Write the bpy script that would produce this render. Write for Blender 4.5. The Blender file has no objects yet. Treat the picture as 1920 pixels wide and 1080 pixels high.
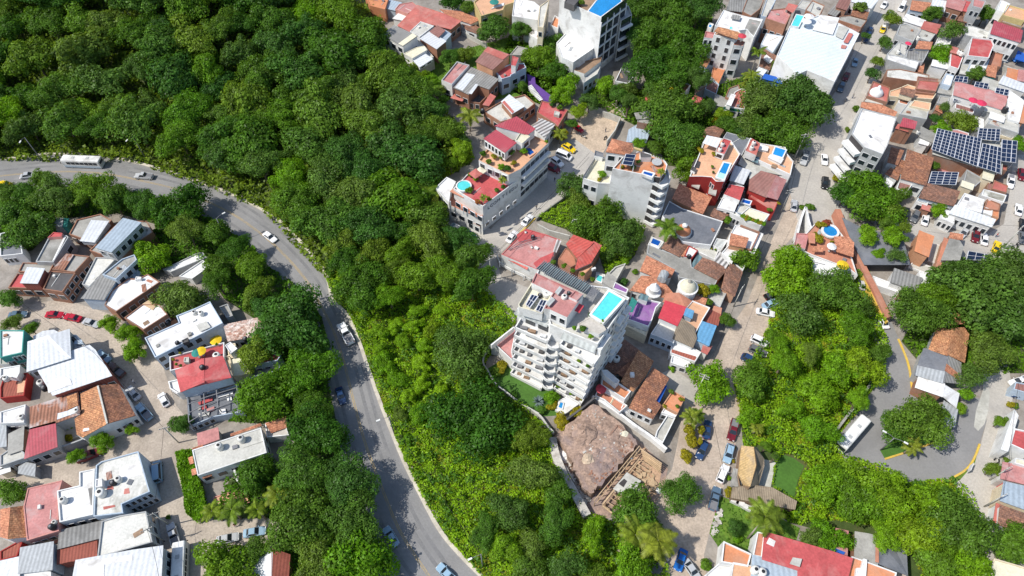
import bpy, bmesh, math, random
import numpy as np
from mathutils import Vector, Matrix
R=math.radians; S=bpy.context.scene; COL=S.collection
random.seed(7); np.random.seed(7)
# ---------------------------------------------------------------- camera
H=140.0; FPX=1280.0; PITCH=R(54.6); SP,CP=math.sin(PITCH),math.cos(PITCH)
cam=bpy.data.cameras.new('camera'); cam.sensor_width=36; cam.lens=24; cam.clip_end=5000
camo=bpy.data.objects.new('camera',cam); COL.objects.link(camo)
camo.location=(0,0,H); camo.rotation_euler=(math.pi/2-PITCH,0,0); S.camera=camo
# ---------------------------------------------------------------- light
SUN_EL=R(53); SUN_DIR=Vector((-math.cos(SUN_EL)*math.cos(R(14)),-math.cos(SUN_EL)*math.sin(R(14)),math.sin(SUN_EL)))
W=bpy.data.worlds.new('World'); S.world=W; W.use_nodes=True
nt=W.node_tree; nt.nodes.clear()
sky=nt.nodes.new('ShaderNodeTexSky'); sky.sky_type='NISHITA'; sky.sun_disc=False
sky.sun_elevation=SUN_EL; sky.sun_rotation=math.atan2(SUN_DIR.x,SUN_DIR.y)
bgn=nt.nodes.new('ShaderNodeBackground'); bgn.inputs[1].default_value=0.15
won=nt.nodes.new('ShaderNodeOutputWorld'); nt.links.new(sky.outputs[0],bgn.inputs[0]); nt.links.new(bgn.outputs[0],won.inputs[0])
sl=bpy.data.lights.new('sun','SUN'); sl.energy=4.2; sl.angle=R(0.5); sl.color=(1,0.955,0.88)
so=bpy.data.objects.new('sun',sl); COL.objects.link(so); so.location=(-60,0,200)
so.rotation_euler=SUN_DIR.to_track_quat('Z','Y').to_euler()
S.view_settings.view_transform='Standard'; S.view_settings.look='None'; S.view_settings.gamma=1
S.view_settings.exposure=0.12
S.cycles.max_bounces=5; S.cycles.diffuse_bounces=2; S.cycles.glossy_bounces=2; S.cycles.transmission_bounces=3; S.cycles.transparent_max_bounces=4
S.cycles.use_denoising=True
# ---------------------------------------------------------------- pixel -> world
def sstep(a,b,x):
    t=max(0.,min(1.,(x-a)/(b-a))); return t*t*(3-2*t)
def hill(x,y):
    return 30*sstep(150,232,y+0.10*(x+60))*sstep(-38,-120,x)
def P(px,py,z=0.):
    u=(px-960)/FPX; v=(py-540)/FPX; dy=CP-v*SP; dz=-(SP+v*CP); t=(z-H)/dz
    return Vector((u*t,dy*t,z))
def PT(px,py,dz=0.):
    z=dz
    for _ in range(12):
        p=P(px,py,z); z=0.5*z+0.5*(hill(p.x,p.y)+dz)
    return P(px,py,z)
def ppm(py,z=0.):
    v=(py-540)/FPX; return FPX*(SP+v*CP)/(H-z)
VX=[0,0,1.]
def V(x0,y0,s): VX[:]=[x0,y0,s]
def px(c):
    return (VX[0]+c[0]/VX[2],VX[1]+c[1]/VX[2])
def parse(s,h):
    out=[]
    for t in s.split():
        hh=h
        if ':' in t: t,q=t.split(':'); hh=float(q)
        a,b=t.split(','); p=px((float(a),float(b))); out.append(P(p[0],p[1],hh))
    return out
# ---------------------------------------------------------------- materials
MAT={}
def M(name,col,rough=.8,var=.18,scale=.35,stain=None,stain_amt=.5,stain_scale=.16,stripe=0,sdark=.6,spec=.3,metal=0,bump=.15,rnd=.08,fine=.12):
    m=bpy.data.materials.new(name); m.use_nodes=True; N=m.node_tree.nodes; L=m.node_tree.links
    b=N['Principled BSDF']; b.inputs['Roughness'].default_value=rough; b.inputs['Metallic'].default_value=metal
    b.inputs['Specular IOR Level'].default_value=spec
    tc=N.new('ShaderNodeTexCoord'); oi=N.new('ShaderNodeObjectInfo')
    of=N.new('ShaderNodeVectorMath'); of.operation='ADD'; L.new(tc.outputs['Object'],of.inputs[0])
    sc=N.new('ShaderNodeVectorMath'); sc.operation='SCALE'; sc.inputs[0].default_value=(37,53,11); L.new(oi.outputs['Random'],sc.inputs['Scale'])
    L.new(sc.outputs[0],of.inputs[1])
    def noise(s,d=4,dist=0):
        n=N.new('ShaderNodeTexNoise'); n.inputs['Scale'].default_value=s; n.inputs['Detail'].default_value=d; n.inputs['Roughness'].default_value=.62
        n.inputs['Distortion'].default_value=dist; L.new(of.outputs[0],n.inputs['Vector']); return n.outputs['Fac']
    def mapr(f,a,bq,c,d):
        n=N.new('ShaderNodeMapRange'); n.inputs[1].default_value=a; n.inputs[2].default_value=bq; n.inputs[3].default_value=c; n.inputs[4].default_value=d; L.new(f,n.inputs[0]); return n.outputs[0]
    def mul(a,bq):
        n=N.new('ShaderNodeMath'); n.operation='MULTIPLY'
        L.new(a,n.inputs[0])
        if isinstance(bq,float): n.inputs[1].default_value=bq
        else: L.new(bq,n.inputs[1])
        return n.outputs[0]
    v1=mapr(noise(scale,5),.3,.7,1-var,1+var*.7)
    v2=mapr(noise(2.2,3),.3,.7,1-fine,1+fine)
    v3=mapr(oi.outputs['Random'],0,1,1-rnd,1+rnd)
    v=mul(mul(v1,v2),v3)
    if stripe:
        wv=N.new('ShaderNodeTexWave'); wv.bands_direction='X'; wv.inputs['Scale'].default_value=2*math.pi/stripe/20*1.0
        wv.inputs['Distortion'].default_value=.15; L.new(tc.outputs['Object'],wv.inputs['Vector'])
        v=mul(v,mapr(wv.outputs['Fac'],0,1,sdark,1.06))
    cm=N.new('ShaderNodeVectorMath'); cm.operation='SCALE'; cm.inputs[0].default_value=col[:3]; L.new(v,cm.inputs['Scale'])
    cur=cm.outputs[0]
    if stain:
        f=mapr(noise(stain_scale,6,.6),.5,.68,0,stain_amt)
        mx=N.new('ShaderNodeMix'); mx.data_type='RGBA'; L.new(f,mx.inputs[0]); L.new(cur,mx.inputs[6]); mx.inputs[7].default_value=(*stain,1); cur=mx.outputs[2]
    L.new(cur,b.inputs['Base Color'])
    if bump:
        bp=N.new('ShaderNodeBump'); bp.inputs['Strength'].default_value=bump; bp.inputs['Distance'].default_value=.05
        L.new(noise(5,3),bp.inputs['Height']); L.new(bp.outputs[0],b.inputs['Normal'])
    MAT[name]=m; return m
def tile_mat(name,c1,c2,mort,bw=.5,rh=.42,stain=(.09,.07,.06),amt=.6):
    m=bpy.data.materials.new(name); m.use_nodes=True; N=m.node_tree.nodes; L=m.node_tree.links; b=N['Principled BSDF']; b.inputs['Roughness'].default_value=.85; b.inputs['Specular IOR Level'].default_value=.2
    tc=N.new('ShaderNodeTexCoord'); br=N.new('ShaderNodeTexBrick'); L.new(tc.outputs['Object'],br.inputs['Vector'])
    br.inputs['Scale'].default_value=1; br.inputs['Brick Width'].default_value=bw; br.inputs['Row Height'].default_value=rh; br.inputs['Mortar Size'].default_value=.035; br.inputs['Mortar Smooth'].default_value=.6
    br.inputs['Color1'].default_value=(*c1,1); br.inputs['Color2'].default_value=(*c2,1); br.inputs['Mortar'].default_value=(*mort,1); br.inputs['Bias'].default_value=-.1
    n=N.new('ShaderNodeTexNoise'); n.inputs['Scale'].default_value=.45; n.inputs['Detail'].default_value=7; n.inputs['Roughness'].default_value=.7; L.new(tc.outputs['Object'],n.inputs['Vector'])
    n2=N.new('ShaderNodeTexNoise'); n2.inputs['Scale'].default_value=1.9; n2.inputs['Detail'].default_value=3; L.new(tc.outputs['Object'],n2.inputs['Vector'])
    mr=N.new('ShaderNodeMapRange'); mr.inputs[1].default_value=.47; mr.inputs[2].default_value=.7; mr.inputs[3].default_value=0; mr.inputs[4].default_value=amt; L.new(n.outputs['Fac'],mr.inputs[0])
    mx=N.new('ShaderNodeMix'); mx.data_type='RGBA'; L.new(mr.outputs[0],mx.inputs[0]); L.new(br.outputs['Color'],mx.inputs[6]); mx.inputs[7].default_value=(*stain,1)
    mr2=N.new('ShaderNodeMapRange'); mr2.inputs[1].default_value=.3; mr2.inputs[2].default_value=.7; mr2.inputs[3].default_value=.6; mr2.inputs[4].default_value=1.35; L.new(n2.outputs['Fac'],mr2.inputs[0])
    vm=N.new('ShaderNodeVectorMath'); vm.operation='SCALE'; L.new(mx.outputs[2],vm.inputs[0]); L.new(mr2.outputs[0],vm.inputs['Scale'])
    L.new(vm.outputs[0],b.inputs['Base Color'])
    bp=N.new('ShaderNodeBump'); bp.inputs['Strength'].default_value=.5; bp.inputs['Distance'].default_value=.08; L.new(br.outputs['Fac'],bp.inputs['Height']); bp.invert=True; L.new(bp.outputs[0],b.inputs['Normal'])
    MAT[name]=m
GR=(.10,.095,.085)
M('white',(.74,.74,.72),stain=(.36,.34,.31),stain_amt=.6,stain_scale=.25,var=.09,fine=.05,rnd=.05)
M('whiteroof',(.76,.75,.73),stain=(.40,.375,.34),stain_amt=.8,stain_scale=.3,var=.09,fine=.06,rnd=.05)
M('cream',(.72,.62,.44),stain=(.4,.33,.25),var=.1,rnd=.06)
M('creamroof',(.70,.66,.50),stain=(.4,.37,.3),var=.1)
M('conc',(.33,.32,.29),stain=(.15,.145,.13),stain_amt=.75,var=.22,rnd=.15)
M('concl',(.52,.51,.46),stain=(.26,.25,.21),stain_amt=.6,var=.16,rnd=.08)
M('concmold',(.62,.61,.56),stain=(.13,.12,.075),stain_amt=.95,stain_scale=.14,var=.15)
M('dark',(.105,.10,.10),stain=(.2,.19,.18),stain_amt=.4,var=.25)
M('slate',(.16,.17,.19),stain=(.26,.26,.27),stain_amt=.5,var=.2)
M('red',(.47,.09,.09),stain=(.50,.21,.19),stain_amt=.75,stain_scale=.22,var=.2,fine=.16,rnd=.05)
M('redfade',(.46,.14,.115),stain=(.52,.30,.25),stain_amt=.65,var=.2)
M('pinkroof',(.47,.21,.195),stain=(.50,.35,.33),stain_amt=.8,stain_scale=.25,var=.18,fine=.15)
M('brightred',(.54,.055,.075),stain=(.5,.13,.13),stain_amt=.4,var=.1,rough=.6)
M('metalred',(.44,.075,.095),stripe=.6,sdark=.8,rough=.5,stain=(.45,.2,.2),stain_amt=.5,stain_scale=.25,var=.14,spec=.4)
M('redmetal2',(.52,.10,.08),stripe=.8,sdark=.8,rough=.5,stain=(.45,.2,.17),stain_amt=.6,stain_scale=.25,var=.14)
M('orange',(.58,.235,.115),stain=(.5,.31,.22),stain_amt=.55,var=.12)
M('terra',(.48,.205,.13),stain=(.42,.27,.2),stain_amt=.6,var=.15)
M('peach',(.66,.38,.23),stain=(.5,.36,.26),stain_amt=.4,var=.12)
M('brown',(.27,.13,.11),stripe=.9,sdark=.85,stain=(.34,.22,.19),stain_amt=.4,var=.15)
M('purple',(.28,.12,.33),stain=(.34,.24,.37),stain_amt=.7,stain_scale=.3,var=.16)
M('violet',(.13,.06,.27),var=.12)
M('teal',(.03,.20,.17),var=.1); M('bluefab',(.02,.10,.42),var=.1); M('skyblue',(.12,.30,.48),stripe=.9,sdark=.9,var=.1)
M('green',(.02,.16,.10),var=.1); M('yellow',(.75,.50,.02),var=.08); M('hotpink',(.6,.04,.1),var=.08)
M('metal',(.40,.42,.43),stripe=.75,sdark=.78,rough=.5,stain=(.24,.23,.21),stain_amt=.4,var=.1)
M('warehouse',(.60,.655,.685),stripe=1.4,sdark=.95,rough=.5,stain=(.5,.54,.56),stain_amt=.5,var=.05)
M('metalwhite',(.64,.66,.675),stripe=1.0,sdark=.88,rough=.45,stain=(.5,.5,.49),stain_amt=.4,var=.06)
M('metalblue',(.37,.44,.50),stripe=1.0,sdark=.86,rough=.45,var=.07)
M('fiber',(.29,.285,.27),stripe=.8,sdark=.7,stain=(.14,.135,.125),stain_amt=.6,var=.18)
M('rust',(.36,.17,.11),stripe=.7,sdark=.55,stain=(.55,.53,.52),stain_amt=.9,stain_scale=.3,var=.25)
M('striped',(.62,.60,.58),stripe=1.1,sdark=.22,stain=(.25,.19,.16),stain_amt=.6,var=.2)
M('rustred',(.33,.10,.07),stripe=.6,sdark=.75,var=.15)
M('brick',(.33,.165,.105),stain=(.24,.2,.17),stain_amt=.6,var=.22)
M('greywall',(.42,.43,.43),stain=(.25,.24,.22),stain_amt=.5,var=.12)
M('bluewall',(.44,.52,.60),stain=(.36,.38,.4),var=.1); M('tealwall',(.06,.30,.26),var=.1)
M('yellowwall',(.55,.44,.20),stain=(.4,.32,.2),var=.12); M('pinkwall',(.55,.26,.22),var=.12)
M('redwall',(.34,.035,.03),var=.12); M('terrawall',(.50,.26,.15),stain=(.4,.27,.2),var=.14)
M('thatch',(.30,.24,.17),stripe=.35,sdark=.6,stain=(.17,.14,.11),stain_amt=.7,var=.3,bump=.5)
M('thatchgold',(.52,.36,.17),stripe=.5,sdark=.86,stain=(.38,.29,.19),stain_amt=.8,stain_scale=.35,var=.25,fine=.25,bump=.6)
tile_mat('tile',(.44,.20,.11),(.26,.115,.075),(.13,.07,.05))
tile_mat('tilenew',(.60,.27,.155),(.47,.19,.11),(.33,.13,.08),amt=.35)
tile_mat('tileold',(.34,.17,.11),(.21,.115,.085),(.12,.075,.06),amt=.65)
tile_mat('tileor',(.60,.30,.15),(.44,.19,.095),(.22,.11,.06),amt=.45)
tile_mat('tilepale',(.66,.52,.44),(.42,.19,.13),(.3,.18,.12),stain=(.7,.68,.65),amt=.8)
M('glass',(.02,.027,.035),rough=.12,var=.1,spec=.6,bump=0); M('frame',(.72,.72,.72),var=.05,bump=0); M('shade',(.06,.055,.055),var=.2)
M('glassroof',(.16,.25,.27),rough=.25,stripe=1.3,sdark=.55,spec=.5,var=.15,bump=0)
M('glassawn',(.50,.52,.50),rough=.3,stripe=1.2,sdark=.8,spec=.5,var=.1,bump=0)
M('poolcyan',(.10,.62,.62),rough=.06,var=.1,fine=.12,spec=.5,bump=.05); M('poolblue',(.02,.24,.56),rough=.06,var=.16,fine=.15,spec=.5,bump=.05); M('pooldeep',(.01,.09,.38),rough=.06,var=.08,bump=.05)
M('poolpale',(.42,.66,.60),rough=.1,var=.05,bump=.05)
M('solar',(.012,.022,.055),rough=.18,var=.15,spec=.6,bump=0); M('alu',(.55,.56,.58),rough=.4,var=.05,bump=0)
M('wood',(.30,.20,.13),var=.3); M('timber',(.50,.36,.22),var=.25); M('steel',(.20,.20,.21),rough=.5,var=.1); M('woodgrey',(.28,.26,.24),var=.25)
M('rubber',(.02,.02,.02),rough=.7,bump=0); M('tankblack',(.025,.025,.028),rough=.5,bump=0); M('tankwhite',(.70,.69,.64),rough=.5,stain=(.4,.38,.34),bump=0)
M('lens',(.75,.75,.7),rough=.2,bump=0); M('tail',(.4,.02,.015),rough=.3,bump=0); M('skin',(.30,.17,.11),rough=.6,bump=0)
M('asphalt',(.25,.245,.24),stain=(.19,.188,.188),stain_amt=.8,stain_scale=.07,var=.14,scale=.12,fine=.08,rnd=0,rough=.9)
M('cobble',(.45,.385,.315),stain=(.27,.225,.185),stain_amt=.6,stain_scale=.09,var=.18,scale=.2,fine=.22,rnd=0,bump=.5)
M('street',(.44,.41,.365),stain=(.28,.265,.25),stain_amt=.6,stain_scale=.08,var=.12,scale=.1,fine=.12,rnd=0)
M('dirt',(.45,.37,.295),stain=(.36,.28,.21),stain_amt=.6,stain_scale=.1,var=.2,scale=.2,fine=.2,rnd=0,bump=.5)
M('earth',(.36,.25,.19),stain=(.23,.18,.175),stain_amt=.9,stain_scale=.16,var=.34,scale=.35,fine=.35,rnd=0,bump=.8)
M('sand',(.47,.37,.27),var=.2,fine=.2); M('orangeearth',(.46,.30,.19),stain=(.32,.2,.13),stain_amt=.7,stain_scale=.3,var=.25,fine=.3,rnd=0,bump=.8)
M('rubble',(.52,.49,.44),stain=(.3,.26,.22),stain_amt=.7,stain_scale=.5,var=.25,fine=.25,bump=.9)
M('pave',(.50,.465,.41),stain=(.33,.30,.26),stain_amt=.5,var=.12,rnd=0)
M('town',(.30,.27,.235),stain=(.16,.13,.10),stain_amt=.7,var=.25,rnd=0,bump=.4)
M('grass',(.10,.19,.02),stain=(.17,.21,.03),stain_amt=.6,stain_scale=.2,var=.3,scale=.25,fine=.3,rnd=0,bump=.6)
M('lawn',(.065,.155,.022),stain=(.05,.11,.02),stain_amt=.5,stain_scale=.15,var=.15,fine=.15,rnd=0,bump=.4)
M('soil',(.055,.085,.02),stain=(.11,.10,.045),stain_amt=.6,var=.3,rnd=0,bump=.6)
M('asphalt2',(.21,.205,.2),var=.1,rnd=0)
M('track',(.19,.188,.188),stain=(.25,.245,.24),stain_amt=1,stain_scale=.12,var=.1,rnd=0)
M('yellowkerb',(.62,.42,.07),stain=(.45,.36,.2),stain_amt=.5,var=.15,stain_scale=.4); M('kerbstone',(.55,.50,.42),stain=(.34,.3,.24),stain_amt=.6,stain_scale=.4,var=.2)
M('roadyellow',(.42,.30,.12),stain=(.24,.22,.19),stain_amt=.8,stain_scale=.5,var=.2); M('roadwhite',(.6,.6,.58),var=.15)
M('bark',(.17,.13,.095),var=.3,bump=.6); M('barkpale',(.33,.29,.24),var=.25,bump=.5)
def leafmat(name,cols,tr=.42):
    m=bpy.data.materials.new(name); m.use_nodes=True; N=m.node_tree.nodes; L=m.node_tree.links
    N.remove(N['Principled BSDF']); out=N['Material Output']
    oi=N.new('ShaderNodeObjectInfo'); geo=N.new('ShaderNodeTexCoord'); ra=N.new('ShaderNodeNewGeometry')
    cr=N.new('ShaderNodeValToRGB'); e=cr.color_ramp.elements
    while len(e)<len(cols): e.new(.5)
    for i,c in enumerate(cols): e[i].position=i/(len(cols)-1); e[i].color=(*c,1)
    L.new(oi.outputs['Random'],cr.inputs[0])
    n=N.new('ShaderNodeTexNoise'); n.inputs['Scale'].default_value=2.6; n.inputs['Detail'].default_value=2; L.new(geo.outputs['Object'],n.inputs['Vector'])
    mr=N.new('ShaderNodeMapRange'); mr.inputs[1].default_value=.3; mr.inputs[2].default_value=.7; mr.inputs[3].default_value=.62; mr.inputs[4].default_value=1.45; L.new(n.outputs['Fac'],mr.inputs[0])
    mr2=N.new('ShaderNodeMapRange'); mr2.inputs[1].default_value=0; mr2.inputs[2].default_value=1; mr2.inputs[3].default_value=.68; mr2.inputs[4].default_value=1.32; L.new(ra.outputs['Random Per Island'],mr2.inputs[0])
    mm=N.new('ShaderNodeMath'); mm.operation='MULTIPLY'; L.new(mr.outputs[0],mm.inputs[0]); L.new(mr2.outputs[0],mm.inputs[1])
    vm=N.new('ShaderNodeVectorMath'); vm.operation='SCALE'; L.new(cr.outputs[0],vm.inputs[0]); L.new(mm.outputs[0],vm.inputs['Scale'])
    d=N.new('ShaderNodeBsdfDiffuse'); t=N.new('ShaderNodeBsdfTranslucent'); g=N.new('ShaderNodeBsdfGlossy'); g.inputs['Roughness'].default_value=.45
    tv=N.new('ShaderNodeVectorMath'); tv.operation='MULTIPLY'; tv.inputs[1].default_value=(1.35,1.25,.6); L.new(vm.outputs[0],tv.inputs[0])
    L.new(vm.outputs[0],d.inputs[0]); L.new(tv.outputs[0],t.inputs[0])
    mx=N.new('ShaderNodeMixShader'); mx.inputs[0].default_value=tr; L.new(d.outputs[0],mx.inputs[1]); L.new(t.outputs[0],mx.inputs[2])
    mg=N.new('ShaderNodeMixShader'); mg.inputs[0].default_value=.012; L.new(mx.outputs[0],mg.inputs[1]); L.new(g.outputs[0],mg.inputs[2])
    L.new(mg.outputs[0],out.inputs[0]); MAT[name]=m
leafmat('leafdark',[(0.051,0.142,0.013),(0.080,0.182,0.015),(0.114,0.211,0.022),(0.057,0.160,0.024),(0.097,0.171,0.028)])
leafmat('leafmid',[(0.097,0.228,0.013),(0.148,0.268,0.015),(0.085,0.199,0.024),(0.171,0.257,0.022),(0.125,0.205,0.033)])
leafmat('leafbright',[(0.160,0.331,0.011),(0.194,0.353,0.013),(0.131,0.296,0.011),(0.228,0.342,0.015)])
leafmat('leafscrub',[(0.228,0.410,0.013),(0.262,0.433,0.015),(0.194,0.376,0.013)])
leafmat('leafgold',[(.30,.36,.02),(.33,.34,.03)])
leafmat('leafgrey',[(0.085,0.177,0.028),(0.114,0.205,0.035),(0.097,0.205,0.024)])
leafmat('leafpalm',[(.17,.25,.02),(.23,.27,.03),(.12,.21,.02)])
leafmat('leafyellow',[(.34,.30,.015),(.28,.27,.015)])
leafmat('flower',[(.5,.25,.02),(.3,.05,.06)])
# ---------------------------------------------------------------- mesh helpers
def link(o,parent=None):
    COL.objects.link(o)
    if parent is not None: o.parent=parent
    return o
def empty(name,loc,rz=0,parent=None):
    o=bpy.data.objects.new(name,None); o.location=loc; o.rotation_euler=(0,0,rz); o.empty_display_size=.3
    return link(o,parent)
def tag(o,label=None,cat=None,group=None,kind=None):
    if label: o['label']=label
    if cat: o['category']=cat
    if group: o['group']=group
    if kind: o['kind']=kind
    return o
def mk(name,verts,faces,mat,parent=None,ang=0.,origin=None,smooth=False,rootloc=None):
    """verts are world points; the object gets its own origin and heading"""
    vs=[Vector(v) for v in verts]
    if origin is None:
        origin=Vector((sum(v.x for v in vs)/len(vs),sum(v.y for v in vs)/len(vs),min(v.z for v in vs)))
    rot=Matrix.Rotation(-ang,3,'Z')
    me=bpy.data.meshes.new(name); me.from_pydata([rot@(v-origin) for v in vs],[],faces); me.materials.append(MAT[mat])
    if smooth: me.polygons.foreach_set('use_smooth',[True]*len(me.polygons))
    o=bpy.data.objects.new(name,me)
    loc=origin-(Vector(parent['_loc']) if parent is not None and '_loc' in parent else Vector((0,0,0)))
    o.location=loc; o.rotation_euler=(0,0,ang)
    return link(o,parent)
def root(name,loc,label,cat,group=None):
    o=empty(name,loc); tag(o,label,cat,group); o['_loc']=tuple(loc); return o
def ccw(pts):
    a=sum(pts[i].x*pts[(i+1)%len(pts)].y-pts[(i+1)%len(pts)].x*pts[i].y for i in range(len(pts)))
    return a>0
def inset(pts,d):
    n=len(pts); out=[]; sg=1 if ccw(pts) else -1
    for i in range(n):
        a,b,c=pts[i-1],pts[i],pts[(i+1)%n]
        e1=Vector((b.x-a.x,b.y-a.y)); e2=Vector((c.x-b.x,c.y-b.y))
        if e1.length<1e-6 or e2.length<1e-6: out.append(b.copy()); continue
        e1.normalize(); e2.normalize()
        n1=Vector((-e1.y,e1.x))*sg; n2=Vector((-e2.y,e2.x))*sg; k=n1+n2
        if k.length<.2: k=n1*1.0; f=1
        else:
            k.normalize(); f=1/max(.45,k.dot(n1))
        out.append(Vector((b.x+k.x*d*f,b.y+k.y*d*f,b.z)))
    return out
def fix(pts): return pts if ccw(pts) else list(reversed(pts))
def eang(a,b): return math.atan2(b.y-a.y,b.x-a.x)
def prism(name,pts,z0,mat,parent=None,ang=None,bottom=False):
    pts=fix(pts); n=len(pts)
    vs=[Vector((p.x,p.y,z0)) for p in pts]+[p.copy() for p in pts]
    fs=[(i,(i+1)%n,n+(i+1)%n,n+i) for i in range(n)]+[tuple(range(n,2*n))]
    if bottom: fs.append(tuple(reversed(range(n))))
    return mk(name,vs,fs,mat,parent,eang(pts[0],pts[1]) if ang is None else ang)
def slab(name,pts,th,mat,parent=None,ang=None):
    pts=fix(pts); n=len(pts)
    vs=[p-Vector((0,0,th)) for p in pts]+[p.copy() for p in pts]
    fs=[(i,(i+1)%n,n+(i+1)%n,n+i) for i in range(n)]+[tuple(range(n,2*n)),tuple(reversed(range(n)))]
    return mk(name,vs,fs,mat,parent,eang(pts[0],pts[1]) if ang is None else ang)
def boxv(c,sx,sy,sz,ang=0.):
    """box, base centre c"""
    ca,sa=math.cos(ang),math.sin(ang); vs=[]
    for z in (0,sz):
        for x,y in ((-1,-1),(1,-1),(1,1),(-1,1)):
            X,Y=x*sx/2,y*sy/2; vs.append(Vector((c[0]+X*ca-Y*sa,c[1]+X*sa+Y*ca,c[2]+z)))
    return vs,[(0,3,2,1),(4,5,6,7),(0,1,5,4),(1,2,6,5),(2,3,7,6),(3,0,4,7)]
class MB:
    def __init__(s): s.v=[]; s.f=[]
    def add(s,vs,fs):
        k=len(s.v); s.v+=list(vs); s.f+=[tuple(i+k for i in f) for f in fs]; return s
    def box(s,c,sx,sy,sz,ang=0.): return s.add(*boxv(c,sx,sy,sz,ang))
    def beam(s,a,b,w,h=None):
        a=Vector(a); b=Vector(b); d=b-a; L=d.length; h=h or w
        q=d.to_track_quat('X','Z').to_matrix(); vs=[]
        for x in (0,L):
            for y,z in ((-1,-1),(1,-1),(1,1),(-1,1)): vs.append(a+q@Vector((x,y*w/2,z*h/2)))
        return s.add(vs,[(0,3,2,1),(4,5,6,7),(0,1,5,4),(1,2,6,5),(2,3,7,6),(3,0,4,7)])
    def tube(s,pts,rs,n=7,cap=True):
        pts=[Vector(p) for p in pts]; k=len(s.v); m=len(pts)
        for i,p in enumerate(pts):
            d=(pts[min(i+1,m-1)]-pts[max(i-1,0)]); q=d.to_track_quat('Z','Y').to_matrix(); r=rs[i] if hasattr(rs,'__len__') else rs
            for j in range(n):
                a=2*math.pi*j/n; s.v.append(p+q@Vector((math.cos(a)*r,math.sin(a)*r,0)))
        for i in range(m-1):
            for j in range(n): s.f.append((k+i*n+j,k+i*n+(j+1)%n,k+(i+1)*n+(j+1)%n,k+(i+1)*n+j))
        if cap: s.f.append(tuple(k+(m-1)*n+j for j in range(n))); s.f.append(tuple(k+j for j in reversed(range(n))))
        return s
    def lathe(s,c,prof,n=16):
        c=Vector(c); k=len(s.v)
        for r,z in prof:
            for j in range(n):
                a=2*math.pi*j/n; s.v.append(c+Vector((r*math.cos(a),r*math.sin(a),z)))
        for i in range(len(prof)-1):
            for j in range(n): s.f.append((k+i*n+j,k+i*n+(j+1)%n,k+(i+1)*n+(j+1)%n,k+(i+1)*n+j))
        s.f.append(tuple(k+(len(prof)-1)*n+j for j in range(n))); return s
    def build(s,name,mat,parent=None,ang=0.,smooth=False,origin=None): return mk(name,s.v,s.f,mat,parent,ang,smooth=smooth,origin=origin)
WINC={}
def winmesh(w,h,kind):
    key=(round(w,1),round(h,1),kind)
    if key in WINC: return WINC[key]
    w,h=key[0],key[1]
    def bx(name,x0,x1,y0,y1,z0,z1,mat):
        me=bpy.data.meshes.new(name); me.from_pydata([(x,y,z) for z in (z0,z1) for x,y in ((x0,y0),(x1,y0),(x1,y1),(x0,y1))],[],[(0,3,2,1),(4,5,6,7),(0,1,5,4),(1,2,6,5),(2,3,7,6),(3,0,4,7)]); me.materials.append(MAT[mat]); return me
    fr=bx('window',-w/2-.1,w/2+.1,-.06,.1,-h/2-.1,h/2+.1,'frame' if kind!='door' else 'wood')
    pa=bx('pane',-w/2,w/2,-.09,.0,-h/2,h/2,'shade' if kind=='open' else 'glass')
    WINC[key]=(fr,pa); return WINC[key]
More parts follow.
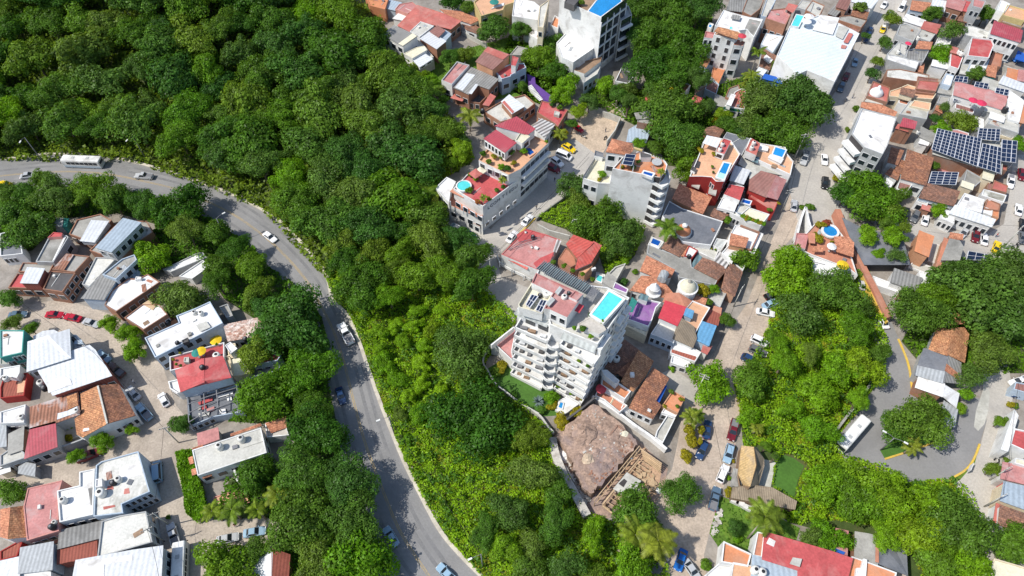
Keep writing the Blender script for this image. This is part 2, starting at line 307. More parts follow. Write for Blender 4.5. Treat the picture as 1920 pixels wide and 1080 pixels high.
class House:
    def __init__(s,label,pts,h,wall='white',roof='conc',par=.35,z0=0.,w='',over=.25,cat='house',name='house',group=None,th=.14,ang_edge=0,parmat=None):
        s.pts=parse(pts,h) if isinstance(pts,str) else pts
        s.flip=not ccw(s.pts); n=len(s.pts); s.z0=z0; s.h=h; s.wallmat=wall
        c=Vector((sum(p.x for p in s.pts)/n,sum(p.y for p in s.pts)/n,z0))
        s.root=root(name,c,label,cat,group); s.ang=eang(s.pts[ang_edge],s.pts[(ang_edge+1)%n])
        p=fix(s.pts); vs=[Vector((q.x,q.y,z0)) for q in p]+[q.copy() for q in p]
        if not(par and roof): 
            for q in vs[n:]: q.z-=th if roof else 0
        s.wall=mk('wall',vs,[(i,(i+1)%n,n+(i+1)%n,n+i) for i in range(n)],wall,s.root,s.ang)
        s.top=h
        if roof:
            if par:
                i1=inset(p,.22); lo=[q-Vector((0,0,par)) for q in i1]
                mk('parapet',p+i1+lo,[(i,(i+1)%n,n+(i+1)%n,n+i) for i in range(n)]+[(n+i,n+(i+1)%n,2*n+(i+1)%n,2*n+i) for i in range(n)],parmat or wall,s.root,s.ang)
                s.roof=mk('roof',lo,[tuple(range(n))],roof,s.root,s.ang); s.top=h-par
            else:
                s.roof=slab('roof',inset(p,-over),th,roof,s.root,s.ang)
        if w: s.win(w)
        if roof and par: s.clutter()
    def clutter(s):
        q=inset(fix(s.pts),1.0); pl=[(p.x,p.y) for p in q]; xs=[p[0] for p in pl]; ys=[p[1] for p in pl]; rr=random.Random(int(abs(s.pts[0].x*97+s.pts[0].y*31)*10))
        if max(xs)-min(xs)<4 or max(ys)-min(ys)<4: return
        for k in range(rr.randint(1,4)):
            x=rr.uniform(min(xs),max(xs)); y=rr.uniform(min(ys),max(ys))
            if not inpoly(x,y,pl): continue
            t=rr.random(); z=s.top+.002
            if t<.4: L=rr.uniform(1.5,5); mk('roof_pipe',*boxv((x,y,z),L,.12,.12,s.ang+rr.choice((0,1.57))),rr.choice(['concl','steel','tankwhite']),s.root)
            elif t<.75: mk('roof_vent',*boxv((x,y,z),rr.uniform(.5,1.1),rr.uniform(.4,.9),rr.uniform(.25,.7),s.ang),rr.choice(['conc','steel','tankwhite','brick']),s.root)
            else: mk('roof_boards',*boxv((x,y,z),rr.uniform(1,2.4),rr.uniform(.5,1.2),.1,rr.uniform(0,3)),rr.choice(['wood','metal','rust','slate']),s.root)
    def win(s,spec,kind='window',hh=None,ww=None,z0=None,z1=None):
        for t in spec.split():
            e,nr=t.split(':'); a=s.pts[int(e)%len(s.pts)]; b=s.pts[(int(e)+1)%len(s.pts)]
            nc,r=[int(q) for q in nr.split('x')]
            s.winline(a,b,nc,r,s.z0 if z0 is None else z0,(min(a.z,b.z) if z1 is None else z1)-.3,kind,hh,ww)
        return s
    def winline(s,a,b,nc,r,zb,zt,kind='window',hh=None,ww=None):
        if s.flip: a,b=b,a
        ang=eang(a,b); L=math.hypot(b.x-a.x,b.y-a.y); sp=L/nc; st=(zt-zb)/r; base=Vector(s.root['_loc'])
        w=ww or min(1.9,sp*.6); h=hh or min(1.5,st*.55)
        for i in range(nc):
            for j in range(r):
                f=(i+.5)/nc; x=a.x+(b.x-a.x)*f; y=a.y+(b.y-a.y)*f; z=zb+st*(j+.52)
                fr,pa=winmesh(w,h,kind); o=bpy.data.objects.new('door' if kind=='door' else 'window',fr); o.location=Vector((x,y,z))-base; o.rotation_euler=(0,0,ang); link(o,s.root)
                q=bpy.data.objects.new('pane',pa); link(q,o)
    def plane(s,pts,mat,h=None,th=.14,name='roof',over=0.):
        p=parse(pts,h if h is not None else s.h) if isinstance(pts,str) else pts
        if over: p=inset(fix(p),-over)
        return slab(name,p,th,mat,s.root)
    def block(s,pts,h,wall='white',roof='conc',z0=None,par=.2,name='rooftop_room',w='',th=.12):
        p=fix(parse(pts,h)) if isinstance(pts,str) else pts; n=len(p); z0=s.top if z0 is None else z0
        z0+=.004
        o=mk(name,[Vector((q.x,q.y,z0)) for q in p]+[q.copy() for q in p],[(i,(i+1)%n,n+(i+1)%n,n+i) for i in range(n)],wall,s.root,eang(p[0],p[1]))
        oo=o.location+Vector(s.root['_loc'])
        if par:
            i1=inset(p,.18); lo=[q-Vector((0,0,par)) for q in i1]
            r=mk('roof',p+i1+lo,[(i,(i+1)%n,n+(i+1)%n,n+i) for i in range(n)]+[(n+i,n+(i+1)%n,2*n+(i+1)%n,2*n+i) for i in range(n)]+[tuple(range(2*n,3*n))],roof,None,eang(p[0],p[1]))
        else: r=slab('roof',inset(p,-.2),th,roof,None)
        # make the roof a sub-part of the block
        wl=r.location.copy(); r.parent=o; d=wl-oo; r.location=Matrix.Rotation(-o.rotation_euler.z,3,'Z')@d; r.rotation_euler=(0,0,r.rotation_euler.z-o.rotation_euler.z)
        s.lastblock=(p,z0,h)
        if w:
            for t in w.split():
                e,nr=t.split(':'); nc,rr=[int(q) for q in nr.split('x')]; e=int(e)
                fl=s.flip; s.flip=False; s.winline(p[e],p[(e+1)%n],nc,rr,z0,h-.2); s.flip=fl
        return o
    def pool(s,pts,z,water='poolblue',rim='white',rw=.45,rh=.25,name='pool'):
        p=fix(parse(pts,z)); n=len(p); i1=inset(p,rw); z0=z-rh
        vs=[Vector((q.x,q.y,z0)) for q in p]+p+i1+[q-Vector((0,0,rh*.9)) for q in i1]
        fs=[(i,(i+1)%n,n+(i+1)%n,n+i) for i in range(n)]+[(n+i,n+(i+1)%n,2*n+(i+1)%n,2*n+i) for i in range(n)]+[(2*n+i,2*n+(i+1)%n,3*n+(i+1)%n,3*n+i) for i in range(n)]
        o=mk(name,vs,fs,rim,s.root,eang(p[0],p[1])); mat=water
        wv=[q-Vector((0,0,.1)) for q in i1]
        x=mk('pool_water',wv,[tuple(range(n))],mat,None,eang(p[0],p[1]))
        d=x.location-(o.location+Vector(s.root['_loc'])); x.parent=o; x.location=Matrix.Rotation(-o.rotation_euler.z,3,'Z')@d; x.rotation_euler=(0,0,0)
        return o
    def posts(s,pts,h,z0=None,w=.18,mat='white'):
        z0=s.z0 if z0 is None else z0
        for p in (parse(pts,h) if isinstance(pts,str) else pts):
            mk('post',*boxv((p.x,p.y,z0),w,w,h-z0-.15),mat,s.root)
        return s
    def rail(s,pts,h,mat='white',hh=.9,t=.12,name='railing',close=False):
        p=parse(pts,h) if isinstance(pts,str) else pts; mb=MB()
        for i in range(len(p)-(0 if close else 1)):
            a=p[i]; b=p[(i+1)%len(p)]; mb.beam(a-Vector((0,0,hh/2)),b-Vector((0,0,hh/2)),t,hh)
        mb.build(name,mat,s.root); return s
    def stairs(s,a,b,w,n,mat='cream',z0=None,z1=None,name='stairs'):
        mb=MB(); A=px(a); B=px(b); z0=s.z0 if z0 is None else z0; z1=s.top if z1 is None else z1
        A=P(A[0],A[1],z0); B=P(B[0],B[1],z1); d=Vector((B.x-A.x,B.y-A.y,0)); L=d.length; ang=eang(A,B)
        for i in range(n):
            f=(i+.5)/n; mb.box((A.x+d.x*f,A.y+d.y*f,z0),L/n*.94,w,(z1-z0)*(i+1)/n,ang)
        mb.build(name,mat,s.root,ang); return s
def sheet(name,pts,z,mat,kind='structure',n_sub=0,**kw):
    p=[q if isinstance(q,Vector) else P(q[0],q[1],z) for q in pts]; p=fix(p)
    o=mk(name,p,[tuple(range(len(p)))],mat,origin=Vector((0,0,0))); o['kind']=kind; return o
def smooth(pts,k=6):
    out=[]; n=len(pts)
    for i in range(n-1):
        p0=pts[max(i-1,0)]; p1=pts[i]; p2=pts[i+1]; p3=pts[min(i+2,n-1)]
        for j in range(k):
            t=j/k; out.append(tuple(.5*((2*p1[a])+(-p0[a]+p2[a])*t+(2*p0[a]-5*p1[a]+4*p2[a]-p3[a])*t*t+(-p0[a]+3*p1[a]-3*p2[a]+p3[a])*t**3) for a in (0,1)))
    out.append(tuple(pts[-1])); return out
def ribbon(pts,w,z0,z1,off=0.,jit=0.):
    """wall/kerb following world points; returns verts, faces"""
    n=len(pts); vs=[]; rr=random.Random(3)
    for i in range(n):
        d=pts[min(i+1,n-1)]-pts[max(i-1,0)]; d.z=0; d.normalize(); nn=Vector((-d.y,d.x,0)); j=rr.uniform(-jit,jit)
        for k,z in ((-w/2,z0),(w/2,z0),(w/2,z1+j),(-w/2,z1+j)):
            vs.append(Vector((pts[i].x,pts[i].y,0))+nn*(k+off)+Vector((0,0,z)))
    fs=[]
    for i in range(n-1):
        a=i*4; b=a+4
        for k in range(4): fs.append((a+k,a+(k+1)%4,b+(k+1)%4,b+k))
    fs+= [(3,2,1,0),tuple(4*(n-1)+k for k in range(4))]
    return vs,fs
def kerb(name,ptspx,w,z0,z1,mat,label=None,cat=None,kind=None,k=5,zp=0.,jit=0.):
    p=[P(a,b,zp) for a,b in (smooth(ptspx,k) if k>1 else ptspx)]
    vs,fs=ribbon(p,w,z0,z1,jit=jit); o=mk(name,vs,fs,mat); tag(o,label,cat,None,kind); return o
# ---------------------------------------------------------------- vegetation kit
def npmesh(name,v,f,mat):
    me=bpy.data.meshes.new(name); nv=len(v); nf=len(f); k=f.shape[1]
    me.vertices.add(nv); me.vertices.foreach_set('co',v.astype(np.float32).ravel())
    me.loops.add(nf*k); me.loops.foreach_set('vertex_index',f.astype(np.int32).ravel())
    me.polygons.add(nf); me.polygons.foreach_set('loop_start',np.arange(0,nf*k,k,dtype=np.int32)); me.polygons.foreach_set('loop_total',np.full(nf,k,dtype=np.int32))
    me.materials.append(MAT[mat]); me.update(); me.validate(); return me
def leafquads(c,nrm,size,rng,asp=.62):
    n=len(c); a=rng.normal(size=(n,3)); t=np.cross(nrm,a); t/=np.linalg.norm(t,axis=1,keepdims=True)+1e-9; b=np.cross(nrm,t)
    s=size[:,None]; t=t*s; b=b*s*asp
    dr=nrm*s*.18
    v=np.stack([c-t-dr,c+b,c+t-dr,c-b],1).reshape(-1,3); f=np.arange(4*n).reshape(n,4); return v,f
def crown(seed,nc,per,leaf,flat=.75,clr=(.26,.42),spread=.72,rag=.06):
    rng=np.random.default_rng(seed); C=[];Nn=[]
    cen=[]; az=rng.uniform(0,6.28,3); am=rng.uniform(.1,.24,3)
    k=0
    while len(cen)<nc and k<4000:
        k+=1
        d=rng.normal(size=3); d/=np.linalg.norm(d); d[2]=abs(d[2])*1.0-.35*(rng.random()<.45)
        r=spread*rng.uniform(.45,1.0); th=math.atan2(d[1],d[0]); r*=1+sum(am[i]*math.sin((i+2)*th+az[i]) for i in range(3)); p=d*r; p[2]*=flat
        rad=rng.uniform(*clr)
        if all(np.linalg.norm(p-q)>.5*(rad+rq)*.85 for q,rq in cen): cen.append((p,rad))
    cen.append((np.zeros(3),.42)); cen.append((np.array([0,0,-.1]),.5))
    for p,rad in cen:
        n=int(per*(rad/.34)**2); d=rng.normal(size=(n,3)); d/=np.linalg.norm(d,axis=1,keepdims=True)
        d[:,2]=np.where((d[:,2]<-.25)&(rng.random(n)<.6),-d[:,2],d[:,2])
        rr=rad*(rng.uniform(.72,1.0,size=n)+np.abs(rng.normal(size=n))*rag*1.6)
        q=p+d*rr[:,None]*np.array([1,1,.78]); C.append(q)
        nn=d*.8+q/(np.linalg.norm(q,axis=1,keepdims=True)+.2)*.35+rng.normal(size=(n,3))*.45+np.array([0,0,.25]); nn/=np.linalg.norm(nn,axis=1,keepdims=True); Nn.append(nn)
    C=np.concatenate(C);Nn=np.concatenate(Nn); return leafquads(C,Nn,leaf*rng.uniform(.5,1.35,size=len(C)),rng)
CR={}
def crownmesh(kind,i):
    key=(kind,i)
    if key in CR: return CR[key]
    sd=hash(kind)%1 + sum(map(ord,kind))*10+i
    if kind in('leafdark','leafmid','leafbright','leafscrub'): v,f=crown(sd,34,270,.054,flat=.72,clr=(.2,.42),spread=.86,rag=.09)
    elif kind=='leafgrey': v,f=crown(sd,34,200,.048,flat=.6,clr=(.2,.34),spread=.8,rag=.1)
    elif kind.startswith('big'): v,f=crown(sd,64,380,.039,flat=.55,clr=(.15,.32),spread=.9,rag=.11)
    elif kind.startswith('small'): v,f=crown(sd,11,150,.10,flat=.8,clr=(.3,.46),spread=.6)
    mat={'big':'leafmid','bigbright':'leafbright','bigdark':'leafdark','biggrey':'leafgrey','small':'leafmid','smallbright':'leafbright','smalldark':'leafdark','smallyellow':'leafyellow','smallflower':'flower'}.get(kind,kind)
    CR[key]=npmesh('crown',v,f,mat); return CR[key]
def trunkmesh():
    ms=[]
    for sd in range(3):
        r=random.Random(sd); mb=MB()
        mb.tube([(0,0,-.05),(.02,.01,.25),(.03*r.uniform(-1,1),.03,.5)],[.055,.042,.034],7)
        for k in range(5):
            a=k*1.256+r.uniform(-.4,.4); q=r.uniform(.2,.38); z=r.uniform(.36,.5)
            mb.tube([(0.02,.02,z),(math.cos(a)*q*.5,math.sin(a)*q*.5,z+.18),(math.cos(a)*q,math.sin(a)*q,z+.38)],[.026,.018,.008],5)
        me=bpy.data.meshes.new('trunk'); me.from_pydata(mb.v,[],mb.f); me.materials.append(MAT['bark']); ms.append(me)
    return ms
TRK=trunkmesh()
NT=[0]
def tree_at(p,r,kind,label,group=None,ht=None,name='tree',cat='tree',sx=1.,trunk=True):
    """p = ground point, r = crown radius"""
    NT[0]+=1; TREES.append((p[0],p[1],r)); rr=random.Random(NT[0]*13)
    ht=ht or min(13.5,1.55*r+1.8)
    o=empty(name,p,rr.uniform(0,6.28)); tag(o,label,cat,group)
    fl=.6 if kind[:3]=='big' or kind=='leafgrey' else .78
    me=crownmesh(kind,rr.randrange(4)); c=bpy.data.objects.new('crown',me); zc=ht-r*fl*.82
    zc=max(zc,r*.45); c.location=(0,0,zc); c.scale=(r*rr.uniform(.94,1.06)*sx,r*rr.uniform(.94,1.06)/sx,r*rr.uniform(.9,1.1)); link(c,o)
    if trunk:
        t=bpy.data.objects.new('trunk',rr.choice(TRK)); s=zc+r*.2; t.scale=(max(s*.9,r*1.0),max(s*.9,r),s); link(t,o)
    return o
def tree(cx,cy,d,kind,label,group=None,ht=None,name='tree',cat='tree',sx=1.,trunk=True):
    """pixel centre and pixel diameter of the crown as seen in the photograph (current view units)"""
    q=px((cx,cy)); dp=d/VX[2]; r=dp/2/ppm(q[1])
    h=ht or min(13.5,1.55*r+1.8); zc=h-r*.6
    zc=max(zc,.4*r); r=dp/2/ppm(q[1],zc); c=P(q[0],q[1],zc)
    return tree_at((c.x,c.y,0),r,kind,label,group,h,name,cat,sx,trunk)
def bush(cx,cy,d,kind,label,group=None,z=0,pot=False,cat=None):
    q=px((cx,cy)); r=d/VX[2]/2/ppm(q[1],z); c=P(q[0],q[1],z+r*.6)
    o=empty('potted_plant' if pot else 'shrub',(c.x,c.y,z)); tag(o,label,cat or ('plant' if pot else 'shrub'),group)
    me=crownmesh(kind,random.randrange(3)); x=bpy.data.objects.new('crown',me); x.location=(0,0,r*.62+(.3 if pot else 0)); x.scale=(r,r,r*.85); x.rotation_euler=(0,0,random.uniform(0,6)); link(x,o)
    if pot:
        mk_local('pot',*MBl(lambda m:m.lathe((0,0,0),[(r*.28,0),(r*.4,.42),(r*.42,.45)],10)),'terra',o)
    return o
def MBl(fn):
    m=MB(); fn(m); return m.v,m.f
def mk_local(name,vs,fs,mat,parent,smooth=False,loc=(0,0,0),rz=0):
    me=bpy.data.meshes.new(name); me.from_pydata([tuple(v) for v in vs],[],fs); me.materials.append(MAT[mat])
    if smooth: me.polygons.foreach_set('use_smooth',[True]*len(me.polygons))
    o=bpy.data.objects.new(name,me); o.location=loc; o.rotation_euler=(0,0,rz); return link(o,parent)
def palmcrown(seed,nf=13,L=1.0):
    rng=np.random.default_rng(seed); V_=[];F_=[]; k=0
    for i in range(nf):
        a=i*2.399+rng.uniform(-.2,.2); el=rng.uniform(.1,.75) if i>3 else rng.uniform(.8,1.2); ll=L*rng.uniform(.8,1.08); m=9
        d=np.array([math.cos(a),math.sin(a),0]); sd=np.array([-math.sin(a),math.cos(a),0])
        pts=[]; p=np.array([0,0,0.]); e=el
        for j in range(m+1):
            pts.append(p.copy()); p=p+(d*math.cos(e)+np.array([0,0,1])*math.sin(e))*ll/m; e-=.13+.05*rng.random()
        for j in range(1,m+1):
            for s in (-1,1):
                for h in (0,.5):
                    b=pts[j-1]+(pts[j]-pts[j-1])*h; w=.25*math.sin(math.pi*min(1,(j+h)/(m+1.5))**.7)+.03
                    tip=b+sd*s*w+d*.10+np.array([0,0,-.45*w]); V_+= [b,b+(pts[j]-pts[j-1])*.8,tip]; F_.append((k,k+1,k+2)); k+=3
        # rachis
        for j in range(m):
            V_+=[pts[j]-sd*.012,pts[j]+sd*.012,pts[j+1]]; F_.append((k,k+1,k+2)); k+=3
    return np.array(V_),np.array(F_)
PALM=[npmesh('fronds',*palmcrown(i+40),'leafpalm') for i in range(4)]
def palm(cx,cy,d,label,group=None,ht=7.,lean=(0,0)):
    q=px((cx,cy)); r=d/VX[2]/2/ppm(q[1],ht); c=P(q[0],q[1],ht); b=Vector((c.x-lean[0],c.y-lean[1],0))
    o=empty('palm_tree',b); tag(o,label,'palm',group)
    mb=MB(); mb.tube([(0,0,-.1),(lean[0]*.25,lean[1]*.25,ht*.4),(lean[0]*.65,lean[1]*.65,ht*.75),(lean[0],lean[1],ht)],[.24,.17,.14,.12],8)
    mk_local('trunk',mb.v,mb.f,'barkpale',o,True)
    f=bpy.data.objects.new('fronds',random.choice(PALM)); f.location=(lean[0],lean[1],ht-.05); f.scale=(r*1.15,)*3; f.rotation_euler=(0,0,random.uniform(0,6)); link(f,o); return o
def inpoly(x,y,poly):
    c=False; n=len(poly); j=n-1
    for i in range(n):
        xi,yi=poly[i][0],poly[i][1]; xj,yj=poly[j][0],poly[j][1]
        if (yi>y)!=(yj>y) and x<(xj-xi)*(y-yi)/(yj-yi)+xi: c=not c
        j=i
    return c
TREES=[]; ROADW=[]
def forest(poly,spacing,rad,kinds,label,group,seed,avoid=(),hilly=False,name='tree',cat='tree',trunk=True,ht=None,maxn=400,rdk=.8):
    rr=random.Random(seed); xs=[p[0] for p in poly]; ys=[p[1] for p in poly]; n=0; fails=0
    while fails<1500 and n<maxn:
        x=rr.uniform(min(xs),max(xs)); y=rr.uniform(min(ys),max(ys))
        if not inpoly(x,y,poly) or any(inpoly(x,y,a) for a in avoid): fails+=1; continue
        p=PT(x,y) if hilly else P(x,y,0)
        r=rr.uniform(*rad)
        if any((p.x-w.x)**2+(p.y-w.y)**2<(6.4+rdk*r)**2 for w in ROADW): fails+=1; continue
        if any((p.x-t[0])**2+(p.y-t[1])**2<(spacing*.5*(r+t[2])/ (.5*(rad[0]+rad[1])))**2 for t in TREES): fails+=1; continue
        fails=0; n+=1
        tree_at((p.x,p.y,p.z-.1),r,rr.choice(kinds),label,group,ht=(ht or (1.3*r+rr.uniform(2,4.2))) if trunk else (ht or r*1.1),name=name,cat=cat,trunk=trunk,sx=rr.uniform(.8,1.25))
    return n
UAV=[]
def undergrowth(name,polys,mat,dens,size,hmax,label,seed,hilly=False,z0=0.,thr=0.,gs=0):
    rng=np.random.default_rng(seed); C=[]
    for poly in polys:
        w=[P(x,y,0) for x,y in poly]; pl=[(p.x,p.y) for p in w]; a=abs(sum(pl[i][0]*pl[(i+1)%len(pl)][1]-pl[(i+1)%len(pl)][0]*pl[i][1] for i in range(len(pl))))/2
        n=int(a*dens); xs=[p[0] for p in pl]; ys=[p[1] for p in pl]; got=[]
        while len(got)<n:
            x=rng.uniform(min(xs),max(xs)); y=rng.uniform(min(ys),max(ys))
            if inpoly(x,y,pl) and not any(inpoly(x,y,a) for a in UAV): got.append((x,y))
        got=np.array(got); C.append(got)
    xy=np.concatenate(C); n=len(xy)
    rg=np.random.default_rng(gs or seed+90); g=rg.normal(size=(24,2))*.5; ph=rg.uniform(0,6.28,24)
    b=sum(np.sin(xy@g[i]*2.2+ph[i]) for i in range(24))/5; b=np.clip(b*.5+.5,0,1)**1.3
    z=hmax*b*np.sqrt(rng.random(n))+.1+z0
    if thr>0: z=np.where(b>thr,z+.15,-3)
    if thr<0: z=np.where(b<-thr,z+.1,-3)
    if hilly: z=z+np.array([hill(x,y) for x,y in xy])
    c=np.column_stack([xy,z]); nn=rng.normal(size=(n,3))*.6+np.array([0,0,1.]); nn/=np.linalg.norm(nn,axis=1,keepdims=True)
    v,f=leafquads(c,nn,size*rng.uniform(.6,1.4,size=n),rng)
    me=npmesh(name,v,f,mat); o=bpy.data.objects.new(name,me); link(o); tag(o,label,'plants',None,'stuff'); return o
# ---------------------------------------------------------------- vehicles
def carproto(kind):
    D={'sedan':(4.5,1.8,.88,1.44,[1.30,2.0,3.15,3.80],4.5,.33),'hatch':(3.9,1.7,.92,1.5,[.95,1.7,3.1,3.7],3.9,.31),
       'suv':(4.6,1.85,1.05,1.74,[1.2,1.9,3.75,4.35],4.6,.38),'van':(5.0,1.9,1.1,2.0,[.55,1.35,4.75,4.95],5.0,.36),
       'pickup':(5.3,1.85,1.05,1.76,[1.4,2.1,3.0,3.3],5.3,.39),'jeep':(4.3,1.8,1.1,1.8,[1.35,1.75,3.9,4.15],4.3,.4)}[kind]
    L,Wd,zb,zr,xs,_,wr=D; hw=Wd/2; xf=L/2; parts=[]
    # lower body: stations along x (front = +x)
    st=[(0.0,.74,.42,.62),(.10,.88,.30,zb-.22),(.45,.97,.24,zb-.10),(xs[0],1.0,.22,zb),(xs[2],1.0,.22,zb+.02),(L-.5,.98,.24,zb-.02 if kind!='sedan' else zb-.04),(L-.1,.92,.30,zb-.12),(L,.80,.42,zb-.24)]
    bm_v=[];bm_f=[]
    for d,wf,z0,z1 in st:
        x=xf-d; w=hw*wf; zm=(z0+z1)/2+.06
        bm_v+=[(x,-w*.92,z0),(x,-w,zm-.1),(x,-w*.985,zm+.12),(x,-w*.86,z1),(x,w*.86,z1),(x,w*.985,zm+.12),(x,w,zm-.1),(x,w*.92,z0)]
    for i in range(len(st)-1):
        for j in range(8): bm_f.append((i*8+j,i*8+(j+1)%8,(i+1)*8+(j+1)%8,(i+1)*8+j))
    bm_f+=[tuple(reversed(range(8))),tuple(8*(len(st)-1)+j for j in range(8))]
    # cabin frustum
    k=len(bm_v); x0,x1,x2,x3=[xf-q for q in xs]; wb=hw*.87; wt=hw*.70
    cab=[(x0,-wb,zb-.03),(x0,wb,zb-.03),(x3,wb,zb-.03),(x3,-wb,zb-.03),(x1,-wt,zr),(x1,wt,zr),(x2,wt,zr),(x2,-wt,zr)]
    mid=((x1+x2)/2,)
    bm_v+=cab+[(x1-.08,-wt*.92,zr+.05),(x1-.08,wt*.92,zr+.05),(x2+.08,wt*.92,zr+.05),(x2+.08,-wt*.92,zr+.05)]
    for q in ((0,1,5,4),(1,2,6,5),(2,3,7,6),(3,0,4,7),(4,5,9,8),(5,6,10,9),(6,7,11,10),(7,4,8,11),(8,9,10,11)): bm_f.append(tuple(k+i for i in q))
    if kind=='pickup':
        k=len(bm_v)
        xa=x3-.06; xb=-xf+.10
        vs=[(xa,-hw*.80,zb+.03),(xa,hw*.80,zb+.03),(xb,hw*.80,zb+.03),(xb,-hw*.80,zb+.03),(xa,-hw*.80,zb+.2),(xa,hw*.80,zb+.2),(xb,hw*.80,zb+.2),(xb,-hw*.80,zb+.2),(xa,-hw*.93,zb-.1),(xa,hw*.93,zb-.1),(xb,hw*.93,zb-.1),(xb,-hw*.93,zb-.1),(xa,-hw*.93,zb+.2),(xa,hw*.93,zb+.2),(xb,hw*.93,zb+.2),(xb,-hw*.93,zb+.2)]
        bm_v+=vs
        for q in ((8,12,15,11),(9,10,14,13),(11,15,14,10),(12,4,7,15),(13,14,6,5),(15,7,6,14),(0,3,7,4),(1,5,6,2),(3,2,6,7)): bm_f.append(tuple(k+i for i in q))
        parts.append(('cargo_bed',[(xa,-hw*.79,zb+.04),(xa,hw*.79,zb+.04),(xb+.05,hw*.79,zb+.04),(xb+.05,-hw*.79,zb+.04)],[(0,1,2,3)],'steel'))
    parts.insert(0,('body',bm_v,bm_f,None))
    def glass(name,a,b,c,d,m=.10):
        A,B,Cc,Dd=[Vector(cab[i]) for i in (a,b,c,d)]; cen=(A+B+Cc+Dd)/4; n=(B-A).cross(Dd-A).normalized()
        o=[cen+(q-cen)*(1-m)+n*.015 for q in (A,B,Cc,Dd)]; parts.append((name,o,[(0,1,2,3)],'glass'))
    glass('windscreen',0,1,5,4); glass('rear_window',2,3,7,6,.14); glass('side_window',1,2,6,5,.12); glass('side_window',3,0,4,7,.12)
    wh=[]
    for x in (xf-.85 if kind not in('van',) else xf-.9,-xf+.85):
        for s in (-1,1): wh.append((x,s*(hw-.10),wr))
    for s in (-1,1):
        parts.append(('headlight',*boxv((xf-.08,s*hw*.60,zb-.34),.12,.36,.14),'lens')); parts.append(('taillight',*boxv((-xf+.06,s*hw*.68,zb-.30),.10,.26,.16),'tail'))
        parts.append(('mirror',*boxv((x0-.12,s*(hw*.98+.06),zb-.02),.14,.18,.14),None))
    return parts,wh,wr
CARS={}
def carmeshes(kind):
    if kind in CARS: return CARS[kind]
    parts,wh,wr=carproto(kind); out=[]
    for n,v,f,m in parts:
        me=bpy.data.meshes.new(n); me.from_pydata([tuple(q) for q in v],[],f); me.materials.append(MAT[m or 'white'])
        if n=='body': 
            bm=bmesh.new(); bm.from_mesh(me); bmesh.ops.recalc_face_normals(bm,faces=bm.faces); bm.to_mesh(me); bm.free()
        out.append((n,me,m))
    def cyl(name,r,w,mat):
        mb=MB(); mb.tube([(0,-w/2,0),(0,w/2,0)],r,14); me=bpy.data.meshes.new(name); me.from_pydata(mb.v,[],mb.f); me.materials.append(MAT[mat]); return me
    CARS[kind]=(out,wh,cyl('wheel',wr,.22,'rubber'),cyl('rim',wr*.6,.235,'alu')); return CARS[kind]
PAINT={}
def paint(c):
    if c not in PAINT:
        col={'white':(.80,.80,.80),'silver':(.46,.47,.48),'grey':(.13,.135,.14),'black':(.012,.012,.014),'red':(.42,.012,.03),'maroon':(.15,.012,.02),'blue':(.012,.03,.26),'navy':(.02,.05,.13),'brightblue':(.01,.12,.42),'lightblue':(.28,.42,.54),'yellow':(.80,.55,.01),'brown':(.13,.075,.06),'steelblue':(.10,.16,.23)}[c]
        M('paint_'+c,col,rough=.28,var=.03,fine=.02,rnd=.03,bump=0,spec=.5); PAINT[c]='paint_'+c
    return MAT[PAINT[c]]
def car(kind,col,rear,front,label,cat=None,group=None,z=0.,roof=None,s=1.):
    a=px(rear); b=px(front); A=P(a[0],a[1],z+.9); B=P(b[0],b[1],z+.9); c=(A+B)/2; ang=eang(A,B)
    nm={'sedan':'car','hatch':'car','suv':'car','jeep':'jeep','van':'van','pickup':'pickup_truck'}[kind]
    o=empty(nm,(c.x,c.y,z),ang); tag(o,label,cat or {'pickup':'pickup','van':'van'}.get(kind,'car'),group); o.scale=(s,s,s)
    ms,wh,wm,rm=carmeshes(kind)
    for n,me,m in ms:
        x=bpy.data.objects.new(n,me); link(x,o)
        if m is None:
            x.material_slots[0].link='OBJECT'; x.material_slots[0].material=paint(col)
    for w in wh:
        x=bpy.data.objects.new('wheel',wm); x.location=w; link(x,o); y=bpy.data.objects.new('rim',rm); link(y,x)
    if roof:
        d={'hatch':(-.35,.9,1.15,1.53),'suv':(0,.9,1.2,1.78),'sedan':(-.3,.5,.45,1.5)}[kind if kind in('hatch','suv') else 'sedan']
        if roof=='sign': mk_local('roof_sign',*boxv((-.2,0,1.5),.22,.7,.16),'lens',o)
        else:
            hw=.55; mk_local('roof_panel',*boxv((-.55,0,1.555),1.3,1.1,.012),roof,o)
    return o
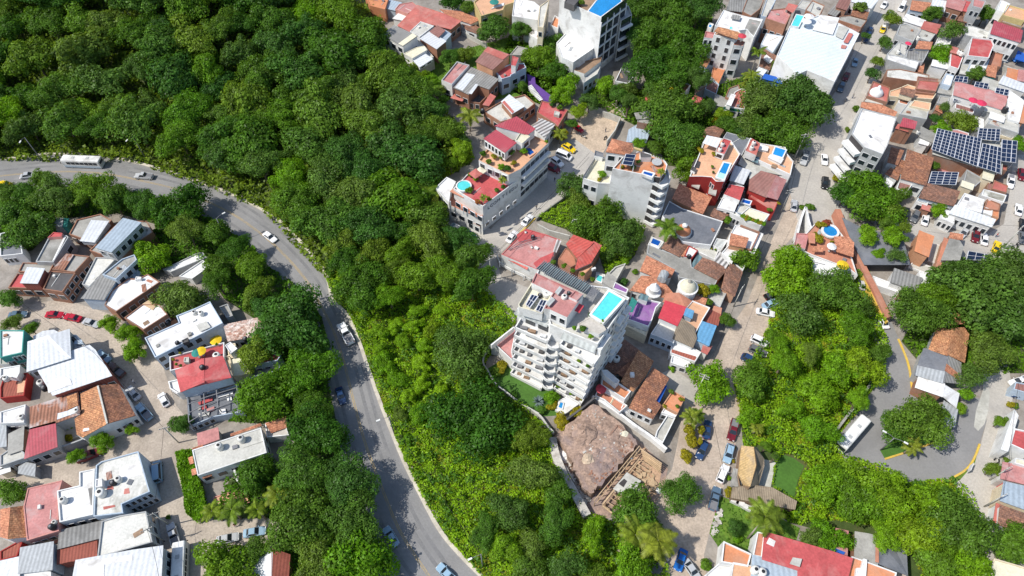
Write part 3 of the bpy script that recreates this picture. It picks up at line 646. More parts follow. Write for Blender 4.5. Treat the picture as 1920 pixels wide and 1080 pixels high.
def bus(rear,front,label,L=10.5,low='greywall',z=0.):
    a=px(rear); b=px(front); A=P(a[0],a[1],3.0); B=P(b[0],b[1],3.0); c=(A+B)/2; ang=eang(A,B); w=2.5; h=3.05
    o=empty('bus',(c.x,c.y,0),ang); tag(o,label,'bus')
    hw=w/2; X=L/2; prof=[(-hw,.35),(-hw,2.6),(-hw+.12,2.95),(-hw+.35,h),(hw-.35,h),(hw-.12,2.95),(hw,2.6),(hw,.35)]
    vs=[];fs=[]
    for x,sc,dz in ((-X,.95,-.06),(-X+.15,1,0),(X-.35,1,0),(X-.08,.97,-.05),(X,.92,-.35)):
        for y,zz in prof: vs.append((x,y*sc,zz+(dz if zz>2 else 0)))
    for i in range(4):
        for j in range(8): fs.append((i*8+j,i*8+(j+1)%8,(i+1)*8+(j+1)%8,(i+1)*8+j))
    fs+=[tuple(reversed(range(8))),tuple(32+j for j in range(8))]
    x=mk_local('body',vs,fs,'white',o)
    bm=bmesh.new(); bm.from_mesh(x.data); bmesh.ops.recalc_face_normals(bm,faces=bm.faces); bm.to_mesh(x.data); bm.free()
    for s in (-1,1):
        for k in range(7): mk_local('side_window',*boxv((-X+1.1+k*(L-2.0)/7+.2,s*(hw+.005),1.55),(L-2.4)/7-.12,.03,.85),'glass',o)
        mk_local('skirt_panel',*boxv((0,s*(hw+.004),.4),L-.6,.03,.75),low,o)
        mk_local('headlight',*boxv((X-.02,s*.85,.75),.08,.35,.2),'lens',o); mk_local('mirror',*boxv((X+.1,s*(hw+.12),1.9),.12,.16,.4),'rubber',o)
    f=[Vector((X-.03,-hw*.86,1.2)),Vector((X-.03,hw*.86,1.2)),Vector((X-.05,hw*.86,2.35)),Vector((X-.05,-hw*.86,2.35))]
    f=[q+Vector((.06,0,0)) for q in f]; mk_local('windscreen',f+[q-Vector((.08,0,0)) for q in f],[(0,1,2,3),(4,7,6,5),(0,4,5,1),(1,5,6,2),(2,6,7,3),(3,7,4,0)],'glass',o)
    mk_local('rear_window',*boxv((-X+.02,0,1.6),.06,1.8,.8),'glass',o)
    for x0 in (-L*.18,L*.2): mk_local('roof_hatch',*boxv((x0,0,h),.75,.75,.10),'greywall',o)
    mb=MB(); mb.tube([(0,-.14,0),(0,.14,0)],.48,14)
    for xx in (X-2.2,-X+2.6):
        for s in (-1,1):
            t=mk_local('wheel',mb.v,mb.f,'rubber',o,loc=(xx,s*(hw-.14),.48))
            m2=MB(); m2.tube([(0,-.15,0),(0,.15,0)],.27,12); mk_local('rim',m2.v,m2.f,'alu',t)
    return o
# ---------------------------------------------------------------- small things
def tank(cx,cy,z,kind,label,r=.62,h=1.25,group=None):
    q=px((cx,cy)); c=P(q[0],q[1],z+h); o=empty('water_tank',(c.x,c.y,z)); tag(o,label,'water tank',group)
    mat='tankblack' if kind=='black' else 'tankwhite'
    m=MB(); pr=[(r*.97,.0)]
    for k in range(4): pr+=[(r,h*(.06+.2*k)),(r*.95,h*(.12+.2*k)),(r,h*(.2+.2*k))]
    pr+=[(r*.8,h*.93),(r*.4,h)]; m.lathe((0,0,0),pr,16); mk_local('body',m.v,m.f,mat,o,True)
    m=MB(); m.lathe((0,0,h-.02),[(r*.42,0),(r*.42,.09),(r*.3,.13)],12); mk_local('lid',m.v,m.f,'tankblack' if kind!='black' else 'steel',o)
    return o
def parasol(cx,cy,z,r,mat,label,sides=10,h=2.3):
    q=px((cx,cy)); c=P(q[0],q[1],z+h); o=empty('parasol',(c.x,c.y,z)); tag(o,label,'parasol')
    m=MB(); m.lathe((0,0,h-.45),[(r,0),(r,.04),(r*.5,.27),(.03,.47)],sides); m.f.append(tuple(reversed(range(sides)))); mk_local('canopy',m.v,m.f,mat,o)
    m=MB(); m.tube([(0,0,0),(0,0,h-.1)],.04,6); mk_local('pole',m.v,m.f,'alu',o)
    m=MB(); m.lathe((0,0,0),[(.3,0),(.3,.1),(.1,.14)],10); mk_local('base',m.v,m.f,'conc',o); return o
def pole(cx,cy,h,label,ang=0.,arms=1,lamp=False,r=.15):
    """cx,cy = foot of the pole"""
    q=px((cx,cy)); c=P(q[0],q[1],0); o=empty('utility_pole' if not lamp else 'street_lamp',(c.x,c.y,0),ang); tag(o,label,'utility pole' if not lamp else 'street lamp')
    m=MB(); m.tube([(0,0,-.2),(0,0,h)],[r,r*.65],8); mk_local('pole',m.v,m.f,'concl' if not lamp else 'steel',o,True)
    if lamp:
        for s in ((1,) if arms==1 else (1,-1)):
            m=MB(); m.tube([(0,0,h-.1),(s*.9,0,h+.35),(s*1.9,0,h+.45)],.05,6); mk_local('arm',m.v,m.f,'steel',o)
            mk_local('lamp_head',*boxv((s*2.2,0,h+.36),.85,.34,.16),'lens',o)
    else:
        for k in range(arms):
            mk_local('crossarm',*boxv((0,0,h-.5-k*.9),2.2,.14,.14),'woodgrey',o)
            for x in (-1,-.35,.35,1):
                m=MB(); m.lathe((x,0,h-.36-k*.9),[(.05,0),(.08,.1),(.04,.2)],6); mk_local('insulator',m.v,m.f,'tankwhite',o)
    return o
def wire(a,b,label,ha,hb,sag=.5):
    A=px(a);B=px(b); A=P(A[0],A[1],0)+Vector((0,0,ha)); B=P(B[0],B[1],0)+Vector((0,0,hb)); m=MB(); n=10
    m.tube([A.lerp(B,i/n)-Vector((0,0,sag*4*(i/n)*(1-i/n))) for i in range(n+1)],.035,4); o=m.build('power_line','rubber'); tag(o,label,'power line'); return o
def solar(ptq,h,nx,ny,label,tilt=.35,post=True,z0=0.):
    """ptq: front-left, front-right, back-right, back-left"""
    p=parse(ptq,h) if isinstance(ptq,str) else ptq
    a,b,c,d=p; cen=(a+b+c+d)/4; o=root('solar_array',Vector((cen.x,cen.y,z0)),label,'solar panels'); ang=eang(a,b)
    def at(u,v,off=0): 
        q=a*(1-u)*(1-v)+b*u*(1-v)+c*u*v+d*(1-u)*v; return q+Vector((0,0,off+tilt*v))
    for i in range(nx):
        for j in range(ny):
            g=.04/nx; gv=.06/ny
            q=[at((i+e)/nx+(g if e==0 else -g),(j+f)/ny+(gv if f==0 else -gv)) for e,f in ((0,0),(1,0),(1,1),(0,1))]
            slab('panel',q,.05,'solar',o,ang)
    mb=MB()
    for i in range(nx+1): mb.beam(at(i/nx,0,-.03),at(i/nx,1,-.03),.2 if i%2==0 else .1,.07)
    for j in range(ny+1): mb.beam(at(0,j/ny,-.035),at(1,j/ny,-.035),.10,.07)
    mb.build('frame','alu',o,ang)
    if post:
        for u,v in ((.05,.1),(.95,.1),(.95,.9),(.05,.9)):
            q=at(u,v,-.1)
            if q.z-z0>.25: mk('post',*boxv((q.x,q.y,z0),.12,.12,q.z-z0),'alu',o)
    return o
def ac(cx,cy,z,label,ang=.4):
    q=px((cx,cy)); c=P(q[0],q[1],z+.7); o=empty('air_conditioner',(c.x,c.y,z),ang); tag(o,label,'air conditioner')
    mk_local('case',*boxv((0,0,.06),1.0,.5,.75),'white',o); m=MB(); m.tube([(.1,-.27,.42),(.1,-.25,.42)],.27,12); mk_local('fan_grille',m.v,m.f,'steel',o); return o
def person(cx,cy,label,top,z=0.,ang=0.,legs='navy'):
    paint(top); paint(legs); q=px((cx,cy)); c=P(q[0],q[1],z+.9); o=empty('person',(c.x,c.y,z),ang); tag(o,label,'person')
    V_=[(0,0,.92),(0,0,1.2),(0,0,1.42),(0,0,1.52),(0,0,1.66),(.10,.0,.86),(.12,.08,.48),(.12,0,.06),(.13,.16,.03),(-.10,0,.86),(-.12,-.06,.48),(-.12,-.10,.06),(-.13,.06,.03),(.2,0,1.38),(.27,.04,1.1),(.25,.22,.92),(-.2,0,1.38),(-.27,.04,1.1),(-.25,.2,.95)]
    E=[(0,1),(1,2),(2,3),(3,4),(0,5),(5,6),(6,7),(7,8),(0,9),(9,10),(10,11),(11,12),(2,13),(13,14),(14,15),(2,16),(16,17),(17,18)]
    rad=[.15,.15,.14,.06,.11,.10,.07,.05,.045,.10,.07,.05,.045,.065,.05,.04,.065,.05,.04]
    me=bpy.data.meshes.new('person_body'); me.from_pydata(V_,E,[]); b=bpy.data.objects.new('body',me); link(b)
    md=b.modifiers.new('s','SKIN'); 
    for i,s in enumerate(me.skin_vertices[0].data): s.radius=(rad[i],rad[i]*.8); s.use_root=(i==0)
    b.modifiers.new('d','SUBSURF').levels=1
    dg=bpy.context.evaluated_depsgraph_get(); nm=bpy.data.meshes.new_from_object(b.evaluated_get(dg)); bpy.data.objects.remove(b)
    for m in ('skin','paint_'+top,'paint_'+legs): nm.materials.append(MAT[m])
    for f in nm.polygons:
        z_=f.center.z; f.material_index=2 if z_<.95 and abs(f.center.x)<.2 else (1 if 1.0<z_<1.45 else 0)
    b=bpy.data.objects.new('body',nm); link(b,o)
    m=MB(); m.lathe((0,-.01,1.66),[(.112,0),(.11,.06),(.07,.11),(.02,.125)],10); mk_local('hair',m.v,m.f,'tankblack',o); return o
def motorbike(cx,cy,ang,label,col='tankblack',rider=None):
    q=px((cx,cy)); c=P(q[0],q[1],.7); o=empty('motorcycle',(c.x,c.y,0),ang); tag(o,label,'motorcycle')
    for x in (-.65,.65):
        m=MB(); m.tube([(0,-.06,0),(0,.06,0)],.31,14); mk_local('wheel',m.v,m.f,'rubber',o,loc=(x,0,.31))
    m=MB(); m.tube([(-.6,0,.45),(-.1,0,.55),(.35,0,.62),(.6,0,.4)],[.1,.16,.17,.08],8); mk_local('body',m.v,m.f,col,o,True)
    mk_local('seat',*boxv((-.28,0,.72),.75,.28,.12),'rubber',o); m=MB(); m.tube([(.38,-.36,1.0),(.45,0,.92),(.38,.36,1.0)],.035,6); mk_local('handlebar',m.v,m.f,'steel',o)
    m=MB(); m.tube([(.45,0,.92),(.62,0,.35)],.05,6); mk_local('fork',m.v,m.f,'alu',o); return o
def wallrun(name,pts,h,t,mat,label,cat='wall',z0=0.,kk=1):
    p=[px(tuple(map(float,s.split(',')))) for s in pts.split()]
    if kk>1: p=smooth(p,kk)
    w=[P(a,b,h) for a,b in p]; vs,fs=ribbon(w,t,z0,h); o=mk(name,vs,fs,mat); tag(o,label,cat); return o
# ---------------------------------------------------------------- ground, roads, slopes
V(0,0,1)
def grid_terrain(name,x0,x1,y0,y1,st,mat,dz,test=None):
    xs=np.arange(x0,x1+.1,st); ys=np.arange(y0,y1+.1,st); vs=[(x,y,hill(x,y)+dz) for y in ys for x in xs]; n=len(xs); fs=[]
    for j in range(len(ys)-1):
        for i in range(n-1):
            if test is None or test((x0+(i+.5)*st),(y0+(j+.5)*st)): fs.append((j*n+i,j*n+i+1,(j+1)*n+i+1,(j+1)*n+i))
    me=bpy.data.meshes.new(name); me.from_pydata(vs,[],fs); me.materials.append(MAT[mat]); me.polygons.foreach_set('use_smooth',[True]*len(fs)); o=bpy.data.objects.new(name,me); link(o); o['kind']='structure'; return o
g=grid_terrain('ground',-900,900,-420,1380,12,'town',-.02)
for vv in g.data.vertices:
    if vv.co.z>.02: vv.co.z-=min(4,vv.co.z*.5+.5)
G1=[(-140,320),(-60,306),(0,300),(118,288),(260,306),(400,350),(490,392),(530,422),(575,470),(612,525),(628,565),(655,590),(674,637),(690,680),(718,760),(757,860),(790,930),(835,1005),(905,1085),(950,1130),(1270,1130),(1240,1030),(1165,985),(1100,960),(1055,880),(1035,815),(985,765),(940,735),(903,690),(950,625),(975,600),(905,540),(895,500),(880,480),(825,440),(815,350),(890,300),(865,240),(820,190),(760,130),(725,70),(690,10),(680,-90),(-260,-90)]
gw=[P(a,b,0) for a,b in G1]; gl=[(p.x,p.y) for p in gw]
far=[(p.x,p.y) for p in (P(680,-90,0),P(-260,-90,0))]
def inG1(x,y): return inpoly(x,y,gl) or (y>215 and x<-44)
grid_terrain('forest_floor',-420,60,20,460,3,'soil',.0,inG1)
G3=[(-40,372),(37,360),(120,353),(250,357),(312,377),(375,393),(410,419),(475,461),(505,501),(552,531),(585,561),(605,601),(618,651),(622,735),(632,800),(642,860),(662,943),(682,1010),(708,1080),(730,1130),(540,1130),(500,1040),(560,1000),(500,970),(400,975),(430,900),(540,880),(560,800),(430,790),(450,750),(500,690),(480,600),(420,560),(380,500),(300,500),(290,420),(220,400),(120,410),(60,470),(-40,480)]
G4=[(1375,720),(1405,680),(1440,610),(1455,470),(1500,470),(1560,500),(1622,520),(1650,580),(1660,640),(1651,712),(1625,745),(1609,773),(1562,828),(1583,856),(1640,870),(1700,905),(1781,898),(1812,930),(1842,1000),(1835,1130),(1590,1130),(1560,1000),(1480,980),(1440,950),(1400,900),(1390,800)]
G6=[(1160,-30),(1335,-30),(1335,60),(1310,150),(1300,190),(1335,240),(1310,320),(1250,310),(1220,250),(1150,215),(1100,190),(1085,150),(1020,200),(960,170),(940,110),(960,60),(1000,100),(1090,150),(1150,175),(1215,165),(1180,60)]
G7=[(1005,410),(1065,365),(1090,340),(1150,400),(1210,430),(1190,480),(1140,530),(1120,470),(1060,430)]
G8=[(1690,640),(1740,560),(1770,490),(1960,480),(1960,700),(1850,700),(1740,700)]
G9=[(1345,160),(1440,130),(1560,160),(1520,240),(1490,290),(1350,250),(1290,220)]
G10=[(1562,350),(1640,340),(1690,370),(1690,490),(1610,500),(1590,440)]
G11=[(1290,740),(1260,880),(1200,960),(1150,1000),(1180,1130),(1270,1130),(1280,1000),(1300,850),(1320,760)]
G12=[(1330,1000),(1350,930),(1440,960),(1500,990),(1480,1060),(1400,1040),(1350,1030)]
G13=[(800,100),(880,90),(990,60),(1060,120),(1030,200),(960,180),(880,200),(800,160)]
for nm,g_,m_ in (('slope',G3,'soil'),('slope',G4,'soil'),('slope',G6,'soil'),('slope',G7,'soil'),('slope',G8,'soil'),('slope',G9,'soil'),('slope',G10,'town'),('slope',G11,'dirt'),('slope',G12,'grass'),('slope',G13,'grass')):
    sheet(nm,g_,.004,m_)
outer=[(-120,312),(-60,306),(0,301),(60,292),(118,289),(190,293),(260,307),(330,326),(400,351),(450,372),(490,393),(525,415),(565,455),(597,493),(613,520),(625,563),(652,592),(672,637),(687,680),(697,710),(715,760),(755,860),(789,929),(820,987),(852,1029),(902,1080),(950,1125)]
inner=[(-120,400),(-60,380),(0,361),(37,359),(120,352),(250,356),(312,376),(375,392),(410,418),(475,460),(505,500),(552,530),(585,560),(605,600),(618,650),(622,735),(632,800),(642,860),(662,943),(682,1010),(708,1080),(735,1125)]
so_,si_=smooth(outer,4),smooth(inner,4)
sheet('road',so_+list(reversed(si_)),.030,'asphalt')
kerb('kerb',outer,.8,0,.28,'kerbstone',kind='structure',jit=.12)
def resamp(p,n):
    L=[0]
    for i in range(1,len(p)): L.append(L[-1]+math.hypot(p[i][0]-p[i-1][0],p[i][1]-p[i-1][1]))
    out=[];j=0
    for k in range(n):
        t=L[-1]*k/(n-1)
        while j<len(p)-2 and L[j+1]<t: j+=1
        f=(t-L[j])/max(1e-6,L[j+1]-L[j]); out.append((p[j][0]+(p[j+1][0]-p[j][0])*f,p[j][1]+(p[j+1][1]-p[j][1])*f))
    return out
# centre line: measured on the photograph
cl=[(-60,338),(0,330),(100,322),(190,325),(270,340),(337,357),(400,383),(450,410),(500,447),(535,480),(570,520),(595,560),(625,620),(645,680),(665,760),(680,815),(695,860),(727,943),(741,977),(758,1010),(779,1043),(802,1077),(830,1120)]
clw=[P(a,b,0) for a,b in smooth(cl,6)]; ROADW[:]=clw[::3]
for off in (-.17,.17):
    vs,fs=ribbon(clw,.13,.034,.0365,off=off); o=mk('road_marking',vs,fs,'roadyellow'); o['kind']='structure'
for off in (-4.2,-2.6,2.2,3.9):
    vs,fs=ribbon(clw,.75,.0315,.0335,off=off); o=mk('road_wear',vs,fs,'track'); o['kind']='structure'
for i,(t,o_,l_,w_) in enumerate(((18,2.5,9,2.6),(44,-3,6,2.2),(70,3,12,2.4),(95,-2,5,3),(112,2.6,7,2))):
    sg=clw[t:t+max(3,l_//2)]; vs,fs=ribbon(sg,w_,.0338,.0341+i*.0001,off=o_); o=mk('road_patch',vs,fs,'track' if i%2 else 'asphalt2'); o['kind']='structure'
cobble=[(-60,570),(60,570),(120,560),(210,590),(300,670),(330,760),(385,825),(362,850),(400,980),(500,970),(560,1000),(500,1060),(360,1130),(300,1130),(300,900),(80,930),(-60,950),(-60,850),(200,850),(250,780),(150,640),(40,640),(-60,640)]
sheet('street',cobble,.012,'cobble')
sheet('street',[(1050,250),(1120,215),(1160,185),(1175,215),(1160,240),(1110,320),(1062,368),(1005,412),(960,455),(930,482),(940,520),(1005,545),(990,580),(962,602),(905,540),(902,500),(880,478),(838,445),(822,420),(860,380),(920,430),(1040,300)],.014,'street')
sheet('dirt_lot',[(1050,265),(1100,210),(1150,195),(1168,215),(1160,240),(1125,295),(1080,262)],.018,'sand')
sheet('street',[(1630,-60),(1712,-60),(1680,40),(1640,130),(1600,220),(1572,300),(1568,345),(1590,400),(1585,440),(1615,520),(1560,480),(1500,430),(1478,350),(1500,290),(1540,220),(1570,165),(1600,100)],.016,'street')
sheet('pavement',[(1712,-60),(1690,60),(1650,140),(1606,230),(1582,310),(1590,345),(1572,345),(1566,300),(1594,220),(1634,130),(1674,40),(1690,-60)],.12,'pave')
sheet('street',[(1485,345),(1470,400),(1447,450),(1420,520),(1400,570),(1345,650),(1320,690),(1285,745),(1275,800),(1268,850),(1262,900),(1250,960),(1235,1040),(1230,1130),(1330,1130),(1320,1040),(1335,980),(1352,930),(1372,860),(1388,800),(1395,730),(1415,690),(1440,640),(1446,590),(1450,540),(1455,480),(1490,440),(1525,400)],.014,'dirt')
sheet('alley',[(1240,700),(1262,690),(1310,725),(1300,760),(1250,730)],.017,'street')
sheet('road',[(1651,712),(1640,640),(1612,545),(1595,510),(1585,430),(1612,495),(1640,540),(1665,590),(1690,645),(1708,690),(1712,735),(1735,770),(1790,785),(1800,770),(1830,745),(1845,750),(1850,790),(1836,834),(1819,872),(1781,898),(1740,915),(1700,930),(1640,885),(1583,862),(1558,832),(1609,773)],.022,'asphalt')
sheet('traffic_island',[(1650,844),(1667,827),(1700,775),(1780,780),(1790,800),(1754,829),(1700,846),(1659,860)],.15,'lawn')
sheet('street',[(1838,660),(1890,680),(1900,740),(1885,830),(1872,900),(1862,1000),(1868,1130),(1825,1130),(1842,1000),(1812,940),(1800,925),(1783,900),(1822,876),(1838,836),(1850,790),(1845,750)],.026,'street')
sheet('patch',[(1846,722),(1856,735),(1853,770),(1846,795),(1834,808),(1826,800),(1830,770)],.031,'concl')
sheet('grass_verge',[(1836,836),(1828,868),(1800,900),(1770,915),(1784,899),(1819,873)],.032,'grass')
sheet('street',[(1900,290),(1990,290),(1990,540),(1850,500),(1770,470),(1690,450),(1640,425),(1640,375),(1700,395),(1770,430),(1850,440),(1882,420),(1895,350)],.014,'street')
sheet('yard',[(1650,1000),(1690,960),(1700,1080),(1600,1130)],.013,'dirt')
V(890,600,6); q=lambda s:[px(tuple(map(float,t.split(',')))) for t in s.split()]
sheet('lawn',q('120,560 260,480 430,500 410,600 740,790 870,790 960,960 1000,1070 700,1090 480,930 250,760'),.02,'lawn')
V(1260,760,5.647)
sheet('lawn',q('1090,640 1180,520 1290,560 1400,640 1330,800 1290,990 1065,890'),.02,'lawn')
sheet('courtyard',q('930,560 1100,600 1040,890 850,860'),.022,'concl')
V(1000,740,4.32)
sheet('building_plot',q('160,350 280,210 500,50 880,400 1090,600 1050,780 930,980 600,1000 430,1020 150,560'),.024,'earth')
sheet('building_plot',q('700,560 900,420 1040,620 1000,800 850,900 700,850'),.028,'orangeearth')
V(0,0,1)
# kerbs and long walls
kerb('yellow_kerb',[(1684,636),(1699,672),(1706,700),(1710,735)],.45,0,.22,'yellowkerb','yellow painted kerb along the bend by the tiled sheds','kerb')
kerb('yellow_kerb',[(1659,861),(1700,848),(1740,834),(1756,828)],.4,0,.24,'yellowkerb','yellow kerb on the lower edge of the grass island','kerb')
kerb('yellow_kerb',[(1780,899),(1805,885),(1820,870),(1830,850),(1836,833)],.4,0,.26,'yellowkerb','yellow kerb on the outside of the hairpin bend','kerb')
kerb('retaining_wall',[(1571,392),(1583,422),(1601,462),(1623,507),(1643,545),(1661,582),(1669,594)],1.5,0,2.8,'terra','long terracotta topped wall curving beside the narrow road','wall',zp=2.8)
kerb('kerb_edge',[(1606,486),(1617,512),(1635,549),(1653,586),(1664,604)],.5,0,2.0,'yellowkerb','faded yellow edge strip along the foot of the terracotta wall','kerb',zp=2.0)
kerb('retaining_wall',[(1642,700),(1625,728),(1605,757),(1580,790),(1556,822)],.5,0,1.5,'conc','low grey wall between the bus road and the thicket','wall')
kerb('boundary_wall',[(1100,352),(1062,372),(1020,402),(1005,415)],.3,0,1.2,'conc','low grey wall along the overgrown lot by the sloping street','wall')
kerb('kerb_edge',[(1003,410),(985,428),(973,440)],.5,0,.3,'yellowkerb','short yellow kerb beside the red roofed restaurant','kerb')
V(1000,740,4.32)
kerb('boundary_wall',[px((x,y)) for x,y in ((155,370),(170,480),(230,640),(330,820),(430,1000))],1.7,0,1.8,'rubble','pale rubble wall on the downhill side of the building plot','wall')
kerb('boundary_wall',[px((x,y)) for x,y in ((0,150),(60,200),(110,270),(165,330))],.45,0,1.4,'concl','thin pale garden wall running down to the building plot','wall')
V(890,600,6)
kerb('boundary_wall',[px((x,y)) for x,y in ((190,300),(95,480),(160,620),(240,750),(340,830),(480,940),(640,1040),(720,1085))],.35,0,1.5,'concl','curved white wall round the lawn below the white tower','wall')
V(0,0,1)
# ---------------------------------------------------------------- planting
UAV+=[[(p.x,p.y) for p in (P(a,b,0) for a,b in pp)] for pp in ([(1453,870),(1469,850),(1488,857),(1510,873),(1497,902),(1488,938),(1447,917)],[(1365,840),(1440,835),(1450,870),(1445,925),(1360,930)],[(1500,985),(1560,975),(1720,1000),(1720,1120),(1480,1120)])]
undergrowth('undergrowth',[G1[9:38]],'leafscrub',22,.25,2.4,'bright low scrub over the slope beside the main road',1)
undergrowth('undergrowth',[[(-140,320),(0,302),(260,308),(490,394),(612,525),(830,440),(815,350),(890,300),(820,190),(700,20),(300,0),(-100,0)]],'leafmid',5.5,.5,5.0,'tangled green undergrowth beneath the hillside forest',2,True)
undergrowth('undergrowth',[G1[9:38],G4],'leafmid',9,.28,2.4,'darker creeper patches on the scrub slopes',31,thr=.62,gs=77)
undergrowth('undergrowth',[G1[9:38],G4],'leafgold',7,.24,1.2,'yellowish grass patches on the scrub slopes',32,thr=-.34,gs=78)
undergrowth('undergrowth',[G3],'leafmid',8,.36,3.0,'green undergrowth beneath the trees left of the main road',3)
undergrowth('undergrowth',[G4],'leafscrub',20,.26,2.6,'bright green scrub filling the plot inside the hairpin road',4)
undergrowth('undergrowth',[G6,G9,G8],'leafmid',7,.36,2.0,'dark green undergrowth beneath the town trees',5)
undergrowth('undergrowth',[G7],'leafscrub',16,.24,2.0,'dense bright green scrub on the overgrown corner lot',6)
undergrowth('ground_cover',[G12,G13,[(860,860),(960,850),(960,900),(880,900)]],'leafmid',3,.22,.35,'short rough grass and weeds in small yards',7)
# large trees placed one by one: (centre, crown size in photo pixels)
BIG='broad spreading tree crown above '
tree(1835,560,150,'biggrey','largest of the dusty olive trees, spreading over the shed roofs at the right',ht=11)
tree(1900,600,120,'biggrey','olive green tree at the right edge behind the tiled shed',ht=10)
tree(1885,520,110,'biggrey','olive green tree below the yellow taxi street at the right edge',ht=10)
tree(1790,530,90,'biggrey','olive tree with dry twigs beside the small solar carport',ht=9)
tree(1715,592,100,'bigdark','dark olive tree overhanging the end of the terracotta wall',ht=9)
tree(1745,560,70,'big','lighter green feathery tree above the end of the terracotta wall',ht=8)
tree(1850,660,80,'big','green tree at the top of the right hand gravel street',ht=8)
tree(1724,790,106,'big','broad green tree standing on the grass island of the hairpin',ht=8.5)
tree(1680,800,60,'leafmid','smaller pale green tree on the left side of the grass island',ht=6)
tree(1625,375,105,'big','wide tree with pale blossom on the corner above the terracotta wall',ht=9)
tree(1585,365,60,'leafdark','dark round tree on the street corner beside the grey car',ht=7)
tree(1660,400,55,'leafmid','light green tree above the parked cars near the wide corner tree',ht=7)
tree(1505,200,110,'bigdark','dark spreading tree between the pale warehouse and the long street',ht=10)
tree(1430,190,95,'big','bright broad tree beside the blue tarpaulin',ht=9)
tree(1465,250,90,'bigdark','dark tree above the shaded yard with two rooftop pools below',ht=9)
tree(1400,240,60,'leafmid','green tree left of the dark yard near the pool terraces',ht=7)
tree(1275,270,95,'big','broad smooth tree behind the curved orange terrace',ht=9)
tree(1250,210,110,'bigdark','dark olive spreading tree behind the roof of the small blue tarp house',ht=10)
tree(1300,320,60,'leafmid','lower green tree between the curved terrace and the red house',ht=7)
for a in ((1200,10,80),(1260,30,95),(1310,20,70),(1230,75,90),(1290,90,90),(1220,130,85),(1275,140,80),(1310,150,50),(1195,60,60)):
    tree(*a,'bigdark','tall dark tree in the grove right of the glass fronted white hotel','grove beside the white hotel',ht=11)
tree(1120,415,100,'bigdark','dark tree on the overgrown lot below the large white blank wall',ht=6)
tree(1165,450,80,'biggrey','grey green tree on the right of the overgrown corner lot',ht=6)
tree(1075,350,60,'leafdark','dark tree at the street end of the overgrown corner lot',ht=7)
tree(1085,385,50,'leafmid','leafy tree just below the cream roof deck on the corner lot',ht=5)
tree(895,785,150,'bigdark','wide dark tree downhill of the lawn of the white tower',ht=9)
tree(865,665,105,'biggrey','round grey green tree left of the white tower terrace',ht=8)
tree(678,538,100,'bigdark','dark rounded tree leaning over the outside of the main road bend',ht=10)
tree(560,390,100,'big','bright green tree overhanging the main road just past the white car',ht=10)
tree(620,420,110,'big','broad green tree above the bare trunks by the main road bend',ht=10)
tree(550,610,140,'bigdark','largest dark tree on the left verge of the main road',ht=10)
tree(580,700,100,'big','yellow green tree between the red roof and the main road',ht=9)
tree(500,745,110,'big','yellow green tree beside the blue grey wall of the red roofed house',ht=8)
tree(590,812,110,'bigdark','round dark tree throwing a shadow on the main road below the blue car',ht=9)
tree(585,770,70,'bigdark','dark tree just left of the blue car on the main road',ht=8)
tree(655,905,95,'bigdark','dark tree with a pale bare trunk beside the main road',ht=9)
tree(560,985,120,'bigdark','dark tree above the two silver cars in the cobbled street',ht=9)
tree(665,985,110,'biggrey','feathery tree beside the light blue car on the main road',ht=9)
tree(680,1050,120,'leafbright','bright green tree at the bottom edge beside the main road',ht=8)
tree(600,1060,100,'big','green tree at the bottom edge left of the bright one',ht=8)
tree(480,890,75,'leafdark','dark round tree in front of the long concrete roof',ht=6)
tree(425,1065,100,'leafmid','green tree at the bottom beside the white corrugated shed',ht=7)
tree(480,1030,0.1+45,'leafmid','small green tree below the parked silver cars',ht=5)
tree(340,560,80,'leafmid','green tree behind the white roofed houses',ht=7)
tree(290,482,65,'leafbright','bright green tree beside the grey block house',ht=6)
tree(340,400,100,'bigdark','dark tree with a palm top at the bend inside of the main road',ht=9)
tree(108,370,80,'biggrey','grey green dome shaped tree inside the bend at the left edge',ht=9)
tree(172,356,72,'big','light green tree close to the white bus',ht=9)
tree(60,430,80,'leafdark','dark green tree behind the grey flat roofs at the left edge',ht=7)
tree(212,376,60,'leafdark','dark tree behind the blue metal roof',ht=8)
tree(25,395,60,'leafmid','green tree at the left edge below the yellow car',ht=7)
tree(20,560,40,'leafmid','small tree at the left edge of the cobbled street',ht=5)
tree(15,360,40,'leafdark','dark tree at the far left hiding part of the main road',ht=7)
for a in ((207,608,36),(243,625,40),(250,660,46)):
    tree(*a,'leafbright','small round street tree in front of the white roofed houses','three street trees beside the white roofs',ht=4.6)
tree(23,605,30,'leafmid','small tree beside the teal walled white house, left one',ht=4)
tree(57,617,26,'leafmid','small round tree beside the teal walled white house, right one',ht=4)
tree(340,795,42,'leafdark','round tree at the corner of the open framed house',ht=4.5)
tree(25,925,52,'leafmid','round tree beside the orange tiled roof at the left edge',ht=5)
tree(193,828,38,'leafbright','small street tree in front of the tiled roof house wall',ht=4)
tree(142,855,28,'leafbright','small street tree beside the maroon pickup',ht=4)
tree(245,807,20,'leafbright','smallest street tree below the tiled roof corner',ht=3)
tree(1333,715,80,'leafbright','bright tree above the street junction by the utility pole',ht=7)
tree(1408,712,70,'leafmid','green tree left of the dark parked cars',ht=7)
tree(1273,925,70,'big','tree beside the building plot that shades the dirt street',ht=6.5)
tree(1195,965,90,'leafmid','tree below the timber formwork of the building plot',ht=6.5)
tree(1395,490,110*.55,'leafmid','small leafy tree outside the brown tiled roofs',ht=5)
tree(1362,600,30,'leafdark','small dark tree on the street edge by the blue roof',ht=4)
tree(1490,495,70,'leafbright','bright tree in front of the pale blank wall of the corner house',ht=7)
tree(1475,535,85,'leafbright','bright yellow green tree on the left of the thicket',ht=7)
tree(1500,590,90,'leafgrey','blue green rounded tree inside the thicket',ht=8)
tree(1560,550,95,'big','broad green tree in the upper part of the thicket',ht=8)
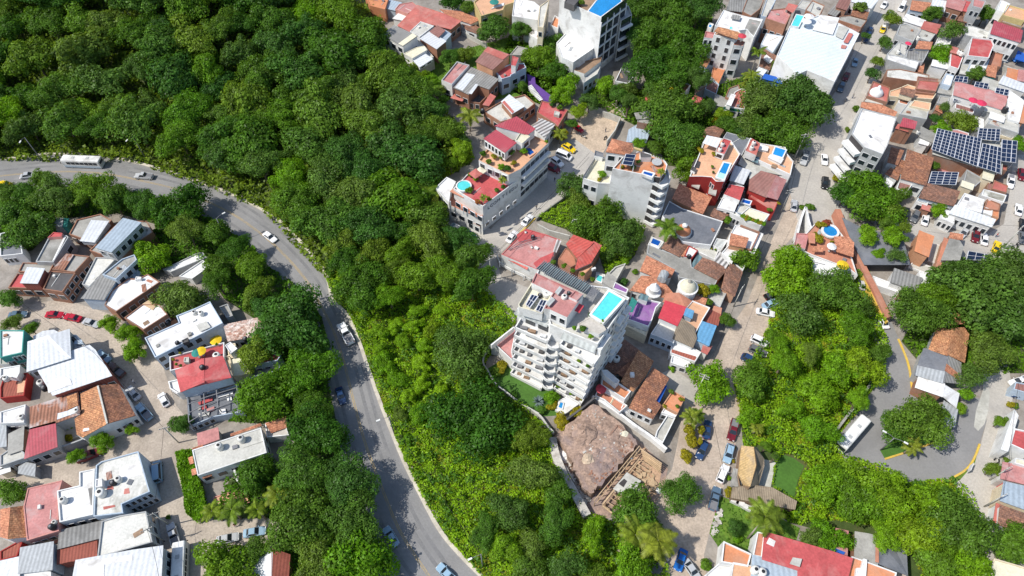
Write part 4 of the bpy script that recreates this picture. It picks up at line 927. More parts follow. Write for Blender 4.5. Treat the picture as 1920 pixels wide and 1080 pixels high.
tree(1600,570,60,'leafgrey','grey green tree beside the small cars on the narrow road',ht=7)
tree(1604,618,62,'big','green tree with a visible brown limb beside the narrow road',ht=8)
tree(1614,690,66,'leafbright','bright tree at the inside of the road bend above the bus',ht=8)
tree(1575,700,70,'leafbright','bright green tree in the lower thicket',ht=7)
tree(1535,735,70,'leafbright','yellow green tree in the lower thicket near the lawn',ht=7)
tree(1648,925,108,'bigbright','wide yellow green tree below the white bus',ht=9)
tree(1553,905,84,'leafbright','bright tree beside the small square lawn',ht=8)
tree(1600,930,100,'big','large tree below the hairpin road, second from the lawn',ht=8)
tree(1790,985,120,'bigdark','dark tree beside the right hand gravel street',ht=9)
tree(1742,940,84,'leafbright','bright green spreading tree under the hairpin kerb',ht=7)
tree(1720,1005,80,'leafbright','bright round tree above the grey tiled roof',ht=8)
tree(1760,1055,80,'leafmid','green tree at the bottom edge right of the grey tiled roof',ht=8)
tree(1815,1060,85,'leafbright','bright yellow green tree at the bottom edge by the gravel street',ht=7)
tree(1900,1020,70,'leafmid','green tree below the mottled tile roof at the right edge',ht=6)
tree(1755,700-8,0.1+50,'leafgrey','pale green bush like tree beside the grey shed roofs',ht=5) if 0 else None
tree(1820,705,55,'leafgrey','pale leafy tree between the tiled shed and the gravel street',ht=6)
tree(1813,740,26,'leafbright','small bright tree by the white shed roof',ht=4); tree(1800,765,24,'leafbright','smallest bright tree by the grey shed end',ht=3.4)
tree(1876,790,22,'leafmid','small round tree on the pavement of the gravel street',ht=3.6); tree(1862,880,30,'leafmid','clipped tree on the pavement beside the grey awning roof',ht=4)
V(1660,0,7.2)
tree(720,740,300,'leafbright','bright round tree between red roofs in the upper right',ht=6); tree(900,430,330,'leafgrey','grey green tree among the grey roofs in the upper right',ht=7)
tree(640,200,260,'leafmid','tree behind the white canopy roof in the upper right',ht=6); tree(1350,200,250,'leafdark','dark tree with yellow leaves near the top right',ht=6)
tree(100,270,200,'leafmid','street tree above the yellow taxi on the long street',ht=5); tree(1230,1000,220,'leafdark','dark tree beside the blue grey panels, upper right',ht=6)
V(1660,140,7.2)
tree(1040,640,360,'leafmid','largest tree in the courtyard above the solar roof',ht=6); tree(740,740,230,'leafbright','bright tree at the left of the courtyard above the solar roof',ht=5); tree(800,450,170,'leafgrey','pale tree behind the courtyard of the solar roof',ht=5)
tree(680,600,150,'leafdark','dark small tree left in the courtyard above the solar roof',ht=5); tree(1830,950,200,'leafbright','bright tree at the right edge beside the solar roof',ht=6)
V(1660,270,7.2)
tree(710,910,220,'leafbright','clipped bright tree beside the white parked car',ht=4.6); tree(170,690,260,'leafdark','low dark tree in front of the white balcony house',ht=4); tree(665,290,130,'leafmid','tree beside the square blue solar panel roof',ht=4)
V(1420,0,6)
tree(1430,480,160,'leafdark','street tree opposite the warehouse on the long street',ht=5); tree(1350,690,130,'leafmid','second street tree below the dark one on the long street',ht=4.5); tree(1290,830,150,'leafdark','third street tree above the dome on the long street',ht=5)
tree(120,300,170,'leafmid','tree beside the bare brick house at the top',ht=6); tree(1215,400,90,'leafdark','small tree in the shade beside the warehouse street',ht=4); tree(530,830,110,'leafmid','tree in front of the warehouse wall',ht=6); tree(300,740,230,'leafmid','round tree at the lower left corner of the warehouse',ht=7)
V(1600,380,6)
tree(170,370,230,'leafbright','bright tree over the dark shade net roof',ht=7); tree(450,400,270,'leafbright','yellow green tree over the right half of the dark shade net roof',ht=7); tree(380,230,180,'leafmid','tree behind the dark shade net roof by the parked cars',ht=6); tree(570,280,150,'leafmid','tree at the back right of the shade net roof',ht=6); tree(490,600,200,'leafgrey','grey green tree at the front corner of the shade net roof',ht=6)
tree(290,580,130,'leafbright','small bright tree at the front edge of the shade net roof',ht=4.4)
V(1660,140,1)
V(680,0,6)
tree(1490,330,320,'leafdark','dark tree between the tile roof house and the yellow house',ht=8); tree(1770,330,220,'leafmid','green tree below the yellow house',ht=7); tree(985,640,200,'leafmid','leafy tree beside the white metal roof house on the slope',ht=6); tree(1140,620,200,'leafmid','second leafy tree on the slope above the flat pink roof',ht=5)
tree(1190,90,180,'leafdark','dark tree behind the long red roof',ht=7); tree(1000,20,260,'leafdark','dark tree at the top edge behind the tile roof',ht=7)
V(960,0,6)
tree(430,520,260,'leafmid','tree left of the white party wall of the hotel',ht=8); tree(300,650,300,'leafmid','grey green tree below the ruined grey roof',ht=8); tree(120,330,200,'leafdark','dark tree above the ruined grey roof',ht=7); tree(480,800,260,'leafdark','dark tree between the purple stairs and the hotel',ht=7); tree(620,960,260,'leafbright','bright tree at the foot of the white hotel',ht=6); tree(1050,980,260,'leafbright','feathery bright tree below the glass fronted hotel',ht=6); tree(1280,1000,200,'leafmid','low tree right of the feathery one below the hotel',ht=5); tree(1580,1000,240,'leafgrey','grey green tree beside the orange terrace with the yellow parasol',ht=7)
V(800,90,6)
tree(1500,560,220,'leafbright','bright tree over the lower end of the purple stairs',ht=5); tree(1720,720,190,'leafbright','round bright tree beside the sandy lot',ht=5.5); tree(1640,850,120,'leafdark','dark small tree above the red quad bike',ht=5); tree(1830,600,200,'leafdark','dark tree at the top of the sandy lot',ht=6); tree(1080,430,120,'leafmid','small tree beside the white stair of the purple steps',ht=4)
V(1080,150,6)
tree(480,160,200,'leafmid','tree behind the sandy lot, upper one',ht=6); tree(600,240,200,'leafdark','tall dark conifer shaped tree right of the sandy lot',ht=8,sx=.8); tree(1480,300,190,'leafdark','dark tree below the red roof cabin',ht=6); tree(1640,390,160,'leafbright','bright tree with yellow flowers beside the green railing',ht=5); tree(1700,500,220,'leafdark','dark tree above the grey roof of the pool house',ht=6); tree(720,720,150,'leafbright','small bright tree behind the hip roof',ht=5); tree(880,760,170,'leafdark','dark tree beside the yellow walled stair',ht=5); tree(1850,560,180,'leafdark','dark tree behind the two white tanks',ht=6)
tree(880,180,260,'leafgrey','blue green tree with red roof showing through',ht=6)
V(0,0,1)
# forests and thickets filled with individual trees
FOR='leafdark leafdark bigdark bigdark big leafmid leafmid leafgrey bigbright leafdark'.split()
av=[[(815,350),(890,300),(1000,400),(900,520),(830,440)]]
n1=forest([(-150,310),(-60,296),(0,291),(118,279),(260,296),(400,338),(490,378),(560,430),(600,480),(630,520),(640,470),(760,440),(810,400),(800,340),(860,290),(832,250),(795,205),(725,145),(685,85),(630,0),(610,-40),(-200,-40)],8.9,(4.4,8.6),FOR,'tall forest tree on the dark hillside above the main road','hillside forest trees',11,av,True)
n2=forest([(640,480),(760,450),(815,430),(880,480),(905,540),(880,570),(800,575),(700,590),(650,560)],6.8,(3.4,5.8),'leafmid big bigbright leafdark bigdark'.split(),'green tree between the main road bend and the restaurant corner','slope trees below the restaurant corner',22)
n2=forest([(690,590),(830,590),(840,680),(870,740),(820,800),(760,800),(715,720),(690,650)],4.6,(1.5,2.9),'leafscrub leafbright leafscrub leafbright leafmid'.split(),'low vine covered tree on the bright slope beside the main road','vine covered trees on the slope',23,ht=3.6)
n2=forest([(890,760),(970,790),(1010,850),(1032,905),(1065,975),(1110,1005),(1190,1050),(1200,1110),(980,1120),(930,1060),(900,1000),(960,960),(985,920),(960,850),(900,820)],5.8,(2.2,4.2),'leafmid big leafbright leafmid leafdark leafgrey'.split(),'green tree on the slope between the main road and the white tower','slope trees below the white tower',12,[[(930,690),(1010,700),(1060,800),(1000,790)]])
forest([(800,200),(850,245),(888,290),(835,340),(805,400),(770,390),(790,300),(770,230)],5.2,(2.2,3.6),'leafdark leafmid big leafbright'.split(),'green tree on the bank left of the red roofed hotel','trees left of the hotel',24)
forest([(720,110),(760,130),(825,180),(850,225),(820,240),(760,190),(715,140)],4.6,(1.6,2.6),'leafbright leafmid small'.split(),'small tree on the bank below the stepped hillside houses','small trees on the bank',25)
n3=forest([(20,380),(120,365),(250,372),(330,395),(400,425),(470,475),(520,530),(575,570),(600,620),(610,690),(610,760),(620,850),(650,960),(700,1060),(600,1090),(530,1040),(540,920),(520,900),(590,860),(560,790),(480,700),(520,660),(480,590),(400,545),(420,500),(330,450),(250,400),(150,395),(60,415)],6.0,(3.0,5.2),'leafdark bigdark big leafmid leafbright'.split(),'green tree in the belt between the houses and the main road','roadside belt trees',13,rdk=.75)
n4=forest([(1440,600),(1470,520),(1600,560),(1640,620),(1640,700),(1580,790),(1510,830),(1450,790),(1430,700)],7.2,(2.4,4.2),'leafbright bigbright leafmid big'.split(),'bright green tree in the thicket inside the bend','thicket trees inside the bend',14)
n5=forest([(1530,900),(1580,898),(1660,930),(1760,952),(1805,985),(1830,1060),(1700,1080),(1600,990),(1520,960)],6.0,(2.6,4.6),'leafbright bigbright leafmid big bigdark'.split(),'green tree in the thicket below the hairpin road','thicket trees below the hairpin',15)
n6=forest([(1040,420),(1100,380),(1180,430),(1150,490)],5,(1.4,2.4),['leafbright','leafmid'],'low bushy tree on the overgrown corner lot','bushes on the overgrown lot',16,trunk=False,name='shrub',cat='shrub')
n7=forest([(770,850),(850,830),(950,850),(950,910),(860,990),(800,930)],5.5,(.9,1.8),['small','smallbright'],'low bright bush on the open slope beside the main road','bushes on the open slope',17,trunk=False,name='shrub',cat='shrub')
n8=forest([(830,600),(900,565),(960,580),(930,640),(880,640)],5,(.8,1.6),['smallbright'],'low bright bush on the clearing beside the white parked car','bushes on the clearing',18,trunk=False,name='shrub',cat='shrub')
n9=forest([(1400,760),(1470,640),(1560,640),(1600,760),(1500,850),(1440,830)],4.6,(.9,1.9),['smallbright','small'],'low bright bush among the thicket inside the bend','bushes inside the bend',19,trunk=False,name='shrub',cat='shrub')
n10=forest([(-120,305),(0,294),(118,282),(260,299),(400,343),(490,385),(500,370),(400,325),(260,285),(118,268),(-120,290)],3.4,(1.0,2.0),['smallbright','small','small'],'leafy roadside bush at the foot of the hillside forest','bushes at the forest edge',20,trunk=False,rdk=.4,name='shrub',cat='shrub')
n11=forest([(720,780),(760,850),(800,930),(870,1030),(900,1050),(840,960),(790,870),(750,790)],3.2,(.9,1.6),['smallbright'],'bright bush along the right edge of the main road','bushes along the main road',21,trunk=False,rdk=.2,name='shrub',cat='shrub')
print('TREES',NT[0],n1,n2,n3,n4,n5,n6,n7,n8,n9,n10,n11)
# ---------------------------------------------------------------- houses left of the main road
Hs=House
V(0,380,6)
Hs('dark flat roofed house at the left edge above the cobbled street','0,600 155,585 255,572 238,475 130,315 0,345',4,'white','slate',w='0:3x1')
Hs('tiny metal roofed shed between the trees and the grey roofs','575,245 690,262 702,180 605,175',3,'greywall','metal',par=0)
s=Hs('small dark green roofed shed beside the tiny metal shed','695,265 745,262 765,185 705,180',2.8,'tealwall','teal',par=0)
s=Hs('long grey flat roof house with a white edge strip and a red patch','400,662 600,670 770,385 745,365 560,365',5.2,'greywall','conc',w='1:2x1'); s.block('535,392 585,385 690,380 700,340 600,332',5.9,'pinkwall','red')
s.plane('585,660 612,640 742,385 720,380','whiteroof',5.26,.05,'roof_strip')
s=Hs('rough grey roof house carrying a bright white metal roof','775,352 910,400 1010,470 1255,195 1130,125 865,190',4,'brick','conc',w='0:2x1')
s.block('908,425 1062,440 1215,212 1030,200',5.3,'greywall','metalwhite',par=0)
s=Hs('tall grey block house with a long pale blue metal roof','1005,535 1110,575 1305,612 1720,330 1650,205 1350,205',4.4,'brick','conc',w='1:4x1',par=.3)
s.block('1080,500 1252,550 1580,225 1385,178',8.0,'greywall','metalblue',par=0,w='1:5x1 0:2x1')
s=Hs('patched grey roof house with a rusty corrugated strip','585,750 840,782 1005,600 745,572',5,'brick','conc',w='1:3x1'); s.plane('590,742 720,756 830,585 748,575','rust',5.12,.06,'metal_sheets')
Hs('dark grey flat roof house with a blue tarpaulin at its side','480,972 700,1005 850,788 570,765',5,'brick','dark',w='1:3x2 0:2x1')
s=Hs('grey twin roof house above the red terrace','205,772 545,805 605,685 255,670',4,'brick','conc')
s=Hs('red terraced house with a raised white metal canopy roof','88,955 465,968 548,812 195,792',3.6,'brick','red',w='0:3x1'); s.block('235,898 418,903 495,745 310,732',6.2,'rustred','metalwhite',par=0)
s=Hs('mottled light concrete roof house with a satellite dish','920,915 1000,950 1142,800 1310,622 1075,612',4,'greywall','concmold')
m=MB(); q=px((1050,840)); c=P(*q,4.6); m.lathe(c,[(.02,0),(.45,.12),(.6,.32)],14); tag(m.build('satellite_dish','white'),'white satellite dish on the mottled concrete roof','satellite dish')
Hs('narrow two storey blue grey house with a flat grey roof','1150,808 1302,862 1538,640 1510,582 1370,632',6.2,'bluewall','conc',w='1:3x2 0:1x1')
Hs('long low grey corrugated house in front of the blue grey house','925,1070 1165,1085 1302,868 1140,805',5.0,'bluewall','fiber',par=0,w='1:3x1')
Hs('small blue metal awning house behind the bright green tree','1480,870 1530,850 1590,780 1545,760',3.2,'bluewall','metalblue',par=0)
s=Hs('white flat roof house with black stains nearest the long corrugated house','1172,1150 1302,1228 1800,890 1660,800 1555,855 1440,852 1255,985',4.2,'brick','whiteroof',w='1:5x1',par=.25)
s.plane('1640,880 1700,905 1720,880 1665,860','terra',4.02,.05,'rust_plate'); s.block('1515,865 1580,860 1590,835 1530,830',4.9,'white','whiteroof')
V(0,560,6)
s=Hs('white flat roof house with an orange courtyard strip','1395,215 1610,352 1885,175 1790,62 1600,62',4.4,'brick','whiteroof',w='1:4x1',par=.25)
s.plane('1600,60 1720,130 1770,60 1680,10','timber',4.3,.12,'slatted_canopy')
V(260,560,6)
s=Hs('orange brick yard between two white roofs with a blue tub','60,390 420,235 380,180 330,190 40,340',2.0,'brick','terra',par=.4); tank(320,262,1.6,'black','dark blue tub in the orange brick yard',.7,.8); 
mk('table',*boxv(tuple(P(260+215/6,560+305/6,1.7)),1.6,1.2,.7,.5),'metalwhite',None); o=bpy.context.scene.collection.objects[-1]; tag(o,'white table in the orange brick yard','table')
s=Hs('long white roofed house with pale blue walls beside the red roofed house','182,662 490,505 700,400 945,272 802,30 650,100 420,192 450,268 65,440',6,'bluewall','whiteroof',w='0:3x2 1:2x2',par=.3)
s.plane('645,300 760,250 810,320 690,370','concl',6.1,.1,'skylight_canopy'); s.block('480,470 550,435 560,480 495,500',6.9,'shade','dark')
tank(690,150,5.7,'white','white tank at the back of the long white roof'); tank(615,145,5.7,'white','second white tank at the back of the long white roof, left one',.6,1.0); tank(425,485,5.7,'black','black tank at the front edge of the long white roof',.5,1.)
s=Hs('small grey roof behind the long white roofed house','905,90 990,215 1060,190 1000,55',3.2,'greywall','conc')
s=Hs('old house under a faded white and clay tile roof','1010,470:4.6 1275,425:4.6 1420,320:4.6 1395,208:5 965,300:5',4.6,'white','tilepale',par=0,w='0:3x1')
tank(1190,440,4.7,'black','black tank on a white pedestal beside the faded tile roof',.6,1.3)
s=Hs('large house with a red roof terrace and a red gabled roof','350,812 960,665 962,488 345,652',5.4,'white','red',w='3:2x1',par=.6)
s.block('420,810:8 478,1042:8.0 730,935:8.9 725,680:8.9',8,'white','red',z0=5,par=0,name='upper_room'); s.block('478,1042:8.0 1030,882:8.2 940,650:8.2 727,680:8.8 730,930:8.9',8,'bluewall','red',z0=5,par=0,name='upper_room')  # front wall's shade is painted in as blue-grey; sunward half stays white
s.block('505,712 565,715 565,655 510,660',6.0,'conc','concl'); tank(865,625,5.2,'white','white tank on the red roof terrace',.8,1.1); tank(705,760,8.7,'black','black tank on the ridge of the red gabled roof',.6,1.)
for i,(a,b,k) in enumerate(((395,690,'smallyellow'),(430,745,'small'),(480,760,'smalldark'),(880,520,'smallbright'),(470,620,'smallyellow'))): bush(a,b,40,k,'potted plant along the edge of the red roof terrace','pots on the red terrace',5.0,True)
parasol(690,580,5.,1.2,'yellow','yellow folded sunshade on the red roof terrace'); parasol(860,455,1.0,1.4,'yellow','yellow canopy behind the red roof terrace in the garden'); parasol(640,600,5.0,1.1,'teal','teal sunshade on the red roof terrace')
s=Hs('narrow cream stair house between the two red roofs','1060,870 1160,860 1260,825 1110,590 1085,500 985,520',4.6,'cream','creamroof',par=.4); s.stairs((1100,830),(1030,630),1.8,14,'cream',2,4.8); s.block('970,525 1035,620 1110,560 1030,485',6.6,'white','whiteroof')
Hs('long house with a plain red roof and slate blue walls','1190,772 1560,695 1600,640 1470,600 1230,562 1110,592',5,'bluewall','red',w='0:4x1',par=.2)
Hs('low grey annex wall below the plain red roof','1250,890 1600,800 1580,710 1200,790',3.0,'bluewall','slate',par=.3)
s=Hs('white porch block at the left foot of the red gabled house','350,1010 430,1060 525,1045 440,905 330,930',3.4,'white','whiteroof',w='0:1x1',par=.5)
V(260,720,6)
s=Hs('open two level patio house under a dark steel frame','570,480 840,370 1175,310 1110,0 1000,40 530,140 545,170',2.6,'bluewall','slate',par=.5,w='0:4x1')
for i,(a,m_) in enumerate((('665,205 830,150 830,185 680,235','red'),('700,245 755,225 765,270 715,290','red'),('880,130 1060,80 1060,110 890,155','whiteroof'),('985,140 1040,130 1050,180 1000,190','whiteroof'),('900,290 975,275 985,330 930,340','whiteroof'),('760,280 850,250 850,290 780,320','pinkroof'),('670,330 800,300 790,350 680,370','concl'))): s.plane(a,m_,2.45,.12,'floor_panel')
mb=MB(); F=[(545,135),(730,75),(870,35),(1095,-25)]; B_=[(565,430),(745,320),(895,265),(1120,175)]
pw=lambda a,z:P(*px(a),z)
for a,b in zip(F,B_): mb.beam(pw(a,5.2),pw(b,4.6),.18)
for t in (0,.33,.66,1):
    A=[pw(a,5.2).lerp(pw(b,4.6),t) for a,b in zip(F,B_)]
    for i in range(3): mb.beam(A[i],A[i+1],.16)
for a in F+B_: p=pw(a,4.6); mb.beam((p.x,p.y,0),(p.x,p.y,4.6),.16)
mb.build('steel_frame','steel',s.root)
s=Hs('rusty pink flat roofed shed beside the vegetable strip','680,692 895,615 882,500 668,562',3,'greywall','rustred',par=0)
s.roof.material_slots[0].material=MAT['pinkroof']
s=Hs('long bungalow with a pale concrete roof and white arched porch','662,1032 1440,772 1375,490 600,742',5.0,'white','concl',w='0:5x1 1:2x1',par=.18)
s.plane('1035,590:4.6 1385,468:4.6 1370,440:4.9 1030,560:4.9','tilenew',None,.1,'tile_coping'); s.plane('605,745:4.6 730,700:4.6 715,680:4.9 600,720:4.9','tilenew',None,.1,'tile_coping')
s.plane('720,1070:3.4 825,1030:3.4 815,990:4.2 715,1025:4.2','tilenew',None,.12,'window_canopy'); s.plane('1320,860:3.4 1410,825:3.4 1400,785:4.2 1310,815:4.2','tilenew',None,.12,'window_canopy')
s.plane('575,905:3.4 620,890:4 605,810:4 555,830:3.4','tilenew',None,.12,'window_canopy'); s.plane('600,1030:3.4 655,1010:4 640,945:4 590,960:3.4','tilenew',None,.12,'window_canopy')
s.rail('880,1010 1070,950 1110,1090',2.6,'white',.5,.4,'porch_beam'); s.posts('880,1010 1070,950 1110,1090',2.6)
tank(890,685,4.9,'white','white water tank near the middle of the long concrete roof',.75,1.7); tank(1140,600,4.9,'white','white water tank at the back right of the long concrete roof',.75,1.7)
s=Hs('small garage with a bright orange tile roof and white posts','1440,600 1690,575 1660,480 1655,372 1420,440',3,'white','pave',par=.2); s.plane('1490,552:3.2 1665,490:3.2 1655,365:4.3 1420,442:4.3','tilenew',None,.15); s.posts('1490,552 1660,490',3.2)
V(0,0,1)
hp=[(329,848),(358,841),(372,895),(392,965),(366,976),(350,962),(340,905)]
hw=[P(a,b,2.2) for a,b in hp]; pl=[(p.x,p.y) for p in hw]
rng=np.random.default_rng(5); C=[];Nn=[]
while len(C)<9000:
    i=rng.integers(3)
    x=rng.uniform(min(p[0] for p in pl),max(p[0] for p in pl)); y=rng.uniform(min(p[1] for p in pl),max(p[1] for p in pl))
    if inpoly(x,y,pl):
        top=rng.random()<.75; z=2.3+.22*math.sin(x*1.7)+.2*math.sin(y*2.1+x)+rng.normal()*.1
        C.append((x,y,z if top else rng.uniform(.1,z)))
C=np.array(C); Nn=rng.normal(size=C.shape)*.6+np.array([0,0,.8]); Nn/=np.linalg.norm(Nn,axis=1,keepdims=True)
v,f=leafquads(C,Nn,.28*rng.uniform(.6,1.3,size=len(C)),rng); me=npmesh('hedge',v,f,'leafbright'); o=bpy.data.objects.new('hedge',me); link(o); tag(o,'thick bright green hedge along the cobbled street beside the long bungalow','hedge')
V(0,560,6)
s=Hs('white roofed house with teal walls at the left edge of the cobbled street','0,665 105,640 252,608 272,355 0,352',6,'tealwall','whiteroof',w='1:3x2 0:2x1',par=.25)
s.block('0,660 100,655 110,790 0,790'.replace('0,660 100,655 110,790 0,790','0,740 100,735 105,665 0,670'),3.6,'white','concl',z0=0,name='porch')
s=Hs('big workshop with a pale ribbed metal roof in two slopes','312,810:7 785,662:7 772,352:7 545,420:7.7 322,490:7',7,'greywall','metalwhite',par=0,w='0:4x2')
s.roof.material_slots[0].material=MAT['metalwhite']
s=Hs('lower workshop with a pale metal roof and a translucent patch','600,1078 1242,862 1060,580 1000,530 790,598 792,660 425,788',6.4,'rustred','metalwhite',par=0,w='0:6x1')
s.plane('545,1060 810,965 790,905 720,870 520,935','whiteroof',6.5,.05,'translucent_sheet')
tank(440,930,4,'white','white tank in the yard left of the lower workshop',.8,1.4); tank(480,990,3.4,'black','black tank in the yard left of the lower workshop',.7,1.3)
s=Hs('small white roof block behind the two pale workshops','782,578 955,528 860,405 780,400',5,'white','whiteroof',par=.3); tank(800,445,4.8,'black','black tank on the small white roof behind the workshops',.6,1.1)
s.block('845,500 925,505 910,470 850,475',5.7,'bluewall','metalblue',par=0)
s=Hs('pale awning house behind the big workshop','395,462 545,418 640,382 600,358 480,372 385,425',4,'greywall','metalwhite',par=0)
Hs('low white roofed shed with a scalloped front beside the dark patio','0,905 25,870 190,890 222,828 225,745 0,782',4,'white','whiteroof',w='0:1x1'); tank(50,885,4,'white','white tank at the corner of the low white shed roof',.6,1.2)
s=Hs('dark red tiled patio below the low white shed','0,1120 270,1090 310,832 200,842 30,905 0,1000',2.6,'redwall','rustred',par=.35); s.plane('190,1060 270,1050 285,920 200,935','peach',2.5,.1,'floor_panel')
V(0,720,6)
s=Hs('old corner house with a large weathered clay tile gable roof','862,572:4.4 930,600:4.4 1205,442:6.4 1520,352:4.4 1330,0:4.4 1100,20:6.4 910,110:4.4 920,330:4.4 840,392:4.4',4.4,'white',None,par=0,w='2:4x1 0:1x1')
s.plane('862,572:4.5 930,602:4.5 1210,445:6.5 1100,18:6.5 905,108:4.5 918,330:4.5 838,392:4.5','tileor',None,.16); s.plane('1210,445:6.5 1525,355:4.5 1332,-5:4.5 1100,18:6.5','tile',None,.16)
m=MB(); m.beam(pw((1205,445),6.55),pw((1100,20),6.55),.35,.16); m.build('ridge_cap','concl',s.root)
s.plane('1065,265 1115,280 1130,235 1075,212','whiteroof',5.9,.1,'skylight'); s.plane('930,535 1000,520 1010,490 940,500','whiteroof',5.1,.1,'skylight')
s.plane('930,600:4.2 1225,465:4.2 1215,435:4.4 925,580:4.4','whiteroof',None,.14,'front_awning')
s=Hs('long shed with rusty white corrugated sheets','345,497 620,432 885,335 862,100 350,262',4.8,'greywall','rust',par=0); s.plane('770,285 880,240 862,100 745,140','tileor',4.95,.1,'tile_patch'); s.plane('640,400 880,315 870,250 760,300 650,330','metalwhite',4.93,.06,'metal_sheets'); tank(850,290,5.0,'white','white tank at the right corner of the rusty corrugated shed',.55,1.0)
Hs('square house under a plain bright red metal roof','285,828 632,702 612,432 345,505',4.8,'greywall','metalred',par=0,w='0:3x1')
Hs('narrow white roofed house left of the rusty corrugated shed','0,445 268,432 288,228 0,312',5,'white','whiteroof',par=.3,w='0:2x1'); tank(230,360,4.7,'white','white tank on the narrow white roof',.6,1.1)
Hs('house under a sagging grey awning left of the red metal roof','100,782 245,735 258,490 105,565',4.2,'brick','conc',par=0); Hs('pale ribbed roof at the left edge above the street wall','0,702 60,692 55,450 0,462',4,'greywall','metal',par=0)
Hs('light concrete roof house behind the street wall','0,925 285,828 270,765 150,700 20,790 0,800',4,'greywall','concl',w='0:3x1',par=.3)
wallrun('garden_wall','0,960 285,870 500,790 700,700 830,655 1000,590 1250,480 1540,400',2.6,.3,'greywall','grey street wall in front of the tiled corner house'); 
s=Hs('small round shouldered silver shed in the street','215,995 380,1025 388,910 292,892 222,932',2.6,'metal','metal',par=0)
Hs('low white kiosk at the left edge of the street','0,1010 105,975 100,935 0,950',2.6,'cream','whiteroof',par=0)
s=Hs('planted courtyard beside the red metal roof','640,690 850,600 900,570 830,400 640,460',.4,'concl','pave',par=.2)
bush(790,480,90,'smallbright','leafy shrub in the courtyard beside the red metal roof'); bush(770,610,110,'smallyellow','yellowish shrub in the courtyard beside the red metal roof'); bush(690,470,80,'smalldark','dark shrub in the courtyard beside the red metal roof')
V(0,900,6)
s=Hs('dark blue grey building with a patchy concrete and red roof','1050,412 1385,370 1370,270 1685,130 1555,-325 1140,-210 1078,-165',5.8,'bluewall','concmold',par=.35,w='2:5x2 0:2x1')
s.plane('1200,110 1280,105 1270,60 1210,70','redfade',5.48,.03,'paint_patch'); s.plane('1390,160 1460,150 1450,90 1400,100','redfade',5.48,.03,'paint_patch'); s.plane('1165,335 1300,300 1290,280 1160,300','redfade',5.48,.03,'paint_patch'); s.plane('1340,0 1610,-60 1590,-180 1340,-140','whiteroof',5.48,.03,'paint_patch')
s.block('1070,80 1150,70 1145,-20 1075,-10',7,'white','whiteroof'); tank(1315,-20,5.5,'white','white tank on the patchy concrete roof',.65,1.3); tank(1255,20,5.5,'black','teal black tank on the patchy concrete roof',.6,1.1); tank(1110,130,5.6,'white','grey tank beside the dark roof well of the patchy roof',.9,1.6)
s=Hs('white flat roof house between the faded pink roof and the patchy roof','668,475 1045,388 1065,-130 890,-92 890,60 640,120',5.4,'white','whiteroof',par=.4,w='0:3x1'); s.plane('990,95 1055,80 1050,270 1020,285','fiber',5.3,.08,'metal_sheets'); tank(690,215,5.2,'white','beige tank at the left edge of the white flat roof',.7,1.3)
s=Hs('house with a faded pink flat roof and two small tanks','300,682 662,572 650,180 700,0 310,92 262,300',5,'pinkwall','pinkroof',par=.15,w='0:4x1'); tank(560,515,5,'black','dark tank on the faded pink roof',.6,1.4); tank(600,470,5,'white','pale tank at the front right corner of the faded pink roof',.5,.6)
s=Hs('left edge house under a pale orange tile gable','0,642:4 82,662:5.4 300,640:4 262,290:4 115,310:5.4 0,332:4',4,'white',None,par=0); s.plane('0,642:4.1 85,664:5.5 115,308:5.5 0,330:4.1','tilenew',None,.15); s.plane('85,664:5.5 305,642:4.1 265,288:4.1 115,308:5.5','tileor',None,.15)
Hs('grey corrugated roof in front of the white flat roof','660,762 1130,642 1142,470 680,572',4.2,'greywall','fiber',par=0); Hs('red brown metal patio roof below the grey corrugated one','655,935 780,905 1075,872 1078,660 660,765',3.6,'rustred','rustred',par=0)
s=Hs('house with a black mildewed white concrete roof','1092,872 1715,698 1642,350 1340,400 1142,462',5.4,'greywall','concmold',par=.3,w='1:3x1')
s=Hs('large warehouse with a shining white ribbed roof at the bottom edge','800,1250 1800,1150 1820,752 1480,800 862,912',6.2,'greywall','metalwhite',par=0,w='1:4x1'); s.roof.material_slots[0].material=MAT['metalwhite']; s.plane('870,1200 1170,1150 1170,950 1490,900 1490,840 870,920','whiteroof',6.27,.05,'translucent_sheet')
Hs('grey and white sheeted roof near the bottom left corner','215,1040 575,1000 588,705 240,770',4.6,'bluewall','metal',par=0); Hs('pale blue white roof in the bottom left corner','0,1100 205,1085 230,870 0,922',4.4,'white','metalwhite',par=0); Hs('white flat roof at the very bottom left','180,1200 575,1150 572,1030 350,1020 185,1050',4,'white','whiteroof',par=.2)
Hs('small dark red yard roof beside the white sheets','0,905 190,860 250,700 200,690 0,800',2.4,'redwall','rustred',par=.25)
V(260,900,6)
s=Hs('white corrugated shed half of the ridge roofed hut at the bottom','1310,1100:3 1480,1100:4 1490,795:4 1335,842:3',3,'white','striped',par=0); s.roof.material_slots[0].material=MAT['metalwhite']
s=Hs('rust red corrugated half of the ridge roofed hut at the bottom','1502,1130:4 1672,1130:3 1692,850:3 1505,782:4',3,'brick','rustred',par=0)
s=Hs('pink paved front yard of the long bungalow','850,260 1060,310 1250,250 1230,140 1100,110 840,190',.5,'pinkwall','peach',par=.2)
for i,(a,b,d) in enumerate(((820,350,260),(1040,330,330),(1330,330,240),(1560,160,330))): palm(a,b,d,['leftmost of the coconut palms above the silver cars','large middle palm above the silver cars','yellowing palm at the right of the row above the silver cars','palm among the dark trees right of the pink yard'][i],None,6)
bush(330,420,70,'smalldark','dark shrub beside the grey pickup on the cobbled street')
V(0,260,4)
bus((735,150),(470,140),'white bus with a blue grey skirt on the curved main road',11,'steelblue_' if 0 else 'bluewall')
car('pickup','silver',(1150,282),(1005,272),'silver pickup with loaded bed on the main road behind the bus')
